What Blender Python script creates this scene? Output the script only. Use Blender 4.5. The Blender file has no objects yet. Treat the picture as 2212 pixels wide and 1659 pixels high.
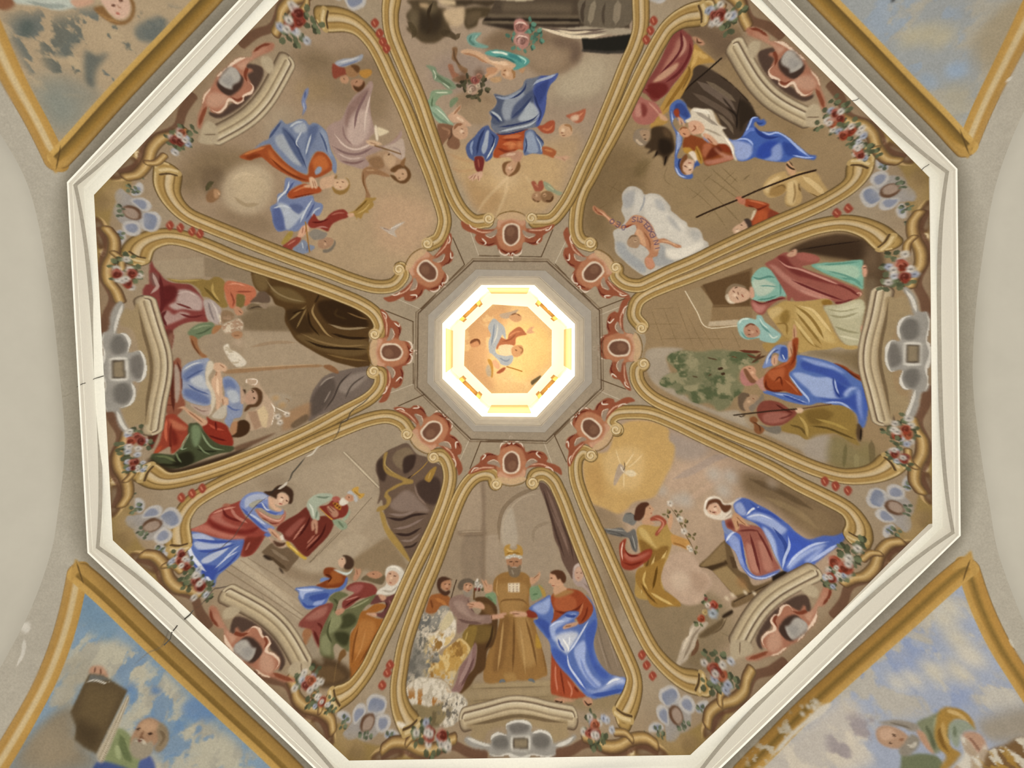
import bpy, math, random
import numpy as np
from mathutils import Matrix, Vector

# ------------------------------------------------------------------ camera, world, exposure
SC = bpy.context.scene
COL = SC.collection
FOCAL, FW, FH = 2400.0, 2212.0, 1659.0
A_, B_, C_ = -0.0618989, 0.02019315, 0.01644872
CAM = np.array([-0.25152, -0.40693, 0.0])
EYE = 1.6                                   # eye height: the building is measured from the eye upwards

def rot(a, b, c):
    ca, sa, cb, sb, cc, sc = math.cos(a), math.sin(a), math.cos(b), math.sin(b), math.cos(c), math.sin(c)
    rx = np.array([[1, 0, 0], [0, ca, -sa], [0, sa, ca]])
    ry = np.array([[cb, 0, sb], [0, 1, 0], [-sb, 0, cb]])
    rz = np.array([[cc, -sc, 0], [sc, cc, 0], [0, 0, 1]])
    return rz @ ry @ rx
RC = rot(A_, B_, C_)
cam_data = bpy.data.cameras.new('camera')
cam_data.sensor_fit = 'HORIZONTAL'; cam_data.sensor_width = 36.0
cam_data.lens = 36.0 * FOCAL / FW
cam_data.clip_start = 0.05; cam_data.clip_end = 200
cam = bpy.data.objects.new('camera', cam_data); COL.objects.link(cam)
m = Matrix.Identity(4)
for r in range(3):
    m[r][0] = RC[r, 0]; m[r][1] = -RC[r, 1]; m[r][2] = -RC[r, 2]; m[r][3] = CAM[r]
m[2][3] += EYE
cam.matrix_world = m
SC.camera = cam

world = bpy.data.worlds.new('daylight'); SC.world = world; world.use_nodes = True
bg = world.node_tree.nodes['Background']
bg.inputs[0].default_value = (1.0, 0.985, 0.94, 1); bg.inputs[1].default_value = WORLD_STRENGTH = 1.0
SC.view_settings.view_transform = 'Standard'; SC.view_settings.look = 'None'
SC.view_settings.gamma = 1.0; SC.view_settings.use_curve_mapping = False
SC.view_settings.exposure = 0.79

# ------------------------------------------------------------------ measuring helpers
def rays(p):
    p = np.atleast_2d(np.asarray(p, float))
    d = np.stack([(p[:, 0] - FW / 2) / FOCAL, (p[:, 1] - FH / 2) / FOCAL, np.ones(len(p))], 1)
    return d @ RC.T
def project(P):
    q = (P - CAM) @ RC
    return np.stack([FW / 2 + FOCAL * q[..., 0] / q[..., 2], FH / 2 + FOCAL * q[..., 1] / q[..., 2]], -1)
def at_z(p, z):
    d = rays(p); return CAM + d * ((z - CAM[2]) / d[:, 2])[:, None]

# plan of the octagon: corners LT LB BL BR RB RT TR TL (hand-built, so slightly uneven)
INN = np.array([[203, 421], [243.6, 1167], [754, 1643], [1491, 1631], [2014, 1138], [2009, 383.5], [1484, -135], [725, -129]], float)
OUT = np.array([[145.6, 394], [190, 1194], [735, 1712], [1515, 1699], [2074, 1157], [2067, 365], [1509, -198], [697, -190]], float)
LAN = np.array([[925, 681], [923, 827], [1023, 932], [1177, 934], [1279, 826], [1277, 672], [1178, 584.6], [1028.3, 582]], float)
Z0, Z1 = 10.0, 13.2
BASE = at_z(INN, Z0)[:, :2]; TOP = at_z(LAN, Z1)[:, :2]
F0, F1 = math.radians(20), math.radians(80)
def prof(t):
    f = F0 + (F1 - F0) * t
    g = (math.cos(F0) - np.cos(f)) / (math.cos(F0) - math.cos(F1))
    h = (np.sin(f) - math.sin(F0)) / (math.sin(F1) - math.sin(F0))
    return g, Z0 + (Z1 - Z0) * h
def web_point(i, s, t):
    j = (i + 1) % 8
    g, z = prof(t)
    a = BASE[i] + (TOP[i] - BASE[i]) * g[..., None]; b = BASE[j] + (TOP[j] - BASE[j]) * g[..., None]
    xy = a + (b - a) * s[..., None]
    return np.concatenate([xy, z[..., None]], -1)
_cen = project(np.array([[*TOP.mean(0), Z1]]))[0]
_cang = np.arctan2(*(project(np.column_stack([BASE, np.full(8, Z0)])) - _cen).T[::-1])
def at_dome(p):
    """survey point -> point on the dome web it lies on (Newton steps on the web's own two parameters)"""
    p = np.atleast_2d(np.asarray(p, float)); out = np.zeros((len(p), 3))
    ang = np.arctan2(p[:, 1] - _cen[1], p[:, 0] - _cen[0])
    for i in range(8):
        span = (_cang[(i + 1) % 8] - _cang[i]) % (2 * np.pi) - 2 * np.pi
        k = ((ang - _cang[i]) % (2 * np.pi) - 2 * np.pi) >= span
        if not k.any(): continue
        q0 = p[k]; n = len(q0); s = np.full(n, .5); t = np.full(n, .4)
        for _ in range(8):
            q = project(web_point(i, s, t)); e = 1e-4
            qs = (project(web_point(i, s + e, t)) - q) / e; qt = (project(web_point(i, s, t + e)) - q) / e
            r = q0 - q; det = qs[:, 0] * qt[:, 1] - qs[:, 1] * qt[:, 0]; det = np.where(np.abs(det) < 1e-6, 1e-6, det)
            s = np.clip(s + (r[:, 0] * qt[:, 1] - r[:, 1] * qt[:, 0]) / det, -2, 3)
            t = np.clip(t + (qs[:, 0] * r[:, 1] - qs[:, 1] * r[:, 0]) / det, -.3, 1.25)
        out[k] = web_point(i, s, t)
    return out
# pendentives: one swelling shell that follows the octagon above and runs down to the four arches
PR, PZ = 4.90, 6.57
_an = np.arange(8) * np.pi / 4
_nk = np.stack([np.cos(_an), np.sin(_an)], 0)
def oct_r(x, y):
    d = np.maximum(np.stack([x, y], -1) @ _nk, 0); return ((d ** 14).sum(-1)) ** (1 / 14) * .992
def pend_z(x, y): return PZ + np.sqrt(np.maximum(PR ** 2 - oct_r(x, y) ** 2, .05))
def at_pend(p):
    d = rays(p); d = d / d[:, 2:]; lo = np.full(len(d), 6.9); hi = np.full(len(d), 10.6)
    for _ in range(26):
        z = (lo + hi) / 2; P = CAM + d * z[:, None]
        over = z > pend_z(P[:, 0], P[:, 1]); hi = np.where(over, z, hi); lo = np.where(over, lo, z)
    return CAM + d * ((lo + hi) / 2)[:, None]
Z_CEIL = 16.2
def at_lant(p): return at_z(p, Z_CEIL)

# ------------------------------------------------------------------ fresco sheets: a reflected ceiling plan painted in metres
def hexcol(h): return np.array([int(h[k:k + 2], 16) for k in (0, 2, 4)], np.float32) / 255
def blur(a, r):
    if r < 1: return a
    k = int(r)
    for ax in (0, 1):
        for _ in range(2):
            pad = [(0, 0)] * a.ndim; pad[ax] = (k + 1, k)
            c = np.cumsum(np.pad(a, pad, mode='edge'), axis=ax, dtype=np.float32)
            n = a.shape[ax]
            hi = np.take(c, np.arange(2 * k + 1, 2 * k + 1 + n), axis=ax); lo = np.take(c, np.arange(0, n), axis=ax)
            a = (hi - lo) / (2 * k + 1)
    return a
def vnoise(h, w, cell, seed):
    rg = np.random.RandomState(seed)
    gh, gw = int(h / cell) + 3, int(w / cell) + 3
    g = rg.rand(gh, gw).astype(np.float32)
    y = np.arange(h) / cell; x = np.arange(w) / cell
    yi = y.astype(int); xi = x.astype(int); fy = (y - yi).astype(np.float32); fx = (x - xi).astype(np.float32)
    fy = fy * fy * (3 - 2 * fy); fx = fx * fx * (3 - 2 * fx)
    a = g[yi] * (1 - fy)[:, None] + g[yi + 1] * fy[:, None]
    return a[:, xi] * (1 - fx) + a[:, xi + 1] * fx
def fbm(h, w, cell, seed, octv=4, gain=.55):
    o = 0; amp = 1; tot = 0
    for k in range(octv):
        o = o + amp * vnoise(h, w, max(cell, 1.0), seed + k); tot += amp; amp *= gain; cell /= 2
    return o / tot
def spline(p, closed, n=6):
    p = np.asarray(p, float)
    if len(p) < 3: return p
    if closed: q = np.vstack([p[-1], p, p[0], p[1]])
    else: q = np.vstack([2 * p[0] - p[1], p, 2 * p[-1] - p[-2]])
    out = []
    for k in range(1, len(q) - 2):
        p0, p1, p2, p3 = q[k - 1:k + 3]
        t = np.linspace(0, 1, n, endpoint=False)[:, None]
        out.append(.5 * (2 * p1 + (p2 - p0) * t + (2 * p0 - 5 * p1 + 4 * p2 - p3) * t ** 2 + (3 * p1 - p0 - 3 * p2 + p3) * t ** 3))
    if not closed: out.append(p[-1:])
    return np.vstack(out)

PARTS = []          # id -> dict(name, label, owner, parent id)
def new_part(name, label, owner, parent=None):
    PARTS.append(dict(name=name, label=label, owner=owner, parent=parent)); return len(PARTS) - 1

class Sheet:
    def __init__(self, x0, y0, x1, y1, res, where, base, zref):
        self.x0, self.y0, self.res, self.where, self.zref = x0, y0, res, where, zref
        self.w = int((x1 - x0) / res); self.h = int((y1 - y0) / res)
        self.rgb = np.empty((self.h, self.w, 3), np.float32); self.rgb[:] = hexcol(base)
        self.ids = np.zeros((self.h, self.w), np.int16)
        self.id = 0
        self.k = zref / FOCAL / res             # photo pixel -> cells
    def cells(self, px):
        P = self.where(px); return (P[:, :2] - (self.x0, self.y0)) / self.res
    def box(self, c, pad):
        x0, y0 = np.floor(c.min(0) - pad).astype(int); x1, y1 = np.ceil(c.max(0) + pad).astype(int) + 1
        return max(x0, 0), max(y0, 0), min(x1, self.w), min(y1, self.h)
    def fillmask(self, c, soft):
        pad = 2 + soft * 2
        x0, y0, x1, y1 = self.box(c, pad)
        if x1 <= x0 or y1 <= y0: return None
        h, w = y1 - y0, x1 - x0
        tog = np.zeros((h, w + 1), np.int32)
        a = c - (x0, y0); b = np.roll(a, -1, 0)
        for (ax, ay), (bx, by) in zip(a, b):
            if ay == by: continue
            if ay > by: ax, ay, bx, by = bx, by, ax, ay
            r0 = max(int(math.ceil(ay)), 0); r1 = min(int(math.ceil(by)), h)
            if r1 <= r0: continue
            rows = np.arange(r0, r1); xs = ax + (rows - ay) * (bx - ax) / (by - ay)
            xi = np.clip(np.ceil(xs).astype(int), 0, w)
            np.add.at(tog, (rows, xi), 1)
        mk = (np.cumsum(tog[:, :-1], 1) % 2).astype(np.float32)
        return (x0, y0, x1, y1), blur(mk, max(soft, 1))
    def apply(self, bx, alpha, col, setid=True, clip=None):
        x0, y0, x1, y1 = bx
        if clip is not None:
            alpha = alpha * np.isin(self.ids[y0:y1, x0:x1], clip)
        sub = self.rgb[y0:y1, x0:x1]
        sub += (col - sub) * alpha[..., None]
        if setid: self.ids[y0:y1, x0:x1][alpha > .5] = self.id
    def poly(self, px, col, smooth=True, soft=1, a=1., setid=True, clip=None, feather=0):
        c = self.cells(px)
        if smooth: c = spline(c, True)
        r = self.fillmask(c, soft)
        if r: self.apply(r[0], r[1] * a, col, setid, clip)
    def dist(self, c, pad):
        bx = self.box(c, pad); x0, y0, x1, y1 = bx
        if x1 <= x0 or y1 <= y0: return None
        h, w = y1 - y0, x1 - x0
        D = np.full((h, w), 1e9, np.float32); T = np.zeros((h, w), np.float32); S = np.zeros((h, w), np.float32)
        seg = np.hypot(*(c[1:] - c[:-1]).T); cum = np.concatenate([[0], np.cumsum(seg)]); tot = max(cum[-1], 1e-6)
        for k in range(len(c) - 1):
            p, q = c[k] - (x0, y0), c[k + 1] - (x0, y0)
            ax0 = max(int(min(p[0], q[0]) - pad), 0); ax1 = min(int(max(p[0], q[0]) + pad) + 2, w)
            ay0 = max(int(min(p[1], q[1]) - pad), 0); ay1 = min(int(max(p[1], q[1]) + pad) + 2, h)
            if ax1 <= ax0 or ay1 <= ay0: continue
            X, Y = np.meshgrid(np.arange(ax0, ax1, dtype=np.float32), np.arange(ay0, ay1, dtype=np.float32))
            d = q - p; L2 = max(d @ d, 1e-9)
            t = np.clip(((X - p[0]) * d[0] + (Y - p[1]) * d[1]) / L2, 0, 1)
            ex, ey = X - p[0] - t * d[0], Y - p[1] - t * d[1]
            dd = np.hypot(ex, ey)
            sl = (slice(ay0, ay1), slice(ax0, ax1)); k2 = dd < D[sl]
            D[sl][k2] = dd[k2]; T[sl][k2] = ((cum[k] + t * seg[k]) / tot)[k2]; S[sl][k2] = np.sign(d[0] * ey - d[1] * ex)[k2]
        return bx, D, T, S
    def stroke(self, px, w, col, taper=True, soft=1, a=1., setid=True, clip=None):
        c = self.cells(px); c = spline(c, False, 5)
        hw = max(w * self.k / 2, .55)
        r = self.dist(c, hw + soft + 2)
        if r is None: return
        bx, D, T, S = r
        ww = hw * (np.clip(np.sin(np.pi * np.clip(T, .02, .98)) * 1.6, 0, 1) if taper else 1)
        al = np.clip((ww - D) / max(soft, 1) + .5, 0, 1)
        self.apply(bx, al * a, col, setid, clip)
    def blob(self, px, r, col, a=1., setid=False, clip=None):
        for c in self.cells(px):
            R = r * self.k
            x0, y0, x1, y1 = self.box(c[None], R * 1.3)
            if x1 <= x0 or y1 <= y0: continue
            X, Y = np.meshgrid(np.arange(x0, x1) - c[0], np.arange(y0, y1) - c[1])
            q = np.hypot(X, Y) / R
            al = np.clip(1.3 - q, 0, 1.3) / 1.3; al = al * al * (3 - 2 * al)
            self.apply((x0, y0, x1, y1), al.astype(np.float32) * a, col, setid, clip)
    def rail(self, px, w, ramp, setid=True, closed=False):
        c = self.cells(px); c = spline(c, closed, 8)
        if closed: c = np.vstack([c, c[:1]])
        hw = w * self.k / 2
        r = self.dist(c, hw + 2)
        if r is None: return
        bx, D, T, S = r; x0, y0, x1, y1 = bx
        u = np.clip(.5 + .5 * S * D / hw, 0, 1)
        pos = np.array([q[0] for q in ramp]); cols = np.array([q[1] for q in ramp])
        rgb = np.stack([np.interp(u, pos, cols[:, k]) for k in range(3)], -1).astype(np.float32)
        al = np.clip(hw - D + .5, 0, 1)[..., None]
        sub = self.rgb[y0:y1, x0:x1]; sub += (rgb - sub) * al
        if setid: self.ids[y0:y1, x0:x1][al[..., 0] > .5] = self.id
    def mottle(self, px, cell, c1, a, seed, lo=.45, hi=.62, clip=None, smooth=True, soft=6, setid=False):
        """cloudy patches of colour c1 inside an outline"""
        c = self.cells(px)
        if smooth: c = spline(c, True)
        r = self.fillmask(c, soft)
        if not r: return
        bx, mk = r; h, w = mk.shape
        n = fbm(h, w, cell * self.k, seed, 5)
        al = np.clip((n - lo) / (hi - lo), 0, 1); al = al * al * (3 - 2 * al)
        self.apply(bx, al * mk * a, c1, setid, clip)

def ramp(txt):
    o = []
    for q in txt.split():
        a, b = q.split(':'); o.append((float(a), hexcol(b)))
    return o
RAMPS = {}
GLYPH = {'D': '0 0 0 1 .6 .95 .95 .5 .6 .05 0 0', 'E': '1 0 0 0 0 1 1 1/0 .5 .8 .5', 'O': '.5 0 0 .3 0 .7 .5 1 1 .7 1 .3 .5 0', 'X': '0 0 1 1/0 1 1 0',
         'C': '1 .15 .5 0 0 .3 0 .7 .5 1 1 .85', 'L': '0 1 0 0 .9 0', 'S': '0 .1 .5 0 .95 .25 .5 .5 .05 .75 .5 1 1 .9', 'I': '.5 0 .5 1', 'N': '0 0 0 1 1 0 1 1'}
def ops(sheet, owner, text, xf=None):
    """one stroke per line; V sets the survey window the numbers were measured in"""
    vx = vy = 0.0; vs = 1.0; cur = sheet.id; part = cur
    for ln in text.strip().splitlines():
        ln = ln.strip()
        if not ln or ln[0] == '/': continue
        tk = ln.split(); op = tk[0]
        if op == 'V': vx, vy, vs = map(float, tk[1:4]); continue
        if op == 'W': owner = tk[1]; continue
        if op in 'Oo':
            nm, lb = (ln[2:].split('|') + [''])[:2]
            if op == 'O': part = new_part(nm.strip(), lb.strip(), owner); sheet.id = part
            else: sheet.id = new_part(nm.strip(), lb.strip(), owner, part)
            continue
        if op == 'u': sheet.id = part; continue
        setid = True; clip = None
        while op[0] in '-.':
            if op[0] == '-': setid = False
            else: clip = [k for k, q in enumerate(PARTS) if k == part or q['parent'] == part]; setid = False
            op = op[1:]
        if op[0] in 'ck' and clip is not None and PARTS[sheet.id]['name'] == 'head': setid = True; clip = None      # hair and beard may overhang the face
        a = 1.; soft = 1
        if '*' in op: op, x = op.split('*'); a = float(x)
        if '~' in op: op, x = op.split('~'); soft = max(1, int(round(float(x) / vs * sheet.k)))
        def pts(t):
            v = np.array([float(x) for x in t]).reshape(-1, 2) / vs + (vx, vy); return v if xf is None else xf(v)
        if op == 'c' or op == 'k': sheet.poly(pts(tk[2:]), hexcol(tk[1]), op == 'c', soft, a, setid, clip)
        elif op == 's' or op == 'l': sheet.stroke(pts(tk[3:]), float(tk[2]) / vs, hexcol(tk[1]), op == 's', soft, a, setid, clip)
        elif op == 'b': sheet.blob(pts(tk[3:]), float(tk[2]) / vs, hexcol(tk[1]), a, False, clip)
        elif op == 'B': sheet.blob(pts(tk[3:]), float(tk[2]) / vs, hexcol(tk[1]), a, True, clip)
        elif op == 'R': sheet.rail(pts(tk[3:]), float(tk[2]) / vs, RAMPS[tk[1]], setid)
        elif op == 'm':      # m col cell lo hi seed pts
            sheet.mottle(pts(tk[6:]), float(tk[2]) / vs, hexcol(tk[1]), a, int(tk[5]), float(tk[3]), float(tk[4]), clip, True, soft if soft > 1 else 6, setid and a == 9)
        elif op == 'rose':   # rose col r pts : small painted rose
            for q in pts(tk[3:]):
                r = float(tk[2]) / vs; cc = hexcol(tk[1]); dk = cc * .62; lt = cc + (1 - cc) * .35
                ang = np.linspace(0, 2 * np.pi, 9)[:-1]; ph = (q[0] * 7 + q[1] * 3) % 6
                sheet.poly(q + r * np.stack([np.cos(ang), np.sin(ang)], 1) * (1 + .12 * np.cos(3 * ang + ph))[:, None], cc * .9, True, 1, 1, True)
                sheet.blob([q + (-.25 * r, -.3 * r)], r * .7, lt, .55)
                for rr, th in ((.62, ph), (.38, ph + 2)):
                    an = th + np.linspace(0, 4.2, 7)
                    sheet.stroke(q + r * rr * np.stack([np.cos(an), np.sin(an)], 1), r * .2, dk, True, 1, .75, False)
                sheet.blob([q], r * .32, dk, .9)
        elif op == 'daisy':  # small pale blossoms
            for q in pts(tk[3:]):
                r = float(tk[2]) / vs; cc = hexcol(tk[1]); ph = (q[0] * 5 + q[1]) % 3
                for k in range(5):
                    an = ph + k * 1.257
                    sheet.blob([q + r * .55 * np.array([math.cos(an), math.sin(an)])], r * .55, cc * (.86 + .14 * (k % 2)), .95, True)
                sheet.blob([q], r * .3, cc * .55, .8)
        elif op == 'leaf':
            for q in pts(tk[3:]):
                r = float(tk[2]) / vs; cc = hexcol(tk[1])
                for k in range(4):
                    an = (q[0] * 1.7 + q[1] * .9 + k * 1.9) % 6.28; d = np.array([math.cos(an), math.sin(an)])
                    sheet.stroke([q + d * r * .2, q + d * r * .7 + .15 * r, q + d * r * 1.25], r * .5, cc * (.75 + .15 * k), True, 1, .9, True)
        elif op == 'T':      # lettering along a path: T col height TEXT pts
            path = spline(pts(tk[4:]), False, 8); seg = np.hypot(*(path[1:] - path[:-1]).T); cum = np.concatenate([[0], np.cumsum(seg)])
            word = tk[3]; hgt = float(tk[2]) / vs
            for n_, ch in enumerate(word):
                def on(dd): return np.array([np.interp(dd, cum, path[:, 0]), np.interp(dd, cum, path[:, 1])])
                d0 = cum[-1] * (n_ + .5) / len(word); p0 = on(d0); dr = on(d0 + 2) - on(d0 - 2); dr = dr / max(np.hypot(*dr), 1e-6)
                up = np.array([dr[1], -dr[0]])
                for st_ in GLYPH[ch].split('/'):
                    g = np.array([float(x) for x in st_.split()]).reshape(-1, 2)
                    q = p0 + (g[:, :1] - .5) * hgt * .75 * dr + (g[:, 1:] - .5) * hgt * up
                    sheet.stroke(q, hgt * .17, hexcol(tk[1]), False, 1, a, False)
        elif op == 'bunch':  # bunch r seed x y ... : a bunch of roses, pale blossoms and leaves
            rg = random.Random(int(tk[2]))
            for q in pts(tk[3:]):
                r = float(tk[1]) / vs
                def near(f): an = rg.uniform(0, 6.28); d = r * f * rg.uniform(.3, 1); return '%.1f %.1f' % (q[0] + d * math.cos(an), q[1] + d * math.sin(an))
                b = ['leaf 5a6148 %.1f ' % (r * .32) + ' '.join(near(1.15) for _ in range(7))]
                b += ['daisy %s %.1f ' % (rg.choice(('b9bcc4', 'cfc8bd', 'a2a9bd', 'c4bdb4')), r * .2) + near(1.0) for _ in range(7)]
                b += ['rose %s %.1f ' % (rg.choice(('a5482f', '96402f', 'b3603f', '8a3a2c')), r * .3) + near(.55) for _ in range(3)]
                b += ['daisy cdc6bc %.1f ' % (r * .2) + near(.6) for _ in range(2)]
                keep = sheet.id; ops(sheet, owner, '\n'.join(b)); sheet.id = keep
        elif op == 'volute': # volute ramp r dir x y : a painted curl
            q = pts(tk[4:])[0]; r = float(tk[2]) / vs; sgn = float(tk[3])
            sheet.poly(q + r * np.stack([np.cos(np.linspace(0, 6.0, 14)), np.sin(np.linspace(0, 6.0, 14))], 1), hexcol('c9ae7c'))
            an = np.linspace(0, 9.5, 40); rr = r * (1 - an / 11.5)
            sheet.stroke(q + rr[:, None] * np.stack([np.cos(an * sgn + r), np.sin(an * sgn + r)], 1), r * .16, hexcol('7b5d31'), False, 1, .9, False)
            sheet.stroke(q + (rr * .82)[:, None] * np.stack([np.cos(an * sgn + r), np.sin(an * sgn + r)], 1), r * .26, hexcol('e2d0aa'), True, 1, .8, False)
        else: raise ValueError('op ' + ln[:60])
    return sheet
GAIN, GAIN_P, GAIN_L = 0.96, .70, .62
DOME = Sheet(-4.05, -4.05, 4.05, 4.05, .004, at_dome, 'a3937b', 11.0)
PEND = Sheet(-5.5, -4.3, 5.5, 4.4, .0045, at_pend, 'b1a896', 9.3)
LANT = Sheet(-1.2, -1.2, 1.2, 1.2, .004, at_lant, 'e8c590', 16.2)
OWNERS = {
 'w0': ('fresco', 'left dome fresco of women bathing a newborn beside a draped bed', 'fresco', None),
 'w1': ('fresco', 'lower left dome fresco of a young girl presented to a priest on steps', 'fresco', None),
 'w2': ('fresco', 'bottom dome fresco of a wedding before a bearded priest', 'fresco', None),
 'w3': ('fresco', 'lower right dome fresco of an angel with lilies greeting a kneeling woman in blue', 'fresco', None),
 'w4': ('fresco', 'right dome fresco of two women meeting outside a stone house', 'fresco', None),
 'w5': ('fresco', 'upper right dome fresco of a mother in blue holding a swaddled child', 'fresco', None),
 'w6': ('fresco', 'top dome fresco of a woman in blue rising on clouds among cherubs', 'fresco', None),
 'w7': ('fresco', 'upper left dome fresco of a woman in blue being crowned among clouds', 'fresco', None),
 'p0': ('corner_fresco', 'upper left corner fresco with a fair-haired angel above mottled clouds', 'fresco', None),
 'p1': ('corner_fresco', 'lower left corner fresco of a bearded man holding a large brown book', 'fresco', None),
 'p2': ('corner_fresco', 'lower right corner fresco of a bald bearded man in ochre cloak, flaking', 'fresco', None),
 'p3': ('corner_fresco', 'upper right corner fresco of pale cloudy sky without figures in view', 'fresco', None),
 'l0': ('lantern_fresco', 'small octagonal fresco of an old bearded man in golden clouds', 'fresco', None),
}
# plain plaster grounds
new_part('ceiling_dome', 'beige plaster ground of the painted octagonal dome', None)
PEND_BASE = [new_part('wall_left', 'grey plaster above the left crossing arch', None), new_part('wall_right', 'grey plaster above the right crossing arch', None)]
new_part('painted_sky', 'golden clouds', 'l0'); LANT.ids[:] = 3
PEND.ids[:] = PEND_BASE[0]
ARCH_L = [(-60, 205), (-25, 250), (60, 400), (104, 600), (128, 800), (140, 960), (126, 1100), (108, 1200), (60, 1330), (-20, 1480)]
ARCH_R = [(2250, 190), (2212, 240), (2151, 400), (2116, 600), (2103, 740), (2103, 850), (2122, 1000), (2139, 1100), (2158, 1200), (2212, 1345), (2250, 1420)]
RAMPS['frame'] = ramp('0:54432c .05:80683e .12:a58750 .23:b09258 .28:7c6238 .33:bb9d66 .44:c8b188 .55:c2af8c .61:86693a .67:b09056 .8:a3844c .88:c0a46e .93:d2bc8c .96:846a3c 1:54432c')
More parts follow.
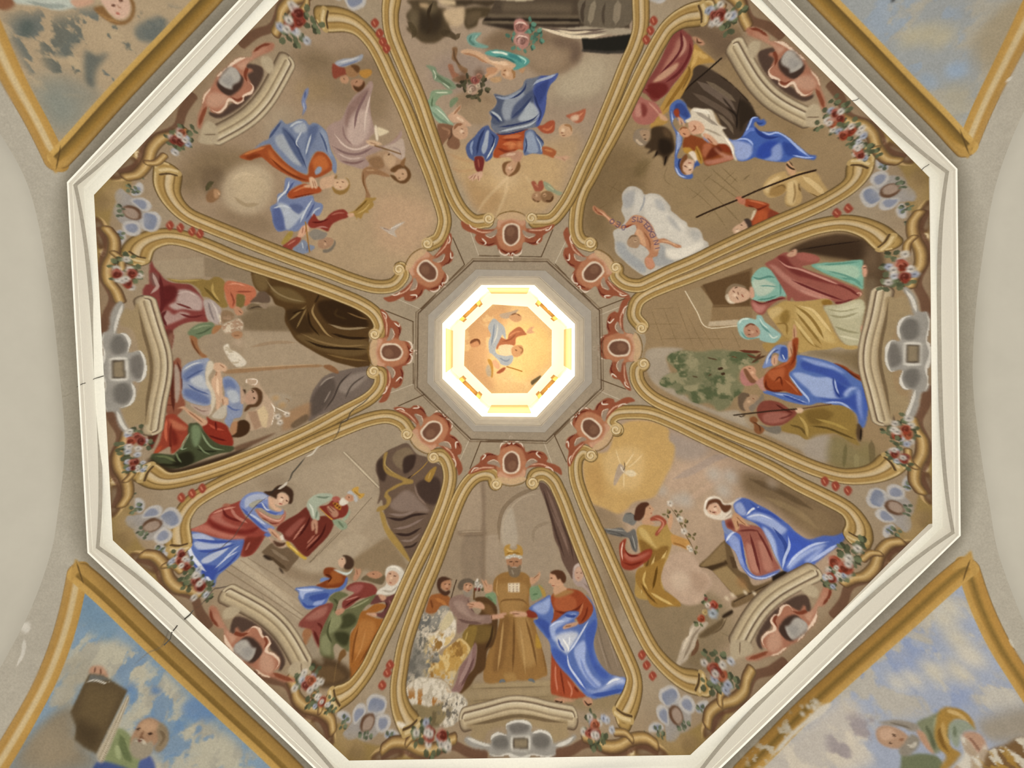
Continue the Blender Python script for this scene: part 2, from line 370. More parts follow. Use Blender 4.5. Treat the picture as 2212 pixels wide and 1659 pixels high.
ops(DOME, 'w0', '''
V 0 0 1
O painted_field|beige room wall behind the bathing of the newborn
c a08d74 305 560 330 525 380 515 450 535 560 570 680 612 770 650 805 680 815 720 800 760 812 810 800 845 740 880 620 940 480 1000 390 1030 340 1030 310 1000 320 900 340 760 320 640
V 240 480 4
-k~4*.6 ab9a80 320 340 800 300 800 470 480 480 400 400
-k~4*.8 8d7c64 805 300 1200 410 1230 560 1050 490 810 470
-c~20*.9 7c6a50 1150 780 1500 720 1560 900 1540 945 1150 930
-k~8*.6 a9977e 1150 940 1560 945 1800 1150 1960 1240 1160 1250 1150 1100
-s~6*.6 9a7f62 30 1200 1080 1400 1040 1600 1040
-c~20*.6 9c8a74 840 1000 950 950 1000 1100 950 1210 850 1150
O curtain|dark brown draped bed canopy
c 5c4426 1215 415 1300 440 1500 520 1700 590 1900 650 2100 720 2260 800 2290 900 2230 1000 2230 1250 2000 1225 1850 1170 1720 1100 1600 1020 1540 930 1500 850 1500 750 1420 710 1380 640 1300 610 1240 560 1215 480
-.c~10*.9 7a6440 1230 440 1340 460 1360 560 1300 600 1240 540
-.c~10*.9 3c2a16 1780 700 1950 680 2150 780 2220 900 2000 900 1860 860
-.c~10*.9 75603c 1380 560 1560 580 1680 680 1600 700 1440 660
-.c~12*.9 46331c 1520 760 1640 760 1720 880 1740 1000 1640 980 1540 880
-.c~12*.9 6f5836 1600 980 1760 960 1950 1000 2200 1020 2230 1120 2050 1160 1850 1120 1700 1060
-.s~5*.9 a88c5c 18 1760 700 1740 780 1800 880 1860 960 1920 1000
-.s~5*.9 9c8868 22 1880 880 2020 920 2220 910
-.s~5*.9 33230f 26 1900 960 2060 1000 2230 1000
-.s~5*.9 332410 24 1680 1020 1860 1080 2220 1100
-.s~5*.9 8a7048 18 1640 960 1800 1030 2000 1070 2220 1060
-.s~5*.9 8c744a 16 1690 720 1600 800 1540 850
-.s~5*.9 8c744a 14 1690 740 1640 840 1600 920
-.s~5*.9 35250f 16 1680 750 1560 790
-.s~5*.9 35250f 18 1700 760 1720 880 1800 980
-.s~5*.8 84693f 18 1860 1140 2040 1180 2220 1200
-.s~5*.8 94805c 16 1340 500 1420 600 1540 660 1680 690
-.s~5*.8 352511 16 1800 620 1760 700
-.s~5*.8 4f3b20 20 1960 740 1940 800 2040 840
-.s~5*.8 8a6c44 14 2040 780 2140 820 2220 840
O drape|grey folded drape beside the lower frame
V 440 520 4
c 77695f 910 1560 900 1480 930 1330 980 1240 1060 1160 1200 1120 1330 1095 1450 1090 1480 1180 1440 1280 1300 1380 1150 1450 1000 1510
-.c~10*.9 5e524a 930 1380 1000 1260 1100 1180 1140 1260 1080 1400 980 1500 920 1500
-.c~10*.8 94867a 1160 1260 1280 1160 1420 1130 1400 1200 1240 1320
-.s~5*.9 4a3f39 16 1280 1130 1180 1230 1120 1360 1040 1470
-.s~5*.8 a39688 14 1000 1260 1060 1200 1140 1170
-.s~5*.8 524740 16 1400 1160 1280 1250 1220 1370
-.s~5*.7 9c8e82 14 1100 1290 1040 1400
O bed|ochre-tan bed edge and side rail
c~5 9b7a58 200 1115 500 1095 800 1075 1000 1070 1010 1090 800 1100 500 1125 210 1150
c~5 8e6544 1040 1075 1100 1075 1160 1120 1160 1150 1100 1130 1040 1095
-s~4*.7 bda07c 10 210 1110 600 1085 1000 1066
-c~14*.8 a5805c 700 1500 900 1400 920 1430 900 1540 700 1640 680 1600
-c~8*.8 6c5a46 760 1580 880 1500 900 1550 780 1620
-c~12*.6 a89a86 560 1330 700 1320 760 1380 640 1420
-s*.6 8a6a48 8 700 1360 740 1380 720 1400
-b*.6 b8905c 40 620 1360 680 1420
O cradle|pale cushioned cradle with white cloth
c b59c82 370 1230 380 1190 460 1200 500 1270 560 1350 610 1420 610 1500 580 1600 500 1620 380 1640 360 1560 380 1480 440 1460 500 1400 510 1330 480 1280
-.k~3 a5866c 380 1480 460 1470 500 1600 440 1640
-.k~3 c9b28c 460 1470 520 1420 560 1500 540 1620 500 1600
-.s~3 e6dccc 12 580 1400 615 1460 605 1540 580 1610
-.s~3 e0d4c4 8 370 1190 370 1240
-.s~3 e0d4c4 8 380 1195 460 1200 450 1240 410 1240
daisy d8ccbc 30 640 1520 660 1570 720 1500
-s e0d6c6 8 620 1440 700 1480 740 1500
O painted_figure|bending woman in wine red gown with pale shirt
V 240 480 4
c 84413c 330 420 345 330 375 390 420 440 460 490 520 520 600 530 680 540 740 590 790 660 800 700 830 830 830 860 760 860 700 860 620 880 540 930 540 1000 520 1100 480 1190 450 1190 430 1080 400 960 380 880 340 760 290 690 270 600 300 540 330 530
-.c~8*.95 b09c94 560 600 640 580 740 620 790 680 780 760 700 760 620 750 560 760 500 720 560 680
-.c~8*.9 632424 440 560 540 550 580 620 500 700 450 740 430 640
-.c~8*.9 aa8f86 400 840 480 760 540 800 600 770 680 800 560 860 460 890
-.c~8*.9 7a5c54 340 440 380 440 420 520 380 560 340 500
-.s~5*.9 632626 20 420 450 440 620 440 740 400 820
-.s~5*.9 b49a90 18 360 440 390 520 400 560 340 620
-.s~5*.9 5c2222 20 480 760 440 820 480 900
-.s~5*.9 6a2a2a 18 590 790 700 820 800 800
-.s~5*.9 c0aaa0 14 570 620 660 600 740 640
-.s~5*.9 6c302c 16 560 700 620 720 700 750
-.c~8*.9 6a3a30 430 960 540 940 530 1080 490 1180 450 1180
-.c~6*.8 8f6a54 490 1000 540 960 530 1100 500 1180
o shirt|pale grey shirt
c a99b94 800 680 850 665 920 690 950 750 960 830 940 880 880 870 830 830 810 760
-.s~4*.8 7f7270 14 840 690 860 770 890 850
-.s~4*.8 cbc0b6 12 870 690 910 760 930 850
-.s~3 e0d4b8 8 935 790 945 850 935 890
o sleeve|green sleeve
c 6f7d5e 690 920 750 880 830 865 880 870 900 920 870 960 800 980 750 1010 700 990 660 960
-.s~4*.8 4f5e44 14 720 970 800 950 880 900
-.s~4*.8 8f9a78 14 700 930 780 900 860 890
o arm
c a5764e 880 910 920 890 960 900 900 960 870 960
c 9a6a46 680 980 740 1000 750 1060 780 1120 830 1160 790 1170 740 1120 700 1060
-.s~4*.8 6f4428 12 690 1000 720 1080 770 1150
o head|bowed head rubbed pale
c 8e7458 950 780 1000 760 1060 790 1060 830 1000 860 960 870
c c8b8a0 960 900 1000 870 1060 850 1100 830 1140 870 1130 930 1080 930 1040 950 1000 960 970 940
-.m a88a70 30 .5 .62 3 950 830 1150 830 1150 960 950 960
c a9805e 1040 960 1080 940 1130 950 1130 990 1090 1010 1050 990
-.s~4*.8 7c5438 8 1060 980 1110 980
u
c d0c6b4 970 1080 1010 1050 1030 1100 1080 1120 1130 1160 1170 1220 1100 1255 1040 1210 1000 1150
-.m b5a68e 24 .5 .62 8 960 1040 1180 1040 1180 1260 960 1260
-b*.5 bfa890 50 1100 1040
O painted_figure|maid in coral sleeve and ochre skirt
c 8f7640 480 485 600 500 760 490 840 500 900 470 960 490 990 540 980 640 1010 720 960 740 900 690 840 650 790 640 760 580 680 530 560 520
-.s~5*.9 6b562a 20 800 560 880 640 940 700
-.s~5*.9 b49a5a 16 880 520 880 600 940 690
-.s~5*.8 b8a05c 14 500 495 640 505 780 500
c 7a6a3c 1080 620 1140 600 1160 700 1120 740 1080 720
o sleeve|coral sleeve
c bd6f50 975 560 1000 510 1060 510 1150 530 1230 560 1255 610 1240 660 1190 710 1150 720 1160 640 1090 620 1080 680 1070 740 1030 740 1000 680 985 620
-.s~4*.8 dc9878 14 1010 540 1080 530 1160 550
-.s~4*.8 8a4430 14 1080 600 1150 600 1220 600
-.s~4*.8 8a4430 12 1030 600 1060 680 1050 730
o hand
c b9896a 1060 740 1100 730 1140 770 1130 800 1080 800
-.s 74503a 6 1100 760 1130 790
o head|dark wrapped head
c 6b5848 1250 640 1280 600 1330 600 1370 640 1370 690 1320 700 1260 690 1200 690
c 7c6a50 1170 740 1210 700 1280 710 1340 700 1360 730 1340 760 1260 760 1190 765
-.s~4*.8 4a3c2e 14 1190 750 1260 730 1340 740
-.s~4*.8 9a8068 10 1290 720 1340 715
c 94806a 1280 720 1330 700 1360 720 1330 750
O washtub|round reddish wooden washtub
c 8f5640 450 1190 500 1190 540 1200 570 1170 600 1190 610 1280 620 1400 610 1480 640 1580 560 1680 500 1680 460 1600 440 1480 440 1340
-.s~4*.9 5a2a1e 20 545 1210 530 1400 540 1640
-.s~4*.9 5a2a1e 14 570 1200 610 1340 620 1480
-.s~4*.9 b87c60 12 470 1220 460 1400 480 1600
-.s*.7 64301f 10 450 1260 530 1260
-.s*.7 64301f 10 445 1340 530 1340
-.s*.7 64301f 10 445 1420 530 1420
-.s*.7 64301f 10 450 1500 540 1500
-.s*.7 64301f 10 470 1580 545 1580
-.c~4*.9 a8998a 550 1230 590 1280 600 1400 590 1500 560 1560 545 1400
O painted_figure|dark-haired woman in grey-blue dress holding the newborn
V 220 680 4
c 8a93aa 690 480 740 420 820 390 910 375 930 400 900 480 900 560 940 640 960 700 950 760 900 790 840 780 770 760 700 710 695 600
-.c~6*.9 5a6c9c 700 520 800 440 880 430 840 510 740 580
-.c~6*.9 56689c 720 640 820 660 920 720 920 770 820 750 720 700
-.c~6*.9 b4b8bc 760 560 860 520 890 570 920 640 820 620
-.s~4*.9 46588c 14 720 560 820 500 890 470
-.s~4*.9 c2c6c8 12 700 480 780 430 860 410
-.s~4*.9 485a90 14 740 600 820 650 930 690
c 818ca8 1040 560 1090 530 1150 560 1190 620 1210 700 1220 800 1200 880 1140 900 1100 960 1060 920 1080 860 1060 760 1060 660
-.c~6*.9 5c6e9e 1060 560 1130 570 1160 640 1100 620 1060 640
-.c~6*.9 b0b6bc 1080 660 1160 660 1190 740 1120 760
-.s~4*.9 50629a 14 1080 780 1140 820 1200 820
c 7f89a0 1080 930 1130 900 1110 980
o head|dark hair bun and pale face
c b5927a 1230 720 1250 680 1290 650 1340 660 1360 710 1330 760 1280 780 1240 760
-.c~3 5f432c 1290 640 1340 630 1385 670 1385 740 1350 790 1290 800 1250 830 1230 830 1260 780 1320 770 1350 720 1330 660
-.s 4a3424 8 1290 650 1310 665 1295 675
-.s 4a3424 8 1305 710 1320 720 1308 730
-.c~3 3a2a1e 1205 650 1240 650 1235 690 1215 690
u
c b59880 1200 620 1240 700 1230 760 1200 760
o newborn|bare newborn child
c c8a486 970 420 1030 415 1080 450 1070 490 1030 490 1040 560 1040 640 1050 700 1090 720 1095 770 1060 790 1030 760 1020 830 990 820 980 720 950 640 950 560 990 500 960 460
-.s~4*.8 9a6c4e 10 990 490 985 530
-.s~4*.8 e2c4a4 16 1000 540 1000 640 1010 700
-.s~4*.8 a0785c 10 1040 720 1050 780
-.s~3*.8 9a6c4e 8 1020 430 1060 460
o cloth|white towel
c c8bca6 920 400 960 410 960 470 920 540 940 600 975 680 980 760 950 840 920 870 940 780 940 680 900 600 895 540 900 460
c b09a8a 760 770 860 790 940 790 930 860 880 870 820 830
-.s~3*.8 8a6c60 10 790 790 860 830 920 830
c b8ae9c 960 860 1040 790 1080 790 1070 870 1030 900 960 890
O painted_figure|kneeling woman in red with green mantle
c 9a4430 540 890 580 860 630 860 680 900 750 960 770 1000 730 1060 700 1120 640 1180 600 1200 590 1140 540 1160 450 1210 470 1150 500 1090 520 1000
-.c~6*.9 bb7052 580 900 640 920 740 980 700 1000 620 980 600 940
-.c~6*.9 75281c 590 980 640 1020 660 1100 620 1130 600 1060
-.s~4*.9 c86a4c 14 560 900 550 1000 560 1100
-.s~4*.9 742c1e 14 600 940 590 1060 600 1180
-.c~4*.9 b5502f 440 1210 480 1150 520 1130 500 1180
c 6c2c22 420 930 480 920 530 900 500 1000 470 1080 430 1160 400 1100 400 1000
-.c~10*.8 4a3a26 400 960 470 960 440 1080 400 1080
o bodice|red bodice
c 8f3424 905 880 950 910 1030 930 1080 960 1100 1000 1130 1060 1130 1130 1060 1130 980 1110 920 1060 880 1010 870 960 910 930
-.s~4*.8 b85840 16 920 940 980 980 1060 1000
-.s~4*.8 5e1a14 16 920 1040 1000 1070 1080 1090
-.s~4*.8 5e1a14 12 980 920 990 1000
o mantle|dark green mantle
c 4c5238 750 950 790 935 840 940 880 1000 940 1070 1020 1120 1140 1140 1120 1180 1020 1200 920 1230 800 1280 720 1310 640 1330 540 1330 470 1300 420 1250 440 1200 520 1200 620 1210 640 1190 700 1130 740 1050
-.c~6*.9 7a8c68 780 960 840 960 860 1040 820 1140 790 1120 770 1040
-.c~8*.9 2c2a1a 640 1220 760 1180 800 1260 720 1310 620 1310
-.s~4*.9 93a483 14 760 1020 710 1100 690 1160 740 1150
-.s~4*.9 8b9c78 12 860 1010 900 1090 960 1150 1060 1170
-.s~4*.9 2f3220 16 820 1160 900 1180 1000 1180
-.s~4*.9 7f8e6a 10 830 1120 880 1180 940 1210
-.s~4*.9 7c8a66 10 640 1190 660 1240 690 1280
-.s~4*.8 6f7850 16 460 1220 560 1230 640 1270
-.s~4*.8 2a2818 20 480 1290 600 1300 700 1280
o arm
c c69c7c 710 790 750 820 830 870 900 910 910 940 870 960 820 920 760 870 720 830 690 810 650 810
-.s~4*.8 946448 10 740 830 820 890 880 940
o head|dark-haired head
c ab7f5c 1110 970 1130 930 1180 920 1200 960 1180 1030 1140 1040 1110 1010
-.c~3 4a321e 1180 920 1240 910 1280 950 1270 1010 1220 1050 1160 1060 1120 1050 1160 1020 1170 970
O painted_ground|dark shadow along the lower frame
-c~10*.9 3a2a1c 400 1240 500 1290 640 1330 800 1290 1120 1190 1300 1120 1100 1240 800 1350 560 1400 440 1380
-c~6*.8 6b4e3a 1150 1140 1320 1080 1500 1020 1360 1100 1180 1170
''')
ops(DOME, 'w0', '''
V 0 0 1
O painted_frame|ochre painted moulding framing the bathing scene
R frame 36 294 556 303 534 325 519 360 511 402 517 452 535 515 561 590 586 665 611 727 634 777 655 808 676 822 702 817 722
R frame 36 807 804 822 808 821 833 797 861 742 891 670 930 595 964 520 995 445 1021 382 1037 345 1037 316 1020
''')
ops(DOME, 'w1', '''
V 0 0 1
O painted_field|beige temple steps and wall behind the presentation
c a3927a 395 1175 395 1130 430 1090 540 1035 680 965 800 915 850 915 880 940 905 960 945 990 955 1040 930 1120 890 1210 840 1320 790 1420 740 1490 700 1490 640 1430 560 1340 470 1270 430 1230
V 380 980 4
-c~20*.6 ad9c84 1000 200 1400 30 1700 250 1700 500 1500 700 1100 300
-c~20*.6 93816a 700 240 900 180 1000 330 800 320
-l 8a7a64 6 1440 -10 1590 140 1740 290
-l c9bba0 10 1452 -10 1602 140 1752 290
-l*.7 8a7a64 5 1470 -14 1620 136 1760 280
-l*.7 6c5c48 6 1690 380 1420 680 1160 940
-l*.6 6c5c48 5 1400 680 1180 910 1150 940
-c~14*.8 8a7558 1440 1000 1700 800 1840 730 1960 900 2000 1000 1840 960 1800 1100 1640 1000 1560 1100
-c~14*.6 b0a088 1020 960 1160 950 1500 700 1650 760 1400 1000 1200 1040
-c~14*.7 8c7860 960 960 1150 1030 1280 1030 1220 1120 1000 1080 900 1000
-k~4*.8 b5a58c 520 900 620 880 1100 1400 1060 1440 480 950
-l*.6 75634c 5 470 960 760 1150 1100 1400
-l*.6 75634c 5 420 1000 700 1180 1080 1430
-l*.6 8a765c 5 560 920 860 1130 1150 1330
-l*.5 75634c 5 620 900 900 1080 1130 1260
-c~8*.5 bba98e 560 930 900 1150 1130 1320 1000 1280 700 1080
-l*.5 7f7060 4 740 1220 800 1350
-l*.5 7f7060 4 870 1320 830 1400
-l*.5 7f7060 4 1000 1390 920 1500 960 1540
-l*.5 7f7060 4 900 1430 1040 1560
-l*.5 7f7060 4 640 1180 700 1260
O curtain|dark purple curtain tied with ochre bands
V 560 840 4
c 6f5b4c 1180 500 1280 470 1360 560 1450 590 1530 640 1600 700 1580 850 1540 960 1500 1060 1480 1120 1420 1260 1360 1380 1310 1480 1230 1400 1150 1250 1080 1080 1060 960 1020 1000 1040 900 1030 780 1005 700 1020 620 1100 540
-.c~8*.9 86735a 1200 530 1300 510 1340 600 1280 700 1200 680 1150 600
-.c~8*.9 47372f 1020 640 1080 600 1100 720 1080 800 1030 760
-.c~10*.9 8b786c 1130 1000 1250 880 1330 900 1380 960 1470 1060 1340 1060 1200 1060
-.c~10*.9 4a3a33 1360 820 1520 760 1570 840 1520 1000 1400 950
-.c~8*.9 3f302a 1250 600 1350 570 1330 680 1250 730
-.s~6*.9 3c2d28 24 1100 1110 1220 1130 1340 1090 1460 1080
-.s~6*.9 8c796e 24 1120 1080 1240 1090 1360 1050
-.s~6*.9 8a766c 22 1160 1210 1280 1190 1420 1120
-.s~6*.9 3c2d28 24 1170 1250 1290 1260 1400 1200
-.s~6*.9 41322b 20 1240 1370 1320 1360 1370 1320
-.s~6*.8 8c796e 20 1220 1310 1310 1310 1390 1250
-.s~5*.9 3c2d28 16 1180 850 1280 780 1330 740
-.s~5*.8 8a7568 18 1340 820 1370 920 1450 1010
o trim|ochre trim and tassel
c 9f8248 1080 560 1110 550 1090 620 1100 690 1160 720 1240 760 1300 780 1330 790 1320 820 1240 830 1160 870 1110 900 1140 950 1120 1010 1070 1050 1015 1060 1030 1020 1090 1000 1100 960 1080 930 1100 880 1180 830 1240 800 1180 770 1110 740 1075 690 1070 620
c a3864a 1040 1060 1080 1080 1110 1180 1170 1260 1240 1360 1300 1470 1290 1490 1200 1390 1120 1290 1070 1190
-.s~4*.8 c4a864 10 1100 570 1090 660 1180 740
s a3803e 10 1300 770 1400 690 1470 610
c a3803e 1430 770 1480 700 1530 670 1520 720 1480 800 1450 800
-.s~3*.8 cdae6a 8 1480 720 1460 780
O painted_figure|girl in blue dress and rose shawl bowing with a basket
V 380 980 4
c 4a66b4 75 700 130 670 210 680 330 720 440 740 590 740 580 830 540 900 440 990 360 1060 330 1150 280 1110 200 1040 150 960 110 860 90 780
-.c~5*.95 a3aecb 130 700 240 690 330 740 300 760 180 750
-.c~5*.95 a9b3cc 170 760 330 780 480 770 400 810 230 830 170 810
-.c~5*.95 b0b8cc 230 910 340 850 460 800 420 850 310 930 230 950
-.c~5*.9 2b45a8 160 940 260 960 360 980 330 1080 300 1110 200 1020
-.s~4*.95 d4d8e0 18 95 720 130 860 200 960 260 1020
-.s~4*.95 c8cede 14 260 1060 310 1120
-.s~4*.9 2f49a8 16 150 740 330 760 500 760
-.s~4*.9 2f49a8 16 180 840 330 840 520 780
-.s~4*.9 b8c2d8 14 380 960 470 860 550 790
-.s~4*.9 b0bad6 12 330 1000 440 900 540 840
-.s~4*.9 2a42a0 18 340 1040 450 960 550 850
o shawl|rose red shawl
c 96463a 120 660 190 630 260 590 290 530 340 490 430 450 500 430 580 400 560 460 600 540 640 570 720 620 800 660 780 700 700 830 640 880 560 880 590 740 460 740 330 720 220 680
-.c~8*.9 b87262 130 660 230 610 330 640 460 690 600 720 560 740 420 730 250 680
-.c~8*.9 b26e60 300 540 400 500 400 560 500 620 600 640 480 640 340 590
-.c~8*.9 7a2a24 280 560 340 600 460 650 600 660 720 630 640 690 480 690 320 640
-.c~8*.9 7a3428 600 740 700 720 750 720 660 860 590 870
-.s~5*.9 c88a78 16 310 520 420 480 520 460
-.s~5*.9 6c2420 16 400 470 440 540 560 590
-.s~5*.8 c08474 18 470 460 520 540 620 600
-.s~5*.8 b07060 16 640 760 600 840
c b0705c 690 480 760 520 840 560 900 560 930 500 950 510 940 570 900 610 860 630 800 590 720 540
-.s~4*.8 d8a894 12 700 490 790 550 890 580 940 520
-.s~4*.8 7c382c 12 740 550 820 600 900 600
c a86a54 400 450 430 430 470 440 450 460
o bodice|blue sleeves and bodice
c 6f82be 550 440 580 380 640 340 720 330 790 350 820 390 800 430 810 480 880 500 920 480 930 520 870 530 800 510 740 470 680 480 700 520 740 570 800 610 850 640 830 670 780 680 720 640 640 560 580 500
-.c~5*.9 a8b0c4 600 390 680 350 770 350 790 390 700 400 640 440 600 470
-.c~5*.9 3c56b0 680 450 760 430 800 480 860 510 900 500 850 530 760 490
-.s~4*.9 3a54ac 18 560 460 640 540 740 630 800 660
-.s~4*.9 b4bed4 14 620 510 700 560 780 620
-.s~4*.9 cfd3d8 10 740 420 780 480 820 490
-.c~4*.9 a9a48c 630 440 700 400 750 400 700 440 660 470
c 5068b4 760 700 790 680 820 700 800 720
o head|dark curly head
c d0ac90 830 400 850 370 900 340 960 350 985 400 960 435 920 450 880 450 850 430
-.c~3 4a3426 760 330 830 320 860 290 900 270 960 280 1010 320 1015 380 1000 430 970 430 980 390 960 350 920 330 880 350 870 390 830 370 800 360
-.s 5a3424 8 905 375 930 385
-.s 5a3424 8 950 400 965 415
-.s a04f44 8 890 430 920 438
-.s*.8 a87c60 7 930 395 925 425
-.b e6cab0 22 910 400
u
c d0a88a 800 370 840 390 860 450 900 470 920 490 880 500 830 470 800 430
o hand
c c99c7e 790 650 830 645 880 690 920 740 900 755 860 720 820 690
-.s 8c5c46 6 820 670 880 730
o basket|round basket with white doves and yellow cloth
c b89c84 800 720 850 740 900 760 960 760 950 800 900 820 860 800 830 780
-.c~4 5c4030 840 750 900 770 950 770 920 800 870 800
c d8d0c0 880 650 920 645 930 680 950 680 960 710 990 730 960 745 910 745 900 710 920 700
-.s 8c8070 6 900 670 940 710 970 730
c c4a040 950 770 970 755 1010 800 1070 850 1130 900 1110 915 1040 870 980 820
-.s~3*.8 e0c470 10 980 790 1060 860
O painted_figure|priest in dark red robe with horned golden headdress
c 74352a 1130 460 1180 500 1240 540 1300 540 1360 590 1350 650 1300 730 1230 800 1180 850 1130 890 1060 840 1000 770 940 740 920 690 870 660 890 620 960 570 1050 520
-.c~8*.9 98564a 1000 620 1080 560 1120 560 1040 660 980 720 940 690
-.s~5*.9 b87c6a 16 1120 600 1060 680 1010 750
-.s~5*.9 4e1c16 18 1160 540 1130 620 1060 720
-.s~5*.9 a86a58 16 1240 700 1180 760 1120 820
-.s~5*.9 4e1c16 18 1300 600 1260 700 1180 790 1120 850
-.s~5*.8 b07462 16 1200 700 1130 780
c 74604a 760 830 830 770 860 800 920 820 970 810 1040 870 1060 900 1010 960 960 1020 900 980 830 920 760 870 740 850
-.s~5*.8 564430 20 800 880 900 960 960 1000
-.s~5*.7 93806a 20 820 820 900 880 980 930
c 3a2c22 750 880 790 880 830 920 790 915
c 3a2c22 890 980 920 1010 930 1040 900 1010
o sleeve|pale green sleeves
c a3ac98 1140 410 1180 370 1240 345 1330 345 1355 370 1320 410 1240 450 1220 480 1240 520 1240 570 1200 580 1170 550 1150 500 1130 460
-.s~4*.9 74826e 16 1210 370 1280 380 1330 370
-.s~4*.9 d0d4c4 14 1150 430 1180 480 1190 550
-.s~4*.9 6f7d6a 14 1220 490 1210 560
c 8c9a80 1360 560 1420 570 1470 600 1480 640 1440 660 1400 640 1360 600
-.s~4*.8 66765c 16 1400 580 1450 640
c 96a38a 1460 460 1500 480 1500 530 1460 580 1440 570 1470 520
o ephod|dark red breast cloth edged with gold
c 84382c 1240 460 1310 440 1360 400 1420 420 1480 440 1490 490 1460 540 1400 560 1350 570 1290 520
-.l c8963a 10 1240 470 1290 520 1350 570
-.k c49030 1355 425 1385 420 1430 455 1420 490 1380 470
-.b 5c2418 14 1375 435 1395 450 1412 465
c a85c50 1350 380 1400 370 1420 400 1370 420
o hand
c b98a70 1170 590 1200 565 1225 590 1225 640 1220 690 1205 690 1200 650 1180 670 1170 640
-.s 7c4c3a 6 1195 600 1205 670
c b08068 1310 450 1350 460 1400 500 1400 540 1360 550 1330 510 1310 480
-.s 744434 6 1320 450 1370 500
-.s 744434 6 1310 470 1350 520
o head|white bearded head
c b98a6c 1460 380 1490 350 1530 365 1540 400 1500 415 1470 410
-.c~3 d0c8b8 1410 420 1440 380 1470 400 1490 420 1450 450 1420 445
-.s 5c3424 6 1490 370 1500 385
-.c~3 b0b0b0 1480 340 1510 320 1550 350 1570 390 1560 420 1540 400 1530 360
u
o crown|golden horned headdress
c c49a48 1520 310 1550 290 1580 290 1575 330 1600 345 1630 345 1620 370 1590 390 1570 360 1540 340
-.s~3*.8 8c6428 8 1540 320 1570 350 1600 370
O painted_figure|kneeling woman in rust dress and blue mantle looking up
V 420 1150 4
c 874320 1115 330 1140 305 1200 305 1260 340 1310 380 1320 430 1290 470 1200 480 1120 480 1050 460 1090 440 1150 400 1120 370
-.c~6*.9 a3602f 1180 340 1250 350 1280 420 1200 450 1140 450 1180 400
-.s~4*.9 5c2810 14 1130 360 1180 390 1150 440
o mantle|blue mantle
c 4a68b4 870 485 960 470 1050 465 1150 490 1240 480 1290 440 1310 390 1325 400 1310 460 1270 500 1190 530 1160 570 1120 630 1050 650 990 665 940 640 900 570 900 520
-.c~5*.9 a0b0d8 920 490 1020 480 1120 500 1060 510 960 530 940 580 910 540
-.c~5*.9 2c48a4 990 560 1080 530 1160 530 1120 590 1040 600
-.c~5*.9 8ca0d4 1040 600 1120 580 1140 560 1100 620 1030 630
-.s~4*.9 b8c4de 12 880 490 960 500 1060 490
-.s~4*.9 2c48a4 14 930 600 970 640 1050 640
c 5f7cbc 1090 400 1130 390 1170 400 1120 420 1090 430
c c4cfc8 1200 320 1240 325 1290 345 1340 340 1370 310 1350 350 1310 370 1260 355
o head|dark-haired head
c c8a488 1240 250 1265 220 1300 220 1310 260 1300 300 1270 305 1250 285
-.c~3 4f3a2c 1280 200 1330 200 1375 240 1375 290 1340 320 1300 315 1290 290 1310 260 1300 220
-.s 5a3828 7 1270 230 1285 235
O painted_figure|bearded man in red robe and green cloak
c 844038 1310 490 1340 450 1400 430 1450 430 1540 450 1580 500 1560 540 1500 560 1420 580 1370 620 1310 660 1280 660 1280 600 1330 560 1380 520
-.c~8*.8 a0605a 1330 480 1400 450 1460 460 1420 520 1360 530
-.s~4*.9 5c2420 16 1440 560 1360 600 1300 640
-.s~4*.8 b47a6e 12 1300 590 1360 570 1420 550
c 8a4a40 900 790 960 720 1050 650 1130 620 1190 610 1210 650 1160 740 1120 810 1090 880 1080 1000 1040 940 1010 860 960 830 920 820
-.c~8*.9 a56c5e 960 740 1060 670 1150 640 1120 720 1020 760
-.s~4*.9 64261f 18 1030 850 1060 920 1080 980
-.s~4*.8 64261f 14 1060 780 1100 820 1090 880
o cloak|sage green cloak
c 6d6e4c 1190 540 1250 510 1330 540 1260 580 1240 620 1220 700 1280 680 1340 650 1420 600 1500 560 1570 540 1540 600 1480 640 1440 700 1400 800 1350 860 1340 980 1330 1030 1280 1000 1230 960 1200 1000 1210 1090 1160 1100 1090 1060 1080 960 1090 880 1130 780 1180 680 1200 620 1160 580
-.c~8*.9 8d9068 1190 680 1240 700 1270 740 1260 800 1200 860 1150 870 1160 780
-.c~8*.9 8a8c66 1100 900 1160 880 1180 960 1170 1060 1110 1040 1090 980
-.c~8*.9 46482e 1280 720 1360 700 1400 760 1340 820 1260 830 1280 780
-.c~8*.9 3f4028 1210 870 1300 860 1340 900 1310 980 1240 950
-.s~4*.8 464a30 16 1200 570 1240 620 1210 690
-.s~4*.8 9a9c76 14 1340 660 1430 620 1520 570
-.s~4*.8 4a4c30 14 1180 740 1150 860 1190 960
o head|grey bearded head thrown back
c b08264 1480 370 1520 340 1580 335 1620 360 1620 400 1560 410 1500 410
-.c~4 6f6048 1440 410 1480 370 1520 390 1580 400 1640 370 1650 400 1620 450 1560 440 1490 420
-.s 5a3a2a 6 1540 355 1555 365
o hand
c bd8c70 1215 690 1240 665 1290 655 1290 690 1250 715 1230 715
c b98a6c 1390 340 1380 300 1410 320 1430 310 1440 340 1420 390 1390 420 1370 400
-.s 84583e 6 1400 320 1410 370
u
c a0704c 930 880 960 830 1010 850 1000 920 970 970 920 985 900 970 940 930
c 7c5a34 1240 1100 1260 1030 1300 1010 1310 1060 1270 1100 1250 1150
O painted_figure|veiled woman with white headscarf behind an ochre cloth
c 6f4440 1580 540 1650 560 1750 530 1740 600 1700 660 1700 720 1660 750 1590 730 1560 700 1620 690 1650 640 1640 600 1560 620 1520 620 1550 570
-.s~4*.8 93665e 14 1680 580 1700 640 1660 700
-.s~4*.8 4c2824 14 1600 600 1660 620 1640 680
o veil|white headscarf
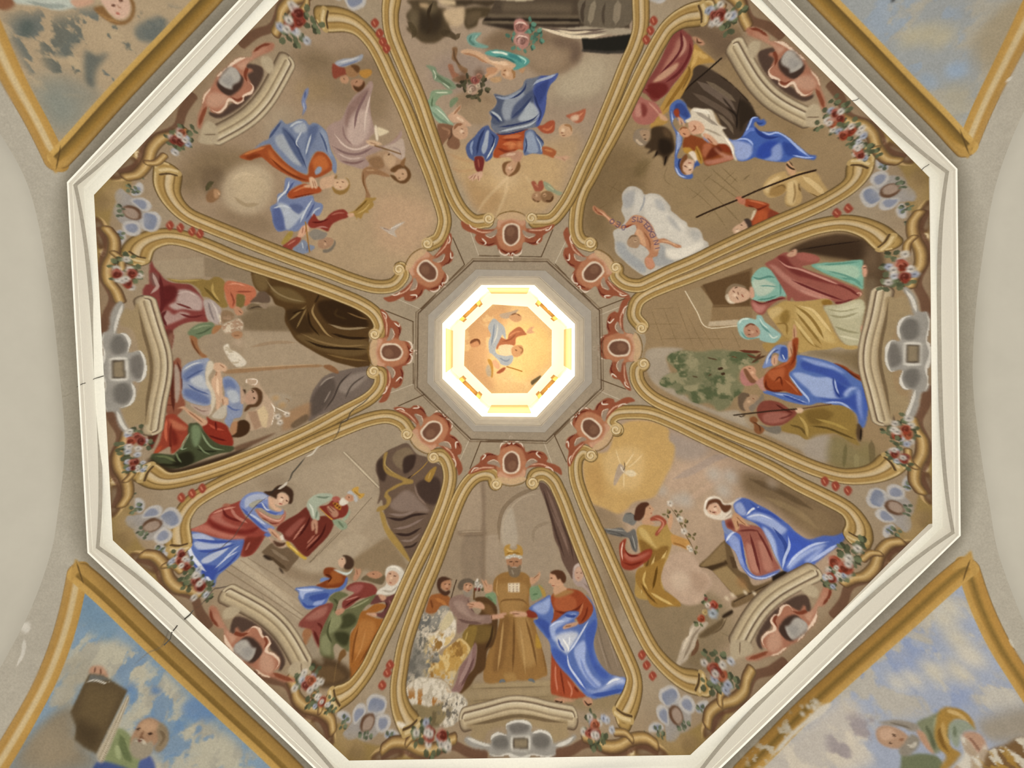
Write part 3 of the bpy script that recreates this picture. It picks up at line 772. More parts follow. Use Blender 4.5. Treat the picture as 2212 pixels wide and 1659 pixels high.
c cfc8ba 1650 370 1660 310 1710 285 1770 295 1810 340 1815 410 1790 480 1740 520 1690 540 1620 540 1570 530 1600 490 1650 460 1660 420
-.s~4*.8 a89e8e 16 1620 500 1700 510 1760 460
-.s~4*.8 e6e0d2 14 1680 300 1740 300 1790 340
o head
c c59e82 1655 390 1680 340 1730 335 1765 370 1760 420 1720 460 1680 455 1660 430
-.s 5a3828 7 1680 355 1700 360
-.s 5a3828 7 1720 375 1745 380
-.s a05c4c 7 1685 430 1705 440
-.b dcb898 18 1700 395
o hand
c c69c80 1470 700 1500 685 1560 690 1575 720 1540 730 1490 715
u
c c09478 1590 540 1640 545 1660 570 1620 590
o ochre_cloth|orange ochre cloth
c a2672f 1440 690 1490 670 1560 620 1640 620 1650 650 1570 690 1480 700 1570 740 1640 750 1660 780 1620 900 1560 1020 1500 1130 1440 1220 1350 1270 1340 1180 1340 1000 1350 880 1400 800
-.c~12*.8 b67c42 1440 760 1560 780 1540 900 1460 1020 1380 1040 1380 900
-.s~5*.8 7c4a20 20 1600 820 1520 980 1420 1140
-.s~5*.8 7c4a20 16 1420 800 1380 960 1360 1140
-.s~5*.7 c08a50 14 1480 840 1440 1000 1380 1120
O painted_ground|dark brown ground beneath the onlookers
-c~10*.9 54402a 960 1130 1100 1080 1220 1100 1340 1180 1340 1270 1250 1330 1100 1350 1000 1280 940 1200
-c~8*.8 6f573a 1050 1180 1200 1160 1300 1260 1150 1300 1060 1260
-c~6*.6 978a74 970 960 1010 900 1080 1040 1120 1130 1060 1130 1000 1040
-s~3*.5 a88a54 4 1230 1120 1200 1320
''')
ops(DOME, 'w1', '''
V 0 0 1
O painted_frame|ochre painted moulding framing the presentation scene
R frame 36 387 1182 384 1142 396 1110 425 1078 475 1048 542 1017 605 988 685 951 747 924 797 906 838 900 868 911 884 932
R frame 36 938 984 955 984 968 1003 972 1035 962 1077 943 1127 920 1177 898 1222 877 1268 850 1330 822 1387 795 1443 765 1484 740 1503 722 1510
''')
ops(DOME, 'w2', '''
V 0 0 1
O painted_field|grey-brown temple hall behind the wedding
c 9d8a72 1030 1035 1060 1040 1085 1050 1140 1050 1165 1040 1195 1055 1225 1120 1265 1220 1310 1330 1350 1410 1362 1480 1340 1540 1280 1560 1000 1560 900 1560 870 1500 870 1430 900 1340 950 1210 990 1095
V 840 1000 4
-c~20*.8 a3927c 960 500 1000 380 1080 280 1200 230 1320 240 1400 500 1440 700 1550 900 1600 1000 1200 1000 960 1000
-c~10*.8 b0a390 970 640 980 480 1050 380 1090 480 1110 700 1000 720
-s~5*.8 86735c 40 960 700 950 560 980 420 1060 320 1180 250 1310 220
-s~4*.6 b5a48c 14 990 700 985 540 1020 440 1100 340 1200 280 1320 270
-s~6*.6 8f7e68 30 1250 700 1250 600 1300 540 1400 510
-c~10*.8 86735f 800 170 830 170 835 600 830 1000 790 1000 795 600
-c~10*.6 a8957e 640 300 780 200 790 580 600 580
-c~8*.8 8a7660 600 590 830 590 820 630 640 640
-s*.7 b8a68c 8 600 600 820 590
-s*.7 6f5e4a 8 640 632 830 625
-s*.6 b0a08a 8 840 635 960 630
-c~12*.6 8c7a66 640 650 800 650 800 950 640 980
-c~10*.5 ab9a86 850 650 940 650 940 950 850 960
V 840 1244 4
-c~10*.9 8b7a66 1780 300 1880 280 1980 550 2050 800 2040 880 1900 860 1820 740 1780 560
-s~4*.5 a59686 10 1840 360 1920 600 1990 820
-s~4*.5 6f6050 10 1800 400 1860 640 1940 860
-s~4*.5 a59686 10 1800 500 1860 700 1900 830
-c~14*.95 93805f 700 930 1400 900 1420 1000 1700 1040 2040 980 2040 1100 1960 1180 1600 1150 1100 1090 680 1170 640 1000
-k~4*.8 a5916e 740 930 1400 905 1400 950 720 975
-s*.7 6c5a42 7 700 975 1400 955
-s*.6 6c5a42 6 680 1085 1000 1060 1420 1040
-c~10*.5 ab9775 700 990 1400 960 1410 1020 700 1060
O curtain|dark purple-brown hanging curtain
V 840 1000 4
c 6b5448 1295 180 1350 180 1410 260 1480 420 1560 600 1640 800 1710 980 1720 1100 1620 900 1590 1000 1560 960 1500 850 1470 740 1430 650 1400 500 1350 330
-.s~6*.8 856c5e 30 1360 220 1430 400 1500 600 1560 800
-.s~5*.8 4e3a32 22 1330 220 1390 420 1450 620 1520 820
-.s~5*.7 4e3a32 16 1480 480 1560 680 1600 860
-.s~5*.6 8c7466 12 1400 400 1470 560 1560 760
O painted_figure|bearded high priest in tan robe with crescent headdress
c 96703f 900 1100 910 1010 960 960 1030 940 1130 940 1190 960 1230 1020 1220 1100 1210 1200 1250 1350 1290 1500 1340 1660 1370 1820 1330 1850 1250 1880 1100 1880 960 1900 820 1880 850 1660 920 1500 960 1330 940 1180 920 1120
-.c~10*.8 a6814e 950 1050 1180 1050 1190 1180 1120 1300 1000 1300 950 1180
-.c~12*.7 b08c56 1100 1320 1180 1300 1240 1500 1280 1700 1180 1760 1120 1560
-.c~12*.7 7f5c34 960 1340 1040 1340 1020 1560 980 1760 900 1800 920 1600
-.s~6*.8 6f4e2a 20 1080 1340 1080 1560 1070 1800
-.s~6*.8 6f4e2a 20 1180 1340 1240 1560 1280 1760
-.s~6*.8 b8945e 20 990 1360 970 1560 940 1800
-.s~6*.8 b8945e 20 1130 1400 1160 1600 1180 1820
-.s~5*.8 7c5a32 14 960 1240 980 1190 1080 1180 1160 1190 1210 1240
-.s~6*.7 7c5a32 20 1290 1480 1340 1660 1360 1820
-.s~5*.8 c09a62 10 940 1000 930 1100 950 1160
-.s~5*.8 c09a62 12 1220 1100 1240 1180
V 840 1244 4
-.c~8*.8 aa8650 990 850 1080 840 1100 900 1020 900
-s 6a6f72 16 950 920 980 905 1010 915
-s 6a6f72 16 1200 900 1235 900 1265 920
V 840 1000 4
c b08a3a 1270 1480 1290 1500 1320 1590 1270 1590
o breastplate|pale square breastplate with twelve dark stones
k d0c0a4 1030 1038 1130 1038 1132 1116 1032 1116
B 5c2c2c 5 1044 1048 1076 1048 1108 1048 1044 1070 1076 1070 1108 1070 1044 1090 1076 1090 1108 1090 1044 1108 1076 1108 1108 1108
o sleeve|green sleeves
c 7c9570 830 1150 870 1120 920 1130 930 1200 920 1230 870 1210
-.s~3*.8 5a7552 14 850 1150 900 1190
c 7c9570 1220 1080 1280 1060 1320 1060 1330 1130 1300 1170 1240 1190 1220 1140
-.s~3*.8 5c7856 14 1240 1140 1290 1130
c b09048 1290 1050 1340 1090 1360 1160 1330 1150 1310 1100
o hand
c c09574 830 1120 820 1070 795 1000 820 1020 840 1010 860 1050 890 1050 895 1100 870 1120
-.s 8c6448 6 820 1020 850 1070
c c09574 1220 990 1260 985 1300 940 1310 960 1300 1000 1260 1040 1225 1050
-.s 8c6448 6 1250 1000 1300 960
o head|grey bearded head
c a87c5c 1015 840 1030 810 1130 810 1150 850 1140 890 1110 920 1060 920 1025 890
-.c~4 7a6a56 1030 880 1060 900 1110 900 1140 880 1135 950 1110 985 1060 985 1035 950
-.s 4f3424 8 1040 855 1070 852
-.s 4f3424 8 1090 852 1120 855
-.s~3*.8 8c6044 10 1080 850 1076 890
-.s 9c9080 9 1060 905 1085 900 1110 906
-.s~3*.8 978a76 14 1060 920 1080 970
u
o crown|golden crescent headdress with white band
c b48c46 1000 780 995 740 1015 710 1050 705 1045 735 1080 755 1110 735 1105 705 1140 720 1158 760 1150 800 1075 790 1010 805
-.s~3*.9 8a6428 12 1010 790 1060 775 1140 785
-.s~3*.9 d4b06a 14 1015 740 1040 760 1080 770
c c4c0b4 1008 815 1030 800 1080 795 1140 805 1150 825 1080 815 1020 830
daisy cfcabd 18 1085 800 1040 812 1130 815
O painted_figure|attendant in orange robe behind the groom
c 9a6034 330 1230 360 1150 420 1130 480 1130 530 1170 520 1240 450 1270 380 1300 320 1290
-.s~5*.8 b87840 24 400 1170 460 1200 500 1230
-.s~5*.8 6f3f22 18 360 1180 380 1260
o head|dark-haired bearded head
c b0805f 440 1030 480 1000 530 1010 540 1060 520 1100 480 1100 450 1070
-.c~4 54392a 415 1060 430 1000 480 982 550 1010 520 1010 460 1030 450 1080 490 1110 520 1100 530 1120 490 1150 440 1120
-.s 4a2e20 7 480 1045 500 1050
-.s 4a2e20 7 515 1050 530 1048
-.s 7c4434 7 490 1085 515 1088
-.b c8987a 20 500 1060
o staff|thin dark staff
l 4a3626 9 585 1010 560 1090 530 1200
O painted_figure|grey-bearded groom in mauve coat and brown cloak
V 840 1244 4
c 5f4429 740 200 820 180 880 210 930 270 940 370 935 480 900 600 850 650 830 800 760 860 700 950 620 1020 600 1000 660 880 740 780 760 600 700 600 690 420 800 300
-.c~8*.9 7c5c38 800 240 880 260 920 360 860 340 790 280
-.c~10*.9 7c6436 700 430 880 430 900 520 820 580 720 560
-.s~6*.8 3f2c1a 20 900 420 880 540 830 640
-.s~6*.8 9a8048 24 720 460 700 540 640 600
c 8a7038 640 500 690 440 760 440 740 560 700 640 640 560
-.s~4*.8 b49a58 14 680 480 660 560
o coat|mauve coat
c 8f7468 520 260 530 200 580 170 650 160 700 180 700 240 720 280 760 330 880 340 890 380 880 410 780 420 690 420 680 440 600 500 585 420 590 370 550 320
-.c~8*.8 a68c7e 560 220 640 220 680 290 720 350 840 360 760 380 660 340 590 290
-.s~5*.8 6a5048 20 590 370 680 400 800 410
-.s~5*.8 6c524a 14 680 200 700 260 740 320
c 8c6c66 740 580 760 620 740 780 680 860 620 1000 540 1000 580 920 620 780 700 680
-.s~6*.8 a58880 30 720 640 680 780 600 940
-.s~5*.8 6a4c48 20 740 700 690 830 620 960
o hand
c c6987a 680 240 720 225 790 225 825 260 820 290 770 280 740 275 690 280 700 262 680 258
-.s 8a5c44 6 690 240 740 250
-.s 8a5c44 6 690 265 730 265
c c4967a 885 340 940 330 1000 318 1020 330 990 345 1000 360 950 370 890 375
-.s 5a3a28 8 885 340 890 375
o head|grey-haired bearded head
c ba8c6c 640 80 670 50 715 50 725 90 715 130 680 150 645 130
-.c~4 6f6152 595 90 620 40 680 20 730 40 735 80 700 60 650 70 640 120 610 120
-.c~4 948878 640 120 680 140 720 110 715 160 690 185 650 165
-.s 4c3426 7 660 80 680 78
-.s 4c3426 7 695 82 712 82
-.s 7c4c3c 7 680 125 700 128
-.b d0a486 16 680 95
o flowering_staff|staff topped with white blossom
l 6c4f2c 16 735 200 740 110 745 100
leaf 5d5a3e 26 760 60 790 110
daisy d4ccc0 24 760 60 790 90 760 100
B 6f2c28 16 780 115 750 115
B d8d0c4 14 765 35
O painted_figure|bride in rust red gown and blue mantle
c 9c4c2c 1400 180 1450 130 1540 110 1650 130 1720 200 1770 270 1760 320 1700 400 1640 420 1620 370 1560 340 1480 400 1400 450 1400 360 1430 300 1390 230
-.c~8*.8 b4653e 1450 190 1560 170 1620 220 1600 300 1500 310 1430 260
-.s~5*.8 6f2c18 18 1430 300 1520 320 1620 290 1680 230
-.s~5*.8 c07850 20 1680 230 1650 320 1600 370
-.s~5*.8 74301c 16 1720 260 1700 340 1660 400
-.c~6*.9 a8804e 1420 150 1500 115 1600 130 1560 160 1450 190
c a34e30 1410 640 1440 700 1500 800 1580 900 1640 980 1700 1030 1680 1050 1560 1060 1440 1030 1400 1000 1400 820
-.s~5*.8 c88064 16 1440 760 1440 880 1460 1010
-.s~5*.8 75301c 16 1480 800 1500 920 1520 1040
-.s~5*.8 c88064 16 1540 900 1580 980 1570 1050
-.s~5*.8 75301c 16 1600 960 1640 1000
c 8c3c28 1185 310 1230 290 1280 310 1290 350 1240 365 1190 345
o mantle|bright blue mantle
c 4a68b8 1210 280 1260 240 1330 200 1390 165 1400 220 1420 290 1420 360 1400 410 1450 380 1510 330 1560 305 1640 310 1630 350 1600 380 1650 420 1720 380 1760 320 1760 250 1700 160 1760 230 1790 320 1800 430 1770 560 1780 650 1820 750 1900 840 1980 870 2050 890 2050 1010 1960 1020 1840 1050 1760 1060 1700 1030 1640 960 1560 870 1480 790 1410 680 1390 580 1350 520 1290 450 1250 390 1290 370 1270 320 1230 300
-.c~6*.95 8ba0d4 1240 270 1330 220 1390 190 1390 280 1350 330 1290 320
-.c~6*.95 2f4aa8 1260 380 1320 370 1400 430 1390 540 1330 470
-.c~6*.95 93a6d4 1390 430 1480 380 1580 330 1620 330 1560 390 1500 420 1440 470 1450 560 1410 540
-.c~10*.95 c4c8d2 1440 520 1560 480 1640 500 1600 580 1560 640 1530 670 1470 620
-.s~5*.95 e8e8e6 16 1500 540 1550 620 1545 660
-.s~5*.95 e0e2e6 12 1560 520 1560 600
-.s~4*.95 c2cce4 14 1730 380 1660 500 1600 600 1545 670
-.c~8*.95 95a8da 1600 640 1680 560 1700 620 1700 740 1760 860 1840 940 1780 960 1700 880 1640 780
-.c~8*.9 3352b4 1420 620 1520 680 1580 800 1680 920 1700 1000 1620 920 1500 780 1420 690
-.c~8*.9 3352b4 1700 480 1790 380 1780 520 1760 640 1800 760 1900 860 1840 880 1760 780 1720 640
-.s~4*.9 c4cee6 16 1540 670 1560 780 1640 900 1700 980
-.s~5*.9 6a84cc 20 1650 700 1700 840 1780 940 1820 960
-.c~6*.95 aab6d6 1690 980 1800 990 1900 920 1960 870 2030 890 2040 930 1960 940 1880 980 1780 1010
-.s~4*.9 e2e6ec 12 1880 940 1940 900 2000 890
-.s~4*.9 2b4aa8 20 1740 1030 1860 1020 2040 980
-.s~4*.9 24409c 20 1520 340 1580 350 1620 340
-.s~4*.9 b8c6e6 12 1390 440 1450 400 1520 390
-.s~4*.9 2f4cac 18 1460 540 1480 600 1520 650
o hand
c c49878 1500 450 1530 420 1600 400 1640 400 1620 430 1560 450 1520 460
-.s 8a5c44 6 1520 440 1580 430
c c89c7c 1040 320 1080 305 1160 310 1190 320 1190 350 1130 355 1070 350 1090 338
-.s 8a5c44 6 1060 325 1130 330
o head|brown-haired head in profile
V 840 1000 4
c c89c7c 1390 960 1420 940 1460 960 1490 1000 1510 1050 1490 1080 1430 1075 1410 1065 1400 1045 1380 1035 1390 1000
-.c~3 5d3d29 1395 945 1440 925 1500 935 1530 980 1525 1030 1500 1035 1480 1000 1460 1010 1440 970 1410 960
-.s 5a3424 7 1395 995 1415 995
-.s 9c5444 7 1408 1060 1435 1062
u
c c49a78 1430 1070 1500 1060 1540 1090 1500 1110 1440 1140 1420 1110
c b98a6c 1430 2040 1480 2025 1560 2040 1610 2045 1590 2060 1500 2070 1440 2065
-.s 3a2418 8 1430 2055 1490 2070 1500 2045
c b98a6c 1680 2035 1740 2030 1760 2060 1750 2090 1700 2095 1680 2070
-.s 3a2418 8 1685 2050 1720 2090 1755 2080
O painted_figure|veiled woman in faded pink behind the bride
c~4 a8958c 1590 920 1610 880 1660 860 1710 880 1740 960 1780 1040 1820 1160 1830 1230 1780 1240 1740 1150 1680 1080 1620 1060 1590 1010
-.s~4*.7 c0aea2 20 1600 930 1620 890 1660 875
-.s~4*.6 867268 20 1680 1040 1740 1100 1790 1200
o head
c c09c84 1605 940 1630 900 1670 905 1685 950 1670 1000 1640 1025 1610 1000
-.s 7a5444 6 1615 950 1635 948
-.s 7a5444 6 1655 952 1670 950
-.s a06454 6 1625 990 1645 994
O plaster_patch|grey and white patch of lost paint beside the left frame
V 840 1244 4
c 8e8a80 290 320 340 330 380 350 420 300 450 260 510 260 520 300 480 360 450 420 400 480 330 490 280 480 250 430
-.m 6e6d68 60 .42 .6 5 250 260 520 260 520 490 250 490
c 8a857a 240 480 300 500 380 620 420 660 460 700 420 760 350 850 330 880 260 880 180 920 150 960 170 800 200 650
-.m 6f6c64 70 .42 .6 7 150 480 460 480 460 960 150 960
c d5cbb8 270 480 330 490 400 490 450 430 500 320 540 310 560 360 580 400 575 500 540 560 500 600 440 640 420 660 400 640 380 600 330 540
-.m b8ad9a 20 .5 .6 9 270 310 580 310 580 660 270 660
-.c~4 c2b490 430 440 500 330 530 310 560 380 480 470
c b8924e 460 700 480 640 560 580 620 540 690 600 700 650 640 740 600 800 560 900 540 950 450 880 350 870 400 790
-.m cbb078 50 .45 .6 12 350 540 700 540 700 950 350 950
-.m 96703a 60 .55 .68 13 350 540 700 540 700 950 350 950
c cfc6b4 250 880 320 880 420 890 500 930 540 1000 600 1010 660 1060 680 1110 650 1180 660 1220 600 1250 540 1300 440 1310 330 1330 290 1300 300 1240 240 1230 180 1170 120 1120 90 1080 130 1040 150 960
-.m b5aa96 26 .48 .62 17 90 880 680 880 680 1330 90 1330
-.m a8743c 60 .6 .72 23 120 1000 500 1000 500 1150 120 1150
c 8a7a58 180 1130 260 1110 340 1130 420 1110 470 1100 460 1160 500 1180 480 1240 430 1290 330 1300 280 1290 250 1220
-.m 6f6246 60 .5 .65 19 180 1100 500 1100 500 1300 180 1300
-m 6b655c 14 .55 .62 21 450 1060 650 1060 640 1230 450 1230
''')
ops(DOME, 'w2', '''
V 0 0 1
O painted_frame|ochre painted moulding framing the wedding scene
R frame 36 1070 1044 1064 1028 1048 1023 1028 1029 1010 1046 993 1075 975 1120 957 1170 936 1225 912 1282 890 1342 873 1398 865 1444 860 1484 863 1519 875 1551 889 1571
R frame 36 1150 1042 1156 1027 1176 1024 1195 1038 1207 1060 1221 1093 1238 1140 1260 1197 1285 1258 1310 1322 1335 1380 1355 1425 1367 1455 1370 1480 1362 1512 1346 1545
V 840 1244 4
O plaster_patch|white chip on the frame end
c d8cebc 70 1260 130 1270 180 1310 190 1340 130 1330 80 1300
''')
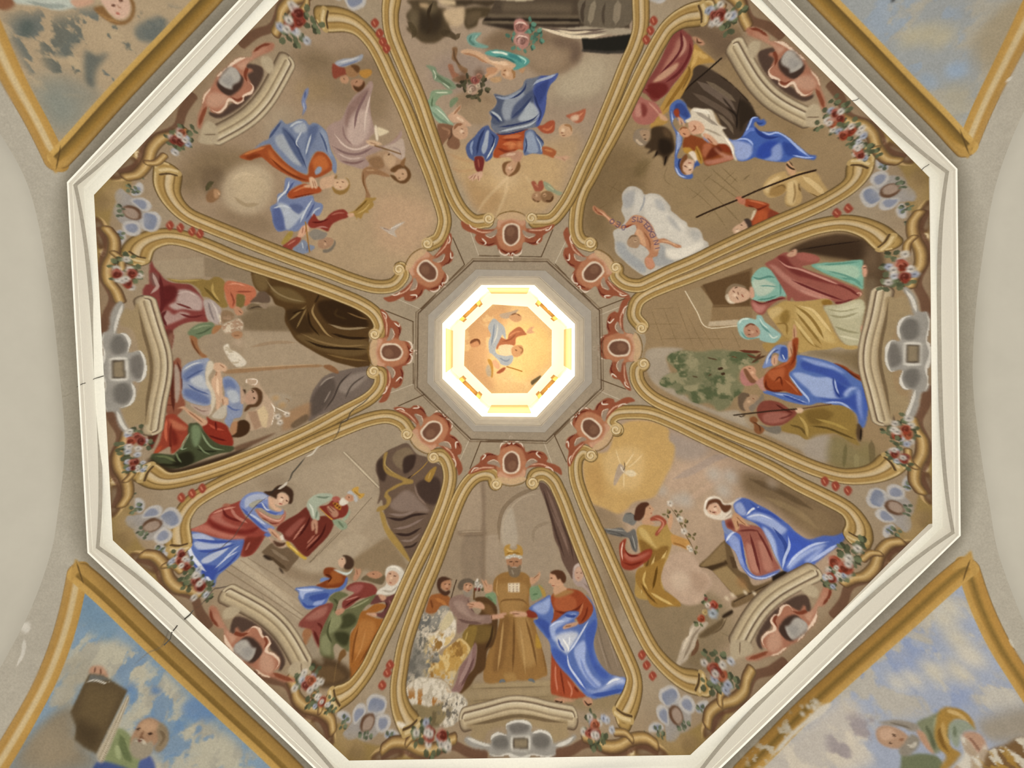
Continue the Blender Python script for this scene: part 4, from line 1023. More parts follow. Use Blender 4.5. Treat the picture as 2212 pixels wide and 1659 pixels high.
ops(DOME, 'w3', '''
V 0 0 1
O painted_field|rosy tan clouds behind the greeting angel
c ab937b 1252 985 1300 960 1330 925 1340 900 1380 890 1450 915 1560 965 1680 1025 1780 1075 1830 1105 1855 1150 1830 1210 1700 1300 1580 1400 1520 1460 1470 1470 1420 1420 1375 1340 1330 1230 1290 1140 1255 1060
V 1230 860 4
-c~40*.9 b59c82 800 500 1300 600 1500 900 1100 1200 1000 1700 700 1700 300 1100 700 900
-c~30*.8 a5968a 850 300 1000 330 1200 420 1100 560 900 500 860 420
-c~30*.6 c0a48c 900 600 1200 520 1400 560 1100 760 860 800
-s~16*.5 9c8f88 60 900 700 1080 620 1260 520 1400 500
-s~16*.5 c2a48c 50 1000 900 1200 760 1400 600
-b*.8 b4aca2 90 1250 660 1390 680 1000 880 1330 800
-b*.6 b4aca2 70 920 880 800 800
-c~40*.9 7a6549 1500 640 1800 700 2200 900 2400 1000 2450 1250 2200 1250 1900 1050 1700 900 1520 820
-c~30*.7 8f7858 1900 1000 2150 950 2300 1100 2100 1200
-s~16*.6 5c4a34 50 1560 700 1800 800 2100 960
-s~16*.6 9a8460 50 1700 860 1960 980 2150 1130
-b*.5 b0a090 60 1750 740
-c~40*.8 907b5f 150 950 420 1000 500 1300 450 1650 400 1900 250 1400
V 1260 1160 4
-c~30*.95 8c7a5e 330 280 640 400 1100 480 1250 640 1300 900 1200 1000 1000 1200 700 1120 560 880 400 560
-c~30*.6 9d8a6c 1180 640 1600 480 1700 420 1400 760 1250 900
-c~20*.6 7c6a4e 900 1000 1100 1000 1150 1150 950 1130
-s~4*.5 6c5a40 5 1180 820 1300 880
O glory|golden light with a pale dove
V 1230 860 4
c~10 c4a064 120 560 200 480 330 460 380 330 420 260 520 200 700 200 850 260 860 360 910 420 890 560 830 680 780 780 720 860 560 900 500 960 420 1000 300 950 190 900 140 760
-.c~30*.7 d2b27c 300 500 520 420 640 500 600 760 420 800 320 700
-.c~30*.5 b78e54 140 620 260 560 300 760 280 860 180 820
-.s~6*.6 e6d2a6 14 560 470 500 560 470 600
-.s~6*.5 e6d2a6 12 640 480 560 560 490 610
-.s~6*.5 e6d2a6 12 400 440 430 540 460 600
-.s~6*.5 e6d2a6 14 470 780 470 700 470 640
-.s~6*.5 e6d2a6 12 600 660 540 640 490 620
o dove|small pale dove with spread wings
c~4 b09c86 380 740 400 640 430 570 470 590 480 630 440 680 400 750
-.s~3*.8 e4d8c0 14 440 590 470 640
-s 6a553c 8 460 630 478 600 475 550
c~5*.8 d8c8a8 470 640 540 620 580 660 530 680
O cloud|rosy cloud under the angel
V 1260 1160 4
c~6 b99f88 690 260 760 150 900 130 1000 230 1010 270 1060 310 1110 370 1100 430 1060 480 1050 540 990 580 900 590 830 560 760 500 690 430 670 350
-.c~20*.7 cbb49c 760 320 860 300 920 380 860 460 780 440
-.c~16*.6 a88c74 940 300 1060 340 1080 420 1000 480 950 420
O lectern|wooden prayer desk
c 6f5a3e 1000 250 1080 170 1230 20 1260 60 1300 160 1340 280 1420 330 1480 420 1660 360 1680 410 1500 520 1310 610 1280 560 1330 520 1260 460 1110 290
-.k~3 8c7450 1010 250 1080 180 1220 40 1240 190 1100 270
-.k~3 9a825a 1110 295 1240 250 1400 420 1440 470 1310 510 1240 430
-.k~2 4c3a26 1000 250 1040 262 1220 215 1230 200 1250 230 1110 290 1010 265
-.k~3 5a4630 1260 160 1310 180 1340 270 1290 270
-.k~3 7d6648 1300 560 1660 385 1680 410 1320 610
-.l 3d2e20 5 1300 560 1660 380
-.l 3d2e20 5 1110 300 1300 520
-.b*.7 a0764c 50 1370 400
c 30261c 1640 330 1740 290 1760 310 1690 410 1640 380
c 3a2d20 1200 680 1280 630 1290 660 1220 700
-s*.8 5c4a34 7 1240 700 1190 790 1110 840
-b c9b89c 20 1240 530 1290 500 1400 480 1480 490
O painted_figure|angel in golden robe with red sash and grey wings
V 1230 860 4
c b08f4e 600 1110 660 1090 760 1110 840 1080 870 1150 900 1190 880 1290 850 1380 800 1480 790 1560 820 1660 840 1720 760 1750 580 1720 570 1600 590 1480 640 1440 610 1320 590 1220 580 1150
-.c~8*.9 8a6630 600 1220 680 1260 740 1310 800 1280 860 1290 800 1400 720 1460 660 1480 620 1320
-.c~8*.9 c8ab6a 600 1120 660 1140 720 1240 760 1300 700 1260 620 1190
-.s~5*.9 d6bb7c 20 740 1360 700 1480 640 1580 620 1700
-.s~5*.9 6d4e22 18 690 1380 650 1500 600 1600
-.s~5*.9 d2b676 18 840 1320 780 1440 760 1560
-.s~5*.8 6d4e22 18 760 1440 720 1540 720 1660
V 1260 1160 4
c a07a3a 470 280 560 250 700 180 690 260 670 350 680 440 760 500 830 560 840 600 760 600 650 610 580 580 540 500 480 430 450 360
-.s~5*.9 d0b06a 18 540 290 520 380 560 460
-.s~5*.9 664818 20 640 250 620 360 600 450
-.s~5*.9 d2b470 22 580 480 680 540 780 590
-.s~5*.9 6a4c20 18 500 400 560 500 640 580
V 1230 860 4
c c09050 880 1180 960 1200 1030 1230 1040 1270 1020 1310 950 1280 890 1260
-.s~4*.8 8e6030 14 890 1250 960 1270 1020 1300
o sash|red sash
c a0523c 690 1040 760 1010 820 1040 840 1080 800 1130 760 1190 740 1170 790 1100 780 1060 700 1060
-.s~3*.9 c8826a 14 730 1030 800 1060 810 1100 760 1170
c 98432e 430 1310 440 1250 490 1215 480 1290 510 1340 580 1350 660 1310 715 1310 700 1380 640 1430 560 1480 490 1485 450 1450 440 1380
-.c~6*.9 b86a58 480 1340 560 1370 660 1340 700 1330 640 1380 540 1410 480 1380
-.s~4*.9 e0b8a4 14 465 1240 450 1320 460 1400
-.s~4*.9 6e2418 16 480 1300 520 1360 600 1360
-.s~4*.9 7c2c1c 16 460 1420 540 1440 640 1410
o wing|grey wings
c 7c7a74 460 1060 480 1000 520 990 560 1010 580 1060 550 1100 500 1080
-.s 4c4a46 8 490 1000 550 1000 570 1060
c 6f6c68 270 1120 350 1130 450 1120 500 1160 560 1130 580 1190 590 1260 580 1330 540 1300 510 1210 440 1200 360 1180 310 1160
-.s~2 46443f 6 290 1140 400 1160 500 1200
-.s~2 a5a39a 7 300 1128 400 1140 490 1150
-.s~2 46443f 6 340 1170 420 1185 490 1190
-.s~2 a5a39a 8 540 1180 560 1250 570 1310
-.s~2 46443f 6 520 1200 545 1270 570 1320
o head|dark-haired head in profile
c c49a78 650 920 690 920 720 945 732 965 715 985 715 1010 690 1030 650 1040 640 1000
-.c~3 5a3828 565 990 580 940 620 905 670 900 690 920 660 950 650 1000 630 1040 600 1060 560 1050
-.s 5a3424 7 690 950 705 955
-.s 9c5240 6 700 995 714 995
u
c c09674 630 1050 690 1030 700 1060 740 1090 640 1090
o hand
c c89c78 850 1060 860 1020 880 1000 895 1040 885 1100 870 1140 850 1100
O lily|white lily stem held by the angel
s 6a5636 7 870 940 920 1010 960 1090 1010 1190 1050 1260 1085 1340
leaf 6e6440 34 940 990 990 1080 1060 1190 1080 1310 840 1000
daisy ddd4c6 32 870 910 955 1045 990 1150
daisy d8cfc0 22 1030 1290 1050 1310
O painted_figure|kneeling woman in deep blue mantle with white veil
V 1440 1040 4
c 9a5e50 500 340 560 320 600 360 700 370 790 390 850 430 890 550 930 660 980 750 900 790 800 820 730 780 690 640 640 480 580 430 520 400
-.c~8*.9 b57f6c 690 540 740 560 790 680 800 790 740 770 700 660
-.c~8*.9 b27a68 790 520 850 540 900 680 920 760 850 770 820 660
-.s~5*.9 6a2e2a 20 720 450 760 600 790 720 810 800
-.s~5*.9 6c302c 18 780 420 860 560 920 700
-.s~4*.8 6f342e 16 620 430 720 420 800 430
-.c~6*.9 7c3a30 520 360 560 340 580 400 540 400
o mantle|deep blue mantle
c 3f5cb8 580 190 620 145 700 150 790 200 870 240 960 300 1060 380 1120 440 1230 500 1350 470 1450 470 1550 440 1520 520 1420 600 1320 680 1220 750 1080 780 1010 770 970 700 930 620 890 520 830 420 760 360 670 320 620 290 590 250
-.c~6*.95 8d9ecf 590 200 640 180 680 240 690 290 640 290 600 250
-.c~6*.95 93a5d6 690 310 780 270 900 310 1010 390 1040 420 980 460 900 400 800 350 720 330
-.c~6*.9 9db0dc 830 400 880 420 940 520 960 640 990 740 950 680 900 560
-.s~4*.95 e0e4ec 14 690 290 740 240 800 220
-.s~4*.95 c4cee6 12 690 310 800 290 920 330
-.s~5*.9 2a47b0 24 720 180 790 240 900 280 1000 350
-.s~5*.9 25409c 30 920 400 1000 500 1040 600 1000 720
-.c~6*.95 2f50c4 1060 420 1200 510 1300 540 1200 600 1080 700 1030 740 1060 600 1040 500
-.c~6*.95 9aacda 1060 700 1140 630 1280 560 1380 540 1330 580 1240 620 1130 700 1060 760 1040 750
-.c~6*.95 93a6da 1200 680 1300 600 1360 570 1290 660 1220 700
-.s~4*.9 b8c6e6 14 1040 740 1120 640 1260 550 1400 520
-.s~4*.9 b0c0e4 16 1000 760 1020 660 1060 560 1050 470
-.s~4*.9 a8b8e2 16 1240 700 1360 620 1480 540
c 4763be 500 440 540 430 620 450 650 500 670 620 690 720 730 790 800 820 900 790 980 760 960 790 880 830 800 848 730 830 680 780 640 720 600 620 550 560 510 520
-.c~6*.9 8296d0 520 470 580 460 630 520 650 640 680 760 620 680 560 570
-.s~4*.9 cdd6ea 14 510 520 560 450 600 440
-.s~4*.9 b4c2e6 10 660 740 740 820 850 835 960 790
-.s~4*.9 2c4ab0 18 640 480 660 620 690 740
c 6f82b4 475 350 500 340 520 400 570 430 520 460 495 430
o veil|white veil
c d8cbb8 320 220 340 160 390 125 460 140 500 190 560 180 610 150 650 140 580 190 560 240 560 300 500 330 430 330 370 310 330 280
-.s~4*.8 ece2d2 16 330 230 350 160 410 135
-.s~4*.8 b0a090 12 500 320 560 270 560 200
o head|bowed head with brown hair
c d0a88c 345 220 380 190 430 190 460 220 470 260 440 290 400 285 360 270
-.c~3 6b442e 340 230 360 170 410 150 460 160 490 200 555 205 550 240 510 270 480 250 460 220 430 185 370 200 350 240
-.s 5c3424 8 390 265 420 272
-.s 5c3424 7 370 250 385 265
-.s 5c3424 7 405 225 430 215
-.s a05848 7 405 262 430 268
-.b e6c8ac 20 420 240
o hand
c c49670 565 310 590 270 640 300 700 370 720 385 690 385 620 360 630 400 600 430 590 400 570 350
-.s 8a5a3c 6 600 300 650 350 690 378
-.s 6c4024 7 610 340 620 390
O cloth|white cloth and flower basket on the step
V 1260 1160 4
c b4a590 950 750 1020 730 1080 740 1050 790 1000 830 980 890 960 960 920 1010 900 1060 850 1100 810 1140 800 1100 830 1000 860 900 910 850 920 790
-.s~4*.8 8c7c68 14 1020 770 950 860 910 960 860 1060
-.s~4*.8 d0c2ac 16 960 770 900 880 850 1000
-s~4*.8 6c4a34 22 990 880 980 960 930 1030
c 6c5a40 1060 800 1180 720 1210 700 1200 760 1120 830 1040 870 1000 860
o flower|red and blue blossoms
leaf 5f6648 40 1060 540 1000 740 1150 600
rose b04a34 40 1125 590
rose b8502f 32 1020 705
daisy a8b4c0 46 1120 660
rose d0b070 22 1050 650
daisy d4c4b4 26 1075 590
rose a05048 16 1060 535
''')
ops(DOME, 'w3', '''
V 0 0 1
O painted_frame|ochre painted moulding framing the angel greeting scene
R frame 36 1332 928 1316 917 1318 903 1333 893 1365 890 1405 893 1455 912 1517 942 1592 977 1667 1013 1722 1044 1777 1071 1827 1098 1850 1125 1855 1147 1850 1162
R frame 36 1276 983 1258 976 1244 995 1245 1035 1262 1085 1282 1130 1300 1168 1318 1210 1340 1260 1362 1310 1385 1360 1410 1405 1442 1442 1477 1467 1512 1475
''')
ops(DOME, 'w4', '''
V 0 0 1
O painted_field|stone house wall, pale sky and dark ground behind the meeting women
c 9a8260 1378 690 1385 655 1420 630 1505 598 1600 560 1700 520 1770 498 1850 495 1905 520 1960 600 1960 900 1930 985 1880 1020 1810 1020 1720 985 1600 935 1480 885 1410 855 1385 820 1390 760 1395 730
V 1500 500 4
-c~12*.95 54412f 820 160 1000 70 1250 20 1450 60 1600 140 1650 300 1700 500 1640 640 1600 800 1540 1000 1500 1000 1490 700 1440 300 1080 200 900 190
-c~30*.7 8a755c 1480 120 1560 140 1580 300 1520 400 1470 200
-c~20*.6 3c2d20 880 150 1200 100 1430 90 1460 230 1200 240 1000 190
-s*.9 2c2018 10 900 160 1150 120 1450 80
-c~30*.8 6c5a44 1470 400 1600 420 1600 700 1560 950 1500 900 1480 600
-c~16*.5 94846a 1500 420 1560 440 1540 700 1500 680
-c~16*.5 8c7c60 1500 740 1550 760 1530 860
-k~4 b5a794 1020 1000 1420 980 1520 1000 1530 1200 1500 1300 1300 1200 1150 1120 900 1060
-c~40*.9 7d6a4a 900 1060 1000 1010 1250 1020 1450 1000 1530 1050 1520 1260 1400 1240 1200 1120
-c~20*.7 5c4c36 1440 1000 1530 980 1540 1200 1480 1250 1420 1150
V 1300 600 4
-c~12*.95 a79a87 400 620 700 610 620 660 560 720 700 1000 1000 1150 1180 1150 1300 1300 1600 1340 2000 1400 2300 1600 1900 1560 1400 1350 900 1150 500 950 390 800
-c~20*.6 b2a48e 1000 1150 1250 1200 1400 1300 1200 1250
-s*.5 6f5b3c 5 430 530 800 525 1200 530
-s*.5 6f5b3c 5 400 400 700 400
-s*.5 6f5b3c 5 440 270 640 260
-s*.5 6f5b3c 5 520 230 680 640
-s*.5 6f5b3c 5 640 200 800 620
-s*.5 6f5b3c 5 420 250 540 600
-s*.5 6f5b3c 5 730 300 900 640
-s*.45 6f5b3c 5 830 380 1000 640
-s*.45 6f5b3c 5 960 440 1060 620
-s*.45 6f5b3c 5 1120 450 1200 620
O doorway|brown recessed doorway in the stone wall
k 7c6344 850 75 1300 -90 1300 270 940 260 960 210
-k~2 6a5135 870 60 1280 -60 1280 240 960 230
-k~3 8f7654 940 260 1300 250 1300 380 930 400 955 330
-k~3 9c8766 850 80 960 230 940 300 930 400 900 430 820 290 720 120
-k~2 b8a68a 930 378 1180 360 1190 410 915 420
-l ddd0b4 8 720 115 820 290 908 428 1170 416
-s*.6 5e472e 6 960 250 1300 240
O tree|soft green tree
c~12 7d7c5c 590 660 700 630 850 640 1000 620 1180 640 1300 660 1360 720 1280 760 1210 780 1180 880 1230 940 1200 1000 1140 1040 1110 1100 1060 1140 1000 1150 960 1100 900 1080 840 1090 760 1060 740 1010 660 1010 620 960 560 950 500 920 520 870 580 830 660 810 570 720
-.m 5d6647 120 .45 .6 11 500 600 1350 600 1350 1150 500 1150
-.m 97906e 90 .5 .65 15 500 600 1350 600 1350 1150 500 1150
-.s 5a4630 12 910 690 1000 710
-.s 4c3826 26 1000 790 1050 780
-.s 4c3826 26 1030 835 1065 825
-.s 5a4630 12 920 850 950 830
-.s 5a4630 10 780 850 830 860
-.s 6a4a30 10 1120 680 1170 690
-s 6b3a28 26 1190 628 1280 640 1380 640
-s~3 6a4530 20 1250 660 1330 690 1380 650
-s~3 5e4430 20 1290 740 1350 700 1420 670
O painted_figure|curly-haired man in turquoise tunic and rose cloak
V 1500 500 4
c 7fb0a0 490 420 510 370 560 320 620 310 700 370 740 440 800 540 740 580 680 600 600 605 540 600 500 590 480 540 500 480
-.c~6*.9 b8c4b0 500 430 580 400 640 430 700 470 640 540 560 560 520 520
-.s~4*.9 528a7c 20 500 390 560 410 640 390 700 400
-.s~3*.9 5c9488 12 560 470 640 470 720 480
-.s~3*.9 4f8a78 16 540 590 640 580 720 550
-.s~3*.8 578e80 12 740 440 745 500 740 560
c 74aa96 1010 290 1120 270 1250 265 1440 245 1455 300 1460 400 1455 500 1400 470 1250 410 1100 350
-.c~8*.9 a4bfa6 1050 300 1200 290 1400 300 1420 400 1300 390 1150 340
-.s~4*.9 56917f 16 1100 290 1250 280 1430 260
-.s~4*.9 5b9482 16 1150 340 1300 380 1440 440
-.s~4*.8 56917f 16 1260 400 1380 420 1450 480
o cloak|rose red cloak
c 9a5a4e 610 280 680 240 740 200 790 180 860 190 930 180 1000 190 1060 210 1085 240 1060 270 980 290 930 305 1000 340 1150 390 1300 450 1400 490 1450 530 1420 570 1370 590 1300 620 1240 635 1190 600 1080 590 950 600 870 600 840 570 820 600 760 560 700 580 620 610 570 615 500 590 490 630 520 690 590 720 640 660 720 600 800 580 780 520 720 420 660 330
-.c~8*.9 b97f70 650 290 720 310 800 380 900 440 1050 500 1200 570 1100 580 950 540 850 480 760 410
-.c~8*.9 7a3632 720 230 780 210 860 300 1000 370 1180 430 1300 470 1200 460 1000 410 850 360
-.s~4*.9 c99282 16 720 240 800 300 920 330 1100 400 1300 480
-.s~4*.9 6c2a2a 18 840 420 1000 490 1180 560 1300 600
-.s~4*.9 c08878 22 900 500 1050 560 1200 600
-.c~6*.9 a86458 890 190 1000 200 1075 235 1040 265 960 260 900 240
-.c~6*.9 bd7f74 500 610 560 640 620 640 580 700 530 690
-.s~4*.9 6f2e2e 18 500 590 580 620 700 590 800 570
-.s~3 c89a84 10 1390 540 1430 530 1440 560 1410 590
-.s~4*.9 702c2c 20 1190 620 1300 610 1380 580
-.s~4*.8 6a2826 16 1220 450 1340 500 1420 560
o head|fair curly head
c c8a488 275 540 290 490 340 465 400 470 450 500 480 530 480 570 440 600 390 615 330 620 290 600
-.c~4 8a765c 270 520 300 470 350 450 420 465 450 490 400 480 340 480 300 520 280 570
-.c~4*.9 c8b8a0 265 560 290 540 310 590 350 620 310 625 280 600
-.s 5a3f2c 8 345 490 375 480
-.s 7a4c3a 7 330 510 350 530
-.s 7a4c3a 7 375 520 380 550
-.s 94503c 8 405 540 425 570
-.s 6a4a38 7 360 560 380 590
-.b e0c4a8 24 350 550
-.s~2 d8ccb4 10 290 560 300 600 330 615
u
c c89a80 480 480 510 490 520 560 490 580 475 540
o hand
c c89c80 800 200 850 160 885 155 880 200 840 220 810 215
-.s 7a4a34 6 820 175 860 170
c c8967c 1450 300 1480 290 1492 340 1485 385 1460 390 1450 350
-.s 4a2a1c 8 1458 315 1485 310
O painted_figure|woman in ochre robe with turquoise veil
c b5975a 630 690 700 640 780 600 850 605 1000 600 1110 580 1170 590 1190 630 1110 640 1150 720 1180 800 1230 900 1290 970 1400 985 1400 1015 1320 1020 1250 1000 1150 1020 1000 1030 900 1045 890 950 800 940 760 880 700 800
-.c~10*.9 c9ae72 880 660 1000 680 1080 760 1150 850 1220 960 1100 940 1000 860 900 760
-.c~8*.9 8f7238 760 700 810 680 820 760 780 800 740 760
-.s~5*.9 8a6c34 20 870 640 980 720 1060 820 1120 930
-.s~5*.9 8c6e36 18 880 700 960 800 1040 900 1100 980
-.s~5*.8 dcc38a 20 900 640 1020 680 1110 780 1190 880
-.s~5*.8 967840 20 900 840 1000 960 1100 1010
-.s~5*.8 d4ba7e 22 860 760 950 880 1040 990
-.c~8*.9 cbb078 640 690 720 650 760 680 700 740 660 760
-.s~4*.8 8c6e38 14 690 800 790 800 800 900
-.c~5*.9 8e6a2c 1100 600 1170 590 1190 630 1120 640
c a98a50 590 970 660 950 760 900 820 940 720 970 640 1040 600 1010
o skirt|pale grey-green skirt
c b4ae8e 1120 650 1250 630 1370 595 1450 590 1475 650 1460 740 1440 850 1445 960 1370 985 1300 970 1240 900 1190 800 1150 720
-.c~8*.9 c2bd9e 1200 680 1320 640 1430 620 1440 720 1300 760
-.s~5*.8 948e6c 18 1160 720 1280 740 1420 700
-.s~5*.8 8f8a68 18 1210 820 1320 860 1430 880
-.s~5*.8 ccc6a8 18 1250 900 1340 920 1430 940
-.s~4*.8 9a9472 14 1140 670 1280 690 1420 660
o veil|turquoise veil
c 8fb6ae 370 800 400 760 460 745 530 760 540 725 580 730 610 780 650 810 700 850 740 880 745 910 700 960 640 960 570 940 560 920 500 930 440 930 390 890
-.s~4*.9 c6d6ca 18 385 800 410 760 480 755
-.s~4*.9 5c9088 16 560 760 600 830 660 880
-.s~4*.9 cfdccc 12 640 880 680 920 730 900
-.s~4*.8 5f938a 14 400 860 450 920 540 920
-.s~3*.9 bcd2c6 12 560 745 590 800 640 840
o head
c b4866c 430 830 470 800 520 805 560 840 565 890 520 915 460 915 430 880
-.s~3*.9 7c4c38 16 435 830 480 800 530 812
-.s 5c3428 7 460 850 485 860
-.s 5c3428 7 460 890 485 892
-.s 8c4436 7 535 850 545 875
-.b cda488 18 500 870
o hand
c c49674 810 1080 805 1000 815 960 845 930 850 860 860 800 875 820 885 870 880 920 845 1000 860 1060 850 1095 830 1085
-.s 8a5a40 6 860 830 865 920
-.s 8a5a40 6 830 1000 845 1070
c c8977c 1440 940 1440 900 1480 900 1495 930 1490 960 1460 970
-.s 4a2a1c 8 1445 905 1490 950
c c08e74 1440 830 1455 810 1470 850 1475 880 1450 885
O painted_figure|woman in bright blue mantle and rust red bodice
c 9a4a26 590 1280 610 1240 660 1190 740 1150 820 1100 850 1040 845 940 895 920 895 1000 880 1080 870 1160 820 1220 830 1280 880 1340 940 1420 860 1410 780 1380 700 1390 620 1370
-.c~8*.9 b4623a 630 1220 700 1190 780 1180 760 1280 680 1290
-.s~5*.9 6e2c14 20 620 1280 620 1340 680 1380 780 1370
-.s~4*.8 6e2c14 14 690 1300 740 1260 760 1340
-.s~5*.8 b8683e 16 780 1280 850 1340 900 1400
-.s~5*.8 762f16 16 860 960 870 1080 830 1160
-.s~5*.8 bc6c42 18 700 1180 790 1140 840 1090
c 8c4424 1200 1140 1290 1160 1380 1220 1460 1250 1500 1240 1495 1300 1430 1290 1340 1230
-.s~3*.8 5e2812 14 1230 1150 1340 1220 1440 1280
o mantle|bright blue mantle
c 4565b4 890 1070 980 1080 1150 1120 1280 1180 1380 1260 1460 1310 1510 1350 1515 1420 1500 1540 1480 1660 1450 1700 1420 1660 1400 1580 1320 1520 1220 1500 1080 1480 1000 1500 900 1490 780 1460 680 1420 600 1395 610 1370 700 1390 800 1395 930 1420 900 1360 850 1290 820 1230 870 1180 885 1120
-.c~8*.95 8ea2d0 850 1230 920 1220 1060 1260 1180 1260 1210 1320 1230 1400 1260 1440 1160 1440 1040 1420 980 1360 900 1290
-.c~8*.9 2c47a8 930 1120 1060 1160 1200 1200 1310 1270 1350 1340 1300 1330 1210 1280 1080 1230 940 1190
-.c~8*.9 7f96d0 920 1090 1080 1120 1220 1170 1300 1230 1200 1190 1040 1150
-.c~8*.95 2440a4 1210 1290 1300 1340 1340 1360 1280 1430 1220 1420
-.c~6*.95 93a8da 1290 1400 1340 1350 1410 1350 1350 1380 1310 1430
-.c~8*.95 2b47aa 1080 1440 1200 1450 1320 1440 1400 1400 1430 1500 1440 1640 1400 1560 1300 1490 1140 1460
-.c~6*.9 7a92d4 1410 1360 1440 1400 1440 1520 1460 1640 1420 1560 1400 1440
-.c~6*.9 3050b4 1450 1350 1510 1370 1505 1480 1470 1640 1460 1500
-.s~4*.9 a8bae0 16 820 1240 890 1340 980 1440 990 1490
-.s~4*.9 9db0dc 16 680 1400 800 1420 900 1460 980 1480
-.s~4*.9 1f388c 18 1200 1260 1220 1360 1260 1440
-.s~4*.9 a4b6e0 10 1210 1270 1225 1350 1250 1410
-.s~4*.9 2440a0 20 760 1410 860 1450 960 1490
-.s~4*.8 a4b6e0 16 1120 1480 1260 1480 1360 1540
c 6a82be 590 1180 610 1120 640 1060 700 990 760 980 800 1000 810 1100 780 1130 720 1110 730 1060 680 1050 660 1100 680 1150 640 1170
-.c~5*.9 2c4aa4 750 1000 800 1010 805 1090 770 1110 740 1070
-.s~4*.9 b4c2dc 16 620 1150 640 1080 700 1010
-.s~3*.9 2f4890 14 640 1110 690 1040 740 1020
-.s~3 c2cce0 8 760 1060 780 1110
o head|head in rose headscarf
c c49474 430 1170 490 1160 530 1190 530 1240 560 1280 540 1310 480 1300 430 1260 400 1210
-.c~4 b07870 395 1230 420 1190 430 1230 470 1290 530 1300 500 1330 430 1330 400 1290
-.c~4*.9 7a5238 425 1195 450 1190 500 1260 540 1300 490 1310 450 1260
-.s 6a4030 7 465 1180 490 1185
-.b d8ac8c 18 500 1220
u
c b8877a 530 1300 600 1250 620 1200 640 1180 600 1260 600 1340 620 1380 580 1370 550 1330
o hand
c cba083 665 1140 670 1090 700 1065 720 1080 715 1140 690 1160
-.s 8a5a42 5 690 1090 690 1150
O painted_figure|bearded old man with a thin staff and olive cloak
V 1500 700 4
c 94793f 800 850 870 790 920 760 1040 720 1180 700 1290 710 1380 780 1400 860 1430 900 1400 980 1430 1050 1340 1020 1230 950 1150 950 980 1000 900 960 780 930 740 900
-.c~10*.9 7a6130 960 760 1100 730 1200 780 1100 860 1000 860
-.s~5*.9 b89c5a 20 900 790 960 870 980 980
-.s~5*.9 5e4a24 18 1000 880 1150 900 1300 960 1400 1000
-.s~5*.8 b0954f 22 1050 820 1200 860 1340 920
-.s~5*.8 64502a 18 820 870 920 900 960 960
-.c~6*.9 a88c50 600 640 700 640 820 710 860 740 800 740 700 690
o coat|dull red coat
c 87493c 560 680 640 660 740 680 830 740 880 740 880 780 830 830 760 870 680 880 600 860 550 800 540 740
-.c~8*.9 a3685a 600 780 700 760 820 780 780 840 680 860 600 840
-.s~4*.9 5e2a22 16 700 690 780 740 860 770
-.s~4*.8 6a3028 14 730 820 800 800 850 770
o head|grey bearded head
c a88a6c 385 630 430 600 500 610 550 620 560 680 520 740 470 760 410 750 380 700
-.c~4 6f5d4a 380 620 420 590 480 610 450 640 420 700 440 750 400 740 378 690
-.c~5*.9 84796a 470 720 520 680 560 640 590 600 600 650 550 700 500 760
-.s 5a3c2a 7 455 625 480 620
-.s 7a4a36 7 500 640 520 650
-.b c8a684 18 470 670
o hand
c d2b090 870 745 900 725 940 735 930 765 895 770
u
c 7c7468 570 870 640 890 720 880 748 900 740 940 700 950 620 920
c 8a5a38 480 810 520 800 550 830 540 860 600 900 590 940 550 950 515 920 515 870 480 840
-.s~3*.8 5c3820 12 500 840 560 880 570 940
o staff|thin dark staff
l 3a2a1e 13 342 788 480 772 700 748 880 735
l 6a4a30 10 940 730 1060 710 1180 694
s 3a2a1e 9 380 795 410 800 440 785
u
c 5a4632 1410 860 1450 900 1450 960 1430 1020 1400 960
-.s 2f241a 10 1440 900 1435 1010
O rock|grey block and grass tufts beside the lower frame
c~14*.9 a5998a 950 1060 1030 970 1170 960 1180 1060 1170 1180 1100 1200 1000 1170 940 1120
-c~20*.9 877a52 1180 980 1320 1000 1400 1080 1480 1000 1560 1100 1600 1230 1500 1280 1300 1270 1160 1200
-.s~4*.6 6c6440 20 1220 1000 1210 1200
-s~5*.6 6c6440 20 1310 1030 1290 1240
-s~5*.6 9a8f64 26 1400 1120 1400 1260
-s~5*.6 6a5c40 30 1530 1000 1540 1240
''')
ops(DOME, 'w4', '''
V 0 0 1
O painted_frame|ochre painted moulding framing the meeting scene
R frame 36 1386 704 1371 686 1370 668 1379 648 1402 632 1442 615 1505 591 1580 560 1655 529 1730 501 1768 489 1812 482 1850 486 1887 501 1914 524
R frame 36 1388 788 1376 797 1377 820 1391 843 1417 864 1460 884 1515 907 1587 938 1650 963 1712 992 1772 1016 1825 1029 1875 1026 1908 1014 1927 998
''')
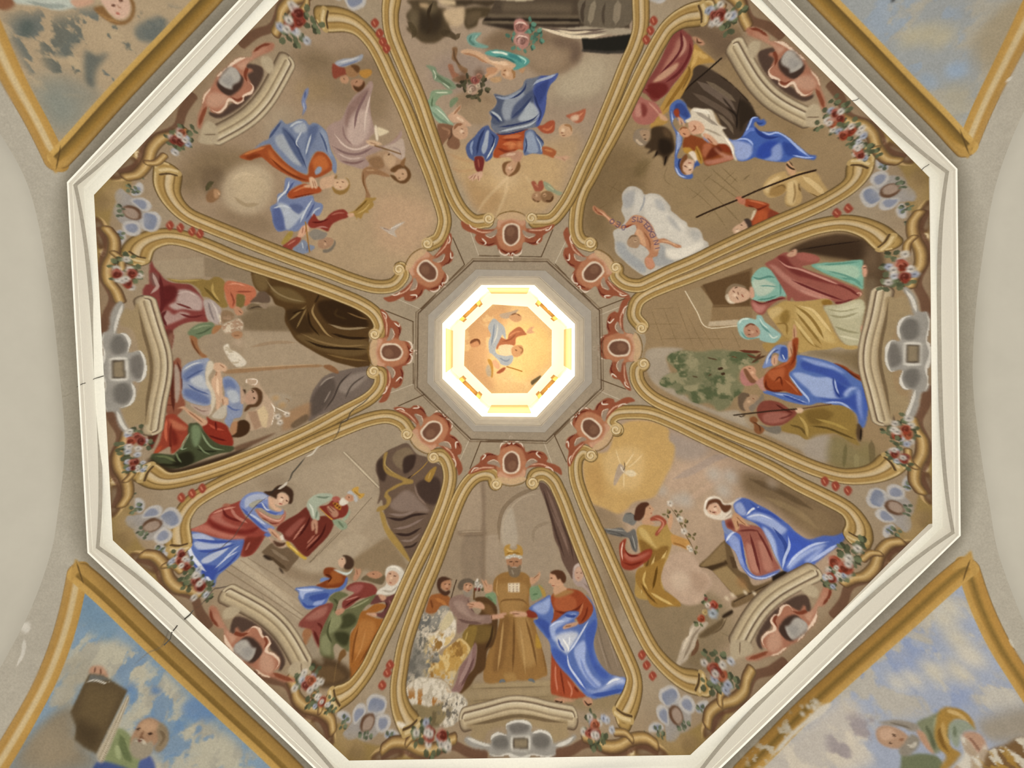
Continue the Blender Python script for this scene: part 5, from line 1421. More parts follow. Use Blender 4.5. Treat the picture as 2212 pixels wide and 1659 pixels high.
ops(DOME, 'w5', '''
V 0 0 1
O painted_field|brown stone wall and shadowed vault behind the mother and child
c 988160 1300 340 1340 240 1385 150 1420 85 1470 45 1540 30 1600 60 1600 130 1660 180 1760 240 1830 290 1872 340 1862 390 1800 440 1650 515 1500 585 1385 615 1335 590 1300 560 1260 510 1255 440
V 1230 300 4
-c~60*.7 7a6546 250 100 600 100 650 500 400 560 300 900 130 800 120 500
-c~50*.6 97815e 800 350 1400 250 1600 500 1300 800 1000 700 850 500
-c~50*.5 a08863 1250 300 1700 200 1900 300 1500 560 1300 520
-s*.55 665436 5 1110 350 1400 640 1500 760
-s*.55 665436 5 1160 300 1520 560 1650 640
-s*.55 665436 5 1220 250 1480 480
-s*.55 665436 5 1310 240 1460 380
-s*.5 665436 5 1000 400 1200 560 1380 800
-s*.5 665436 5 1160 370 1240 300
-s*.5 665436 5 1330 370 1440 270
-s*.5 665436 5 1270 480 1350 400
-s*.5 665436 5 1060 520 1150 440
-s*.5 665436 5 1180 680 1280 580
-s*.5 665436 5 1390 400 1450 330
-s*.7 4c3c26 6 1500 355 1560 310
-s*.45 665436 5 300 380 560 520
-s*.45 665436 5 330 480 420 360
-s*.45 665436 5 560 330 640 250 720 180
-s*.45 665436 5 200 640 330 560
-s*.45 665436 5 860 200 820 340 900 420
-c~20*.5 6a5a3a 600 200 700 180 640 320 560 300
V 1160 0 4
-c~30*.9 6f5b48 1250 230 1420 200 1700 260 1800 330 1660 480 1560 520 1430 380 1300 320
-c~30*.8 8c7554 1560 540 1720 540 1900 800 2100 980 2300 1120 2200 1200 2000 1000 1850 820 1700 680
O shed|dark wooden shed wall behind the mother
c~4 4f4135 1340 600 1420 560 1600 660 1750 790 1850 900 1890 980 1930 1030 1850 1060 1780 1180 1640 1200 1600 1110 1520 960 1330 940 1260 860 1240 830
-.s~4*.8 77675a 40 1380 700 1500 780 1640 880 1720 960
-.s~4*.8 6c5c4e 34 1340 800 1480 880 1640 980 1710 1080
-.s~4*.7 84745f 26 1460 700 1600 790 1720 880
-.s~3*.9 2c231c 12 1640 930 1720 1000 1730 1120
-.s~3*.9 2c231c 10 1760 830 1730 1000 1720 1120
-.s~3*.8 352a22 10 1600 840 1700 960
-.c~6*.8 33291f 1760 860 1850 920 1890 1000 1800 1060 1760 1140 1740 1000
-.s~2 33271d 8 1560 640 1700 740 1860 910
-.s~4*.6 8a7a66 20 1560 980 1660 1080 1700 1160
O staff|thin dark shepherd staff
l 2d231a 13 1590 506 1450 630 1310 750 1180 900 1080 990
O painted_figure|bearded man in wine red robe and ochre cloak
c b08a48 1360 380 1430 440 1520 510 1535 540 1480 545 1400 560 1350 600 1340 660 1290 760 1230 860 1160 940 1080 1010 1130 1050 1070 1090 990 1115 980 1060 1020 1000 1080 900 1150 780 1250 650 1330 520
-.s~6*.8 8a6428 30 1330 560 1280 680 1180 830 1090 960
-.s~6*.7 d0ab66 30 1360 420 1370 500 1330 590
-.s~6*.6 d4b06c 26 1480 500 1420 480 1390 440
-.s~4*.8 7a5a28 14 1300 560 1320 640 1250 780
o robe|wine red robe
c 8a4a44 1180 290 1240 250 1290 280 1340 330 1350 420 1320 520 1260 630 1170 740 1130 800 1070 850 1010 880 950 820 905 790 920 740 980 660 1060 530 1120 400
-.c~10*.9 b07a68 1220 330 1290 360 1290 440 1220 500 1150 560 1080 620 1110 540 1180 430
-.c~8*.9 c49a7c 1130 590 1220 540 1200 600 1100 680 1000 720 1040 660
-.s~4*.9 682a2e 20 1240 260 1250 400 1180 520 1060 640
-.s~4*.9 6c2c2c 24 1320 360 1320 470 1230 620 1100 720
-.s~4*.8 c0907c 16 1260 300 1280 400 1230 500
-.s~4*.9 702c2a 30 930 770 1010 800 1060 850
-.c~8*.9 702a26 960 730 1100 720 1130 780 1050 850 980 840
c a8695e 870 830 940 860 1010 880 1050 920 1080 980 1040 1010 1000 1060 930 1080 860 1060 820 1000 830 920
-.c~8*.8 c08a7a 860 900 920 920 900 1000 850 1000
-.c~6*.9 7c3a34 900 890 950 930 940 1000 910 1000
-.s~4*.8 c4907c 14 960 880 1020 940 1060 990
o hand
c c49a78 1050 980 1090 990 1130 1030 1115 1045 1070 1030
o head|grey bearded head in profile
c 8d7c68 830 1180 850 1130 900 1110 960 1120 980 1160 965 1210 945 1250 900 1265 860 1240 835 1215
-.c~4*.9 a88a6c 890 1130 960 1125 980 1160 950 1220 910 1190
-.s~3 b8a48a 20 850 1200 890 1240 920 1250
-.s 5a4230 8 915 1170 940 1165
-.s 5a4230 8 925 1200 945 1205
u
c b98a6c 1340 320 1380 320 1430 350 1450 385 1410 390 1360 350
-.s 5a3a24 8 1380 330 1390 365 1430 370
O donkey|dark donkey head behind the staff
c~6 4a3a2a 990 1110 1080 1090 1150 1130 1180 1200 1190 1290 1150 1340 1120 1400 1100 1440 1085 1360 1040 1340 1000 1370 1030 1300 950 1330 980 1290 930 1270 980 1200
-.c~10*.8 2c2218 1060 1200 1150 1220 1170 1300 1100 1340 1050 1290
-.c~8*.7 6b543c 1090 1110 1140 1130 1160 1190 1100 1170
-.s~4*.8 241a12 16 1040 1300 1020 1370
-.s~4*.8 241a12 14 1120 1340 1100 1430
O painted_figure|mother in blue mantle and brown dress cradling the child
c 8c4a26 1300 1160 1380 1180 1440 1200 1560 1230 1640 1240 1690 1310 1700 1370 1620 1400 1500 1430 1450 1420 1400 1320 1300 1320 1260 1270 1270 1200
-.c~6*.9 b06a4a 1440 1250 1500 1240 1510 1300 1460 1360 1430 1330
-.c~6*.9 6c2e1a 1500 1290 1580 1260 1600 1310 1540 1350 1460 1370
-.c~6*.9 b87a64 1450 1390 1560 1370 1690 1340 1690 1380 1600 1405 1480 1425
-.c~6*.9 c08a72 1530 1270 1580 1310 1650 1340 1690 1370 1620 1360 1550 1310
-.s~4*.8 5e2614 18 1560 1220 1640 1260 1690 1330
-.c~5*.9 8a3c20 1560 1220 1640 1230 1680 1300 1620 1310
o collar|ochre collar and white shirt
c b5893c 1260 1280 1320 1275 1360 1310 1380 1260 1420 1330 1430 1410 1380 1400 1350 1340 1280 1320
c d8c8b4 1310 1320 1360 1310 1390 1400 1370 1400 1340 1360
-.s~3 8c6420 10 1370 1270 1400 1340 1420 1400
o mantle|bright blue mantle
c 3f5fae 1145 960 1160 900 1220 860 1280 890 1300 940 1330 1000 1320 1030 1260 1070 1220 1040 1200 1010 1170 1060 1200 1120 1250 1180 1250 1240 1230 1290 1210 1360 1250 1370 1280 1330 1240 1420 1250 1480 1280 1510 1340 1500 1340 1540 1280 1545 1220 1510 1190 1450 1190 1360 1200 1260 1200 1160 1160 1060
-.c~5*.9 28408e 1200 900 1260 900 1310 980 1300 1020 1240 990 1190 960
-.s~3 9fb2dc 14 1160 960 1180 1060 1220 1140 1220 1240 1200 1340
-.s~3 9fb2dc 12 1195 1440 1230 1510 1290 1535
-.c~4*.9 8a99be 1210 1160 1245 1180 1245 1240 1220 1290 1205 1230
-.s~3 22336c 14 1260 1330 1225 1410 1245 1480
c 31509e 1350 1395 1370 1410 1380 1385 1408 1425 1370 1440 1350 1470
V 1500 200 4
c 3558b4 290 400 340 412 400 390 440 330 470 260 500 215 540 210 570 235 600 230 620 265 595 285 560 285 530 250 515 280 560 330 640 340 720 340 800 380 860 430 920 480 990 535 1050 545 1035 580 950 570 860 560 800 595 740 598 650 590 560 570 520 560 460 585 390 590 350 550 330 480
-.c~6*.95 8c9ed0 320 420 380 415 470 440 500 470 490 540 440 580 380 580 350 540 340 480
-.c~6*.95 2141b0 560 470 640 420 720 430 700 520 620 570 540 550
-.c~6*.9 7c92cc 670 480 740 440 760 540 720 590 600 580 660 550
-.c~5*.9 22409e 760 430 850 450 900 520 960 560 880 550 800 540
-.s~3 8ca6e4 14 440 350 480 270 500 220 550 215
-.s~3 8ca6e4 14 560 320 640 360 720 345 800 385 900 480 1000 560
-.s~3 8ca6e4 12 320 410 440 400 500 440 500 470
-.s~3 1c3690 20 520 280 560 350 640 390 740 380
-.s~3 8ca6e4 10 850 540 950 560 1040 560
-.s~3 24408e 14 520 250 560 270 600 260
-.s~4*.8 5a7ad0 26 420 380 480 320 520 330
V 1160 0 4
o cloth|white swaddling cloth
c cfc3ae 1325 960 1360 930 1430 940 1510 950 1550 1040 1580 1080 1640 1110 1600 1120 1640 1180 1700 1260 1710 1330 1730 1390 1700 1370 1690 1320 1640 1250 1560 1240 1520 1210 1440 1190 1420 1160 1440 1100 1380 1060 1300 1060 1280 1040 1330 1010
-.s~4*.8 988c7e 22 1360 960 1430 1000 1520 1060 1570 1090
-.s~4*.8 e4dccb 24 1340 950 1440 960 1500 990
-.s~4*.7 9a8c78 14 1440 1110 1520 1140 1600 1180
-.s~3*.8 8f8374 8 1480 980 1500 1040 1560 1080
-.s~3 efe6d4 12 1620 1180 1680 1270 1700 1360
o child|bare child wrapped in white
c cfa284 1310 1060 1360 1040 1420 1060 1450 1110 1430 1150 1390 1160 1340 1160 1310 1110
-.s~3 9c6448 10 1350 1080 1370 1110 1330 1140
c c99a7a 1440 1150 1500 1170 1560 1230 1545 1255 1490 1230 1440 1200
-.s 8c5038 7 1470 1190 1520 1240
-.c~3 6d7fae 1430 1180 1470 1210 1490 1240 1450 1210
c c8926e 1225 1120 1260 1095 1300 1105 1325 1150 1310 1180 1270 1185 1235 1160
-.s 7a4630 8 1260 1150 1285 1165
-.s~3*.8 8a5a38 16 1230 1130 1260 1100 1300 1110
o hand
c 9c4426 1180 960 1210 935 1230 960 1230 1000 1250 1030 1220 1020 1190 1000
c c9a080 1215 1010 1260 1030 1280 1080 1265 1090 1250 1060 1235 1085 1225 1050
-.s 8a5a42 5 1240 1040 1258 1080
o head|head in blue hood seen sideways
c cda78b 1240 1400 1280 1370 1340 1380 1360 1400 1350 1470 1320 1510 1270 1500 1245 1450
-.c~3 7c5030 1250 1370 1290 1330 1300 1370 1265 1410 1260 1470 1290 1508 1250 1490 1232 1430
-.s 6a4230 8 1270 1430 1295 1445
-.s 6a4230 8 1310 1470 1335 1465
-.s a05a48 8 1305 1405 1335 1412
-.s*.8 a87a5e 8 1290 1440 1310 1450 1320 1430
-.b e4c8ac 24 1320 1440
O painted_figure|kneeling shepherd in red shirt with pale breeches
V 1500 200 4
c b89a66 590 820 620 760 680 710 780 680 800 710 830 720 880 690 950 680 1050 690 1110 780 1170 880 1090 910 1000 870 930 820 900 780 920 850 930 930 880 980 800 980 780 920 800 850 740 890 660 910 610 880
-.c~6*.9 9a7a48 660 830 760 790 800 830 740 890 650 890
-.c~6*.9 d2b786 600 830 640 770 720 720 740 740 660 800 640 870
-.c~6*.9 d0b684 810 780 880 760 880 860 860 960 810 960 800 880
-.s~4*.9 6e5430 18 900 780 920 840 1000 880 1080 905
-.s~4*.8 d6bb88 30 930 720 1040 800 1130 890
-.s~4*.8 7c6038 12 700 820 760 800 790 830
-.s~4*.7 8a6c40 14 860 770 870 870 850 960
-.c~8*.8 8c7046 640 970 760 960 860 1000 800 1040 700 1030 640 1000
o shirt|red shirt
c a04a2a 440 920 520 930 640 960 650 1000 760 1060 740 1090 640 1140 540 1180 500 1180 480 1110 520 1060 540 1010 500 990 440 980
-.c~6*.8 b85c34 540 1040 620 1020 640 1100 560 1160 510 1150
-.s~4*.9 742c1a 18 460 970 540 1010 600 990 640 970
-.s~4*.8 c8714a 14 460 930 560 950 620 970
-.c~6*.9 86402c 650 1010 750 1060 720 1090 640 1100
-k d0bea2 510 1020 535 1015 520 1060 495 1110 485 1095
o hand
c b9775c 355 910 400 895 440 925 430 970 380 950
o head|shepherd head tipped back
c c8a486 330 1180 360 1150 400 1130 440 1100 470 1130 470 1180 420 1215 360 1225 335 1205
-.c~3 4e4038 430 1095 470 1090 495 1130 490 1180 450 1210 460 1160 440 1120
-.s 6a4a38 8 360 1185 380 1180
-.s 6a4a38 7 400 1140 415 1150
-.b e2c8aa 20 370 1195
u
c c49a74 800 600 830 600 860 650 880 690 840 720 810 690 790 650
-.s 3a2a1c 10 780 600 830 650 880 670
-.s 3a2a1c 8 820 590 860 640
O staff|long dark pole of the shepherd
l 3c2b1e 16 20 1076 120 1030 240 980 365 930
l 3c2b1e 16 415 905 560 840 760 762 900 710 1045 672
O cloud|white cloud carrying an angel with a lettered band
V 1230 300 4
c~4 b9b3a8 455 480 500 420 560 410 620 440 650 480 700 470 770 480 820 520 870 580 880 620 930 660 960 690 1010 720 1030 760 1100 770 1140 810 1160 870 1200 900 1190 960 1120 1000 1000 1050 900 1080 760 1150 660 1185 560 1130 480 1060 400 980 390 880 380 800 440 760 480 700 450 620 460 560
-.c~14*.9 d0cabd 660 500 740 490 800 540 850 620 920 690 1000 740 1020 830 1130 850 1170 920 1080 990 960 1040 860 1030 830 950 960 920 850 860 760 850 720 760 660 680 640 580
-.c~10*.9 a3a2a0 460 500 520 450 570 460 560 560 480 600
-.c~12*.9 9ea1a2 400 900 470 900 520 980 600 1040 660 1100 640 1160 540 1100 440 1010
-.c~10*.8 c8c3b8 570 470 630 490 640 580 600 640 540 660 560 560
-.c~10*.8 a9a8a6 740 520 800 540 830 620 760 600
-.c~10*.8 aaa8a4 840 660 910 700 960 800 880 740
-.c~10*.8 b0ada6 1040 800 1120 800 1130 860 1080 880
-.s~5*.7 8d9096 16 650 480 640 560 600 640
-.c~8*.9 dcd5c6 840 960 960 950 1100 900 1150 920 1050 990 920 1040 860 1010
-.c~8*.8 9a9c9c 640 920 720 900 820 930 830 1020 900 1060 780 1100 700 1060 720 980
O angel|small angel with pointing arm on the white cloud
c b8825f 200 610 210 575 250 600 290 620 330 660 380 700 430 740 470 750 540 670 600 660 660 690 720 760 760 860 820 860 900 900 960 920 965 940 920 940 860 910 780 900 770 960 760 1010 720 1030 740 1100 700 1130 660 1100 650 1040 690 990 660 940 600 900 560 840 580 780 560 740 490 770 420 770 350 720 300 670 240 650
-.s~4*.8 8a4c34 12 210 580 240 630 300 660
-.s~4*.8 d8a988 14 260 620 330 680 400 740
-.c~5*.9 8c3f28 470 660 510 655 490 700 470 700
-.c~5*.9 8e3e26 480 760 560 740 580 780 540 830 490 830
-.c~5*.9 d2a47e 570 780 620 790 650 860 660 930 610 890 580 830
-.s~4*.8 8e5a3c 14 640 800 690 880 700 960
-.s~4*.8 d7ab84 14 780 880 860 890 940 930
-.c~5*.8 c88e72 660 1030 720 1040 730 1100 680 1110
-.c~5*.9 9c6c52 600 900 650 950 650 1000 590 990
o head
c a88a6c 500 880 540 830 590 840 610 890 590 940 540 940 505 920
-.b c8a888 20 570 880
-.s 5c3c2a 6 560 875 580 880
-.s~3*.8 7c6248 16 510 870 540 840 590 840
o banner|flesh coloured band with dark letters
c c29474 535 680 600 668 660 695 710 760 745 830 775 900 775 960 730 970 730 900 690 820 650 750 600 710 550 715
T 5b4a6c 40 EXCELSIS 728 846 700 790 660 735 610 698 540 696
T 5b4a6c 40 IN 765 970 745 870
T 5b4a6c 40 DEO 490 775 430 745 345 700
''')
ops(DOME, 'w5', '''
V 0 0 1
O painted_frame|ochre painted moulding framing the mother and child scene
R frame 36 1518 29 1480 36 1447 57 1425 88 1397 140 1370 195 1344 250 1318 300 1296 340 1277 378 1258 413 1247 450 1244 495 1254 520 1276 529
R frame 36 1332 582 1333 598 1352 613 1380 617 1405 607 1445 588 1495 567 1545 543 1605 515 1668 486 1730 460 1785 434 1830 406 1853 380 1858 354
''')
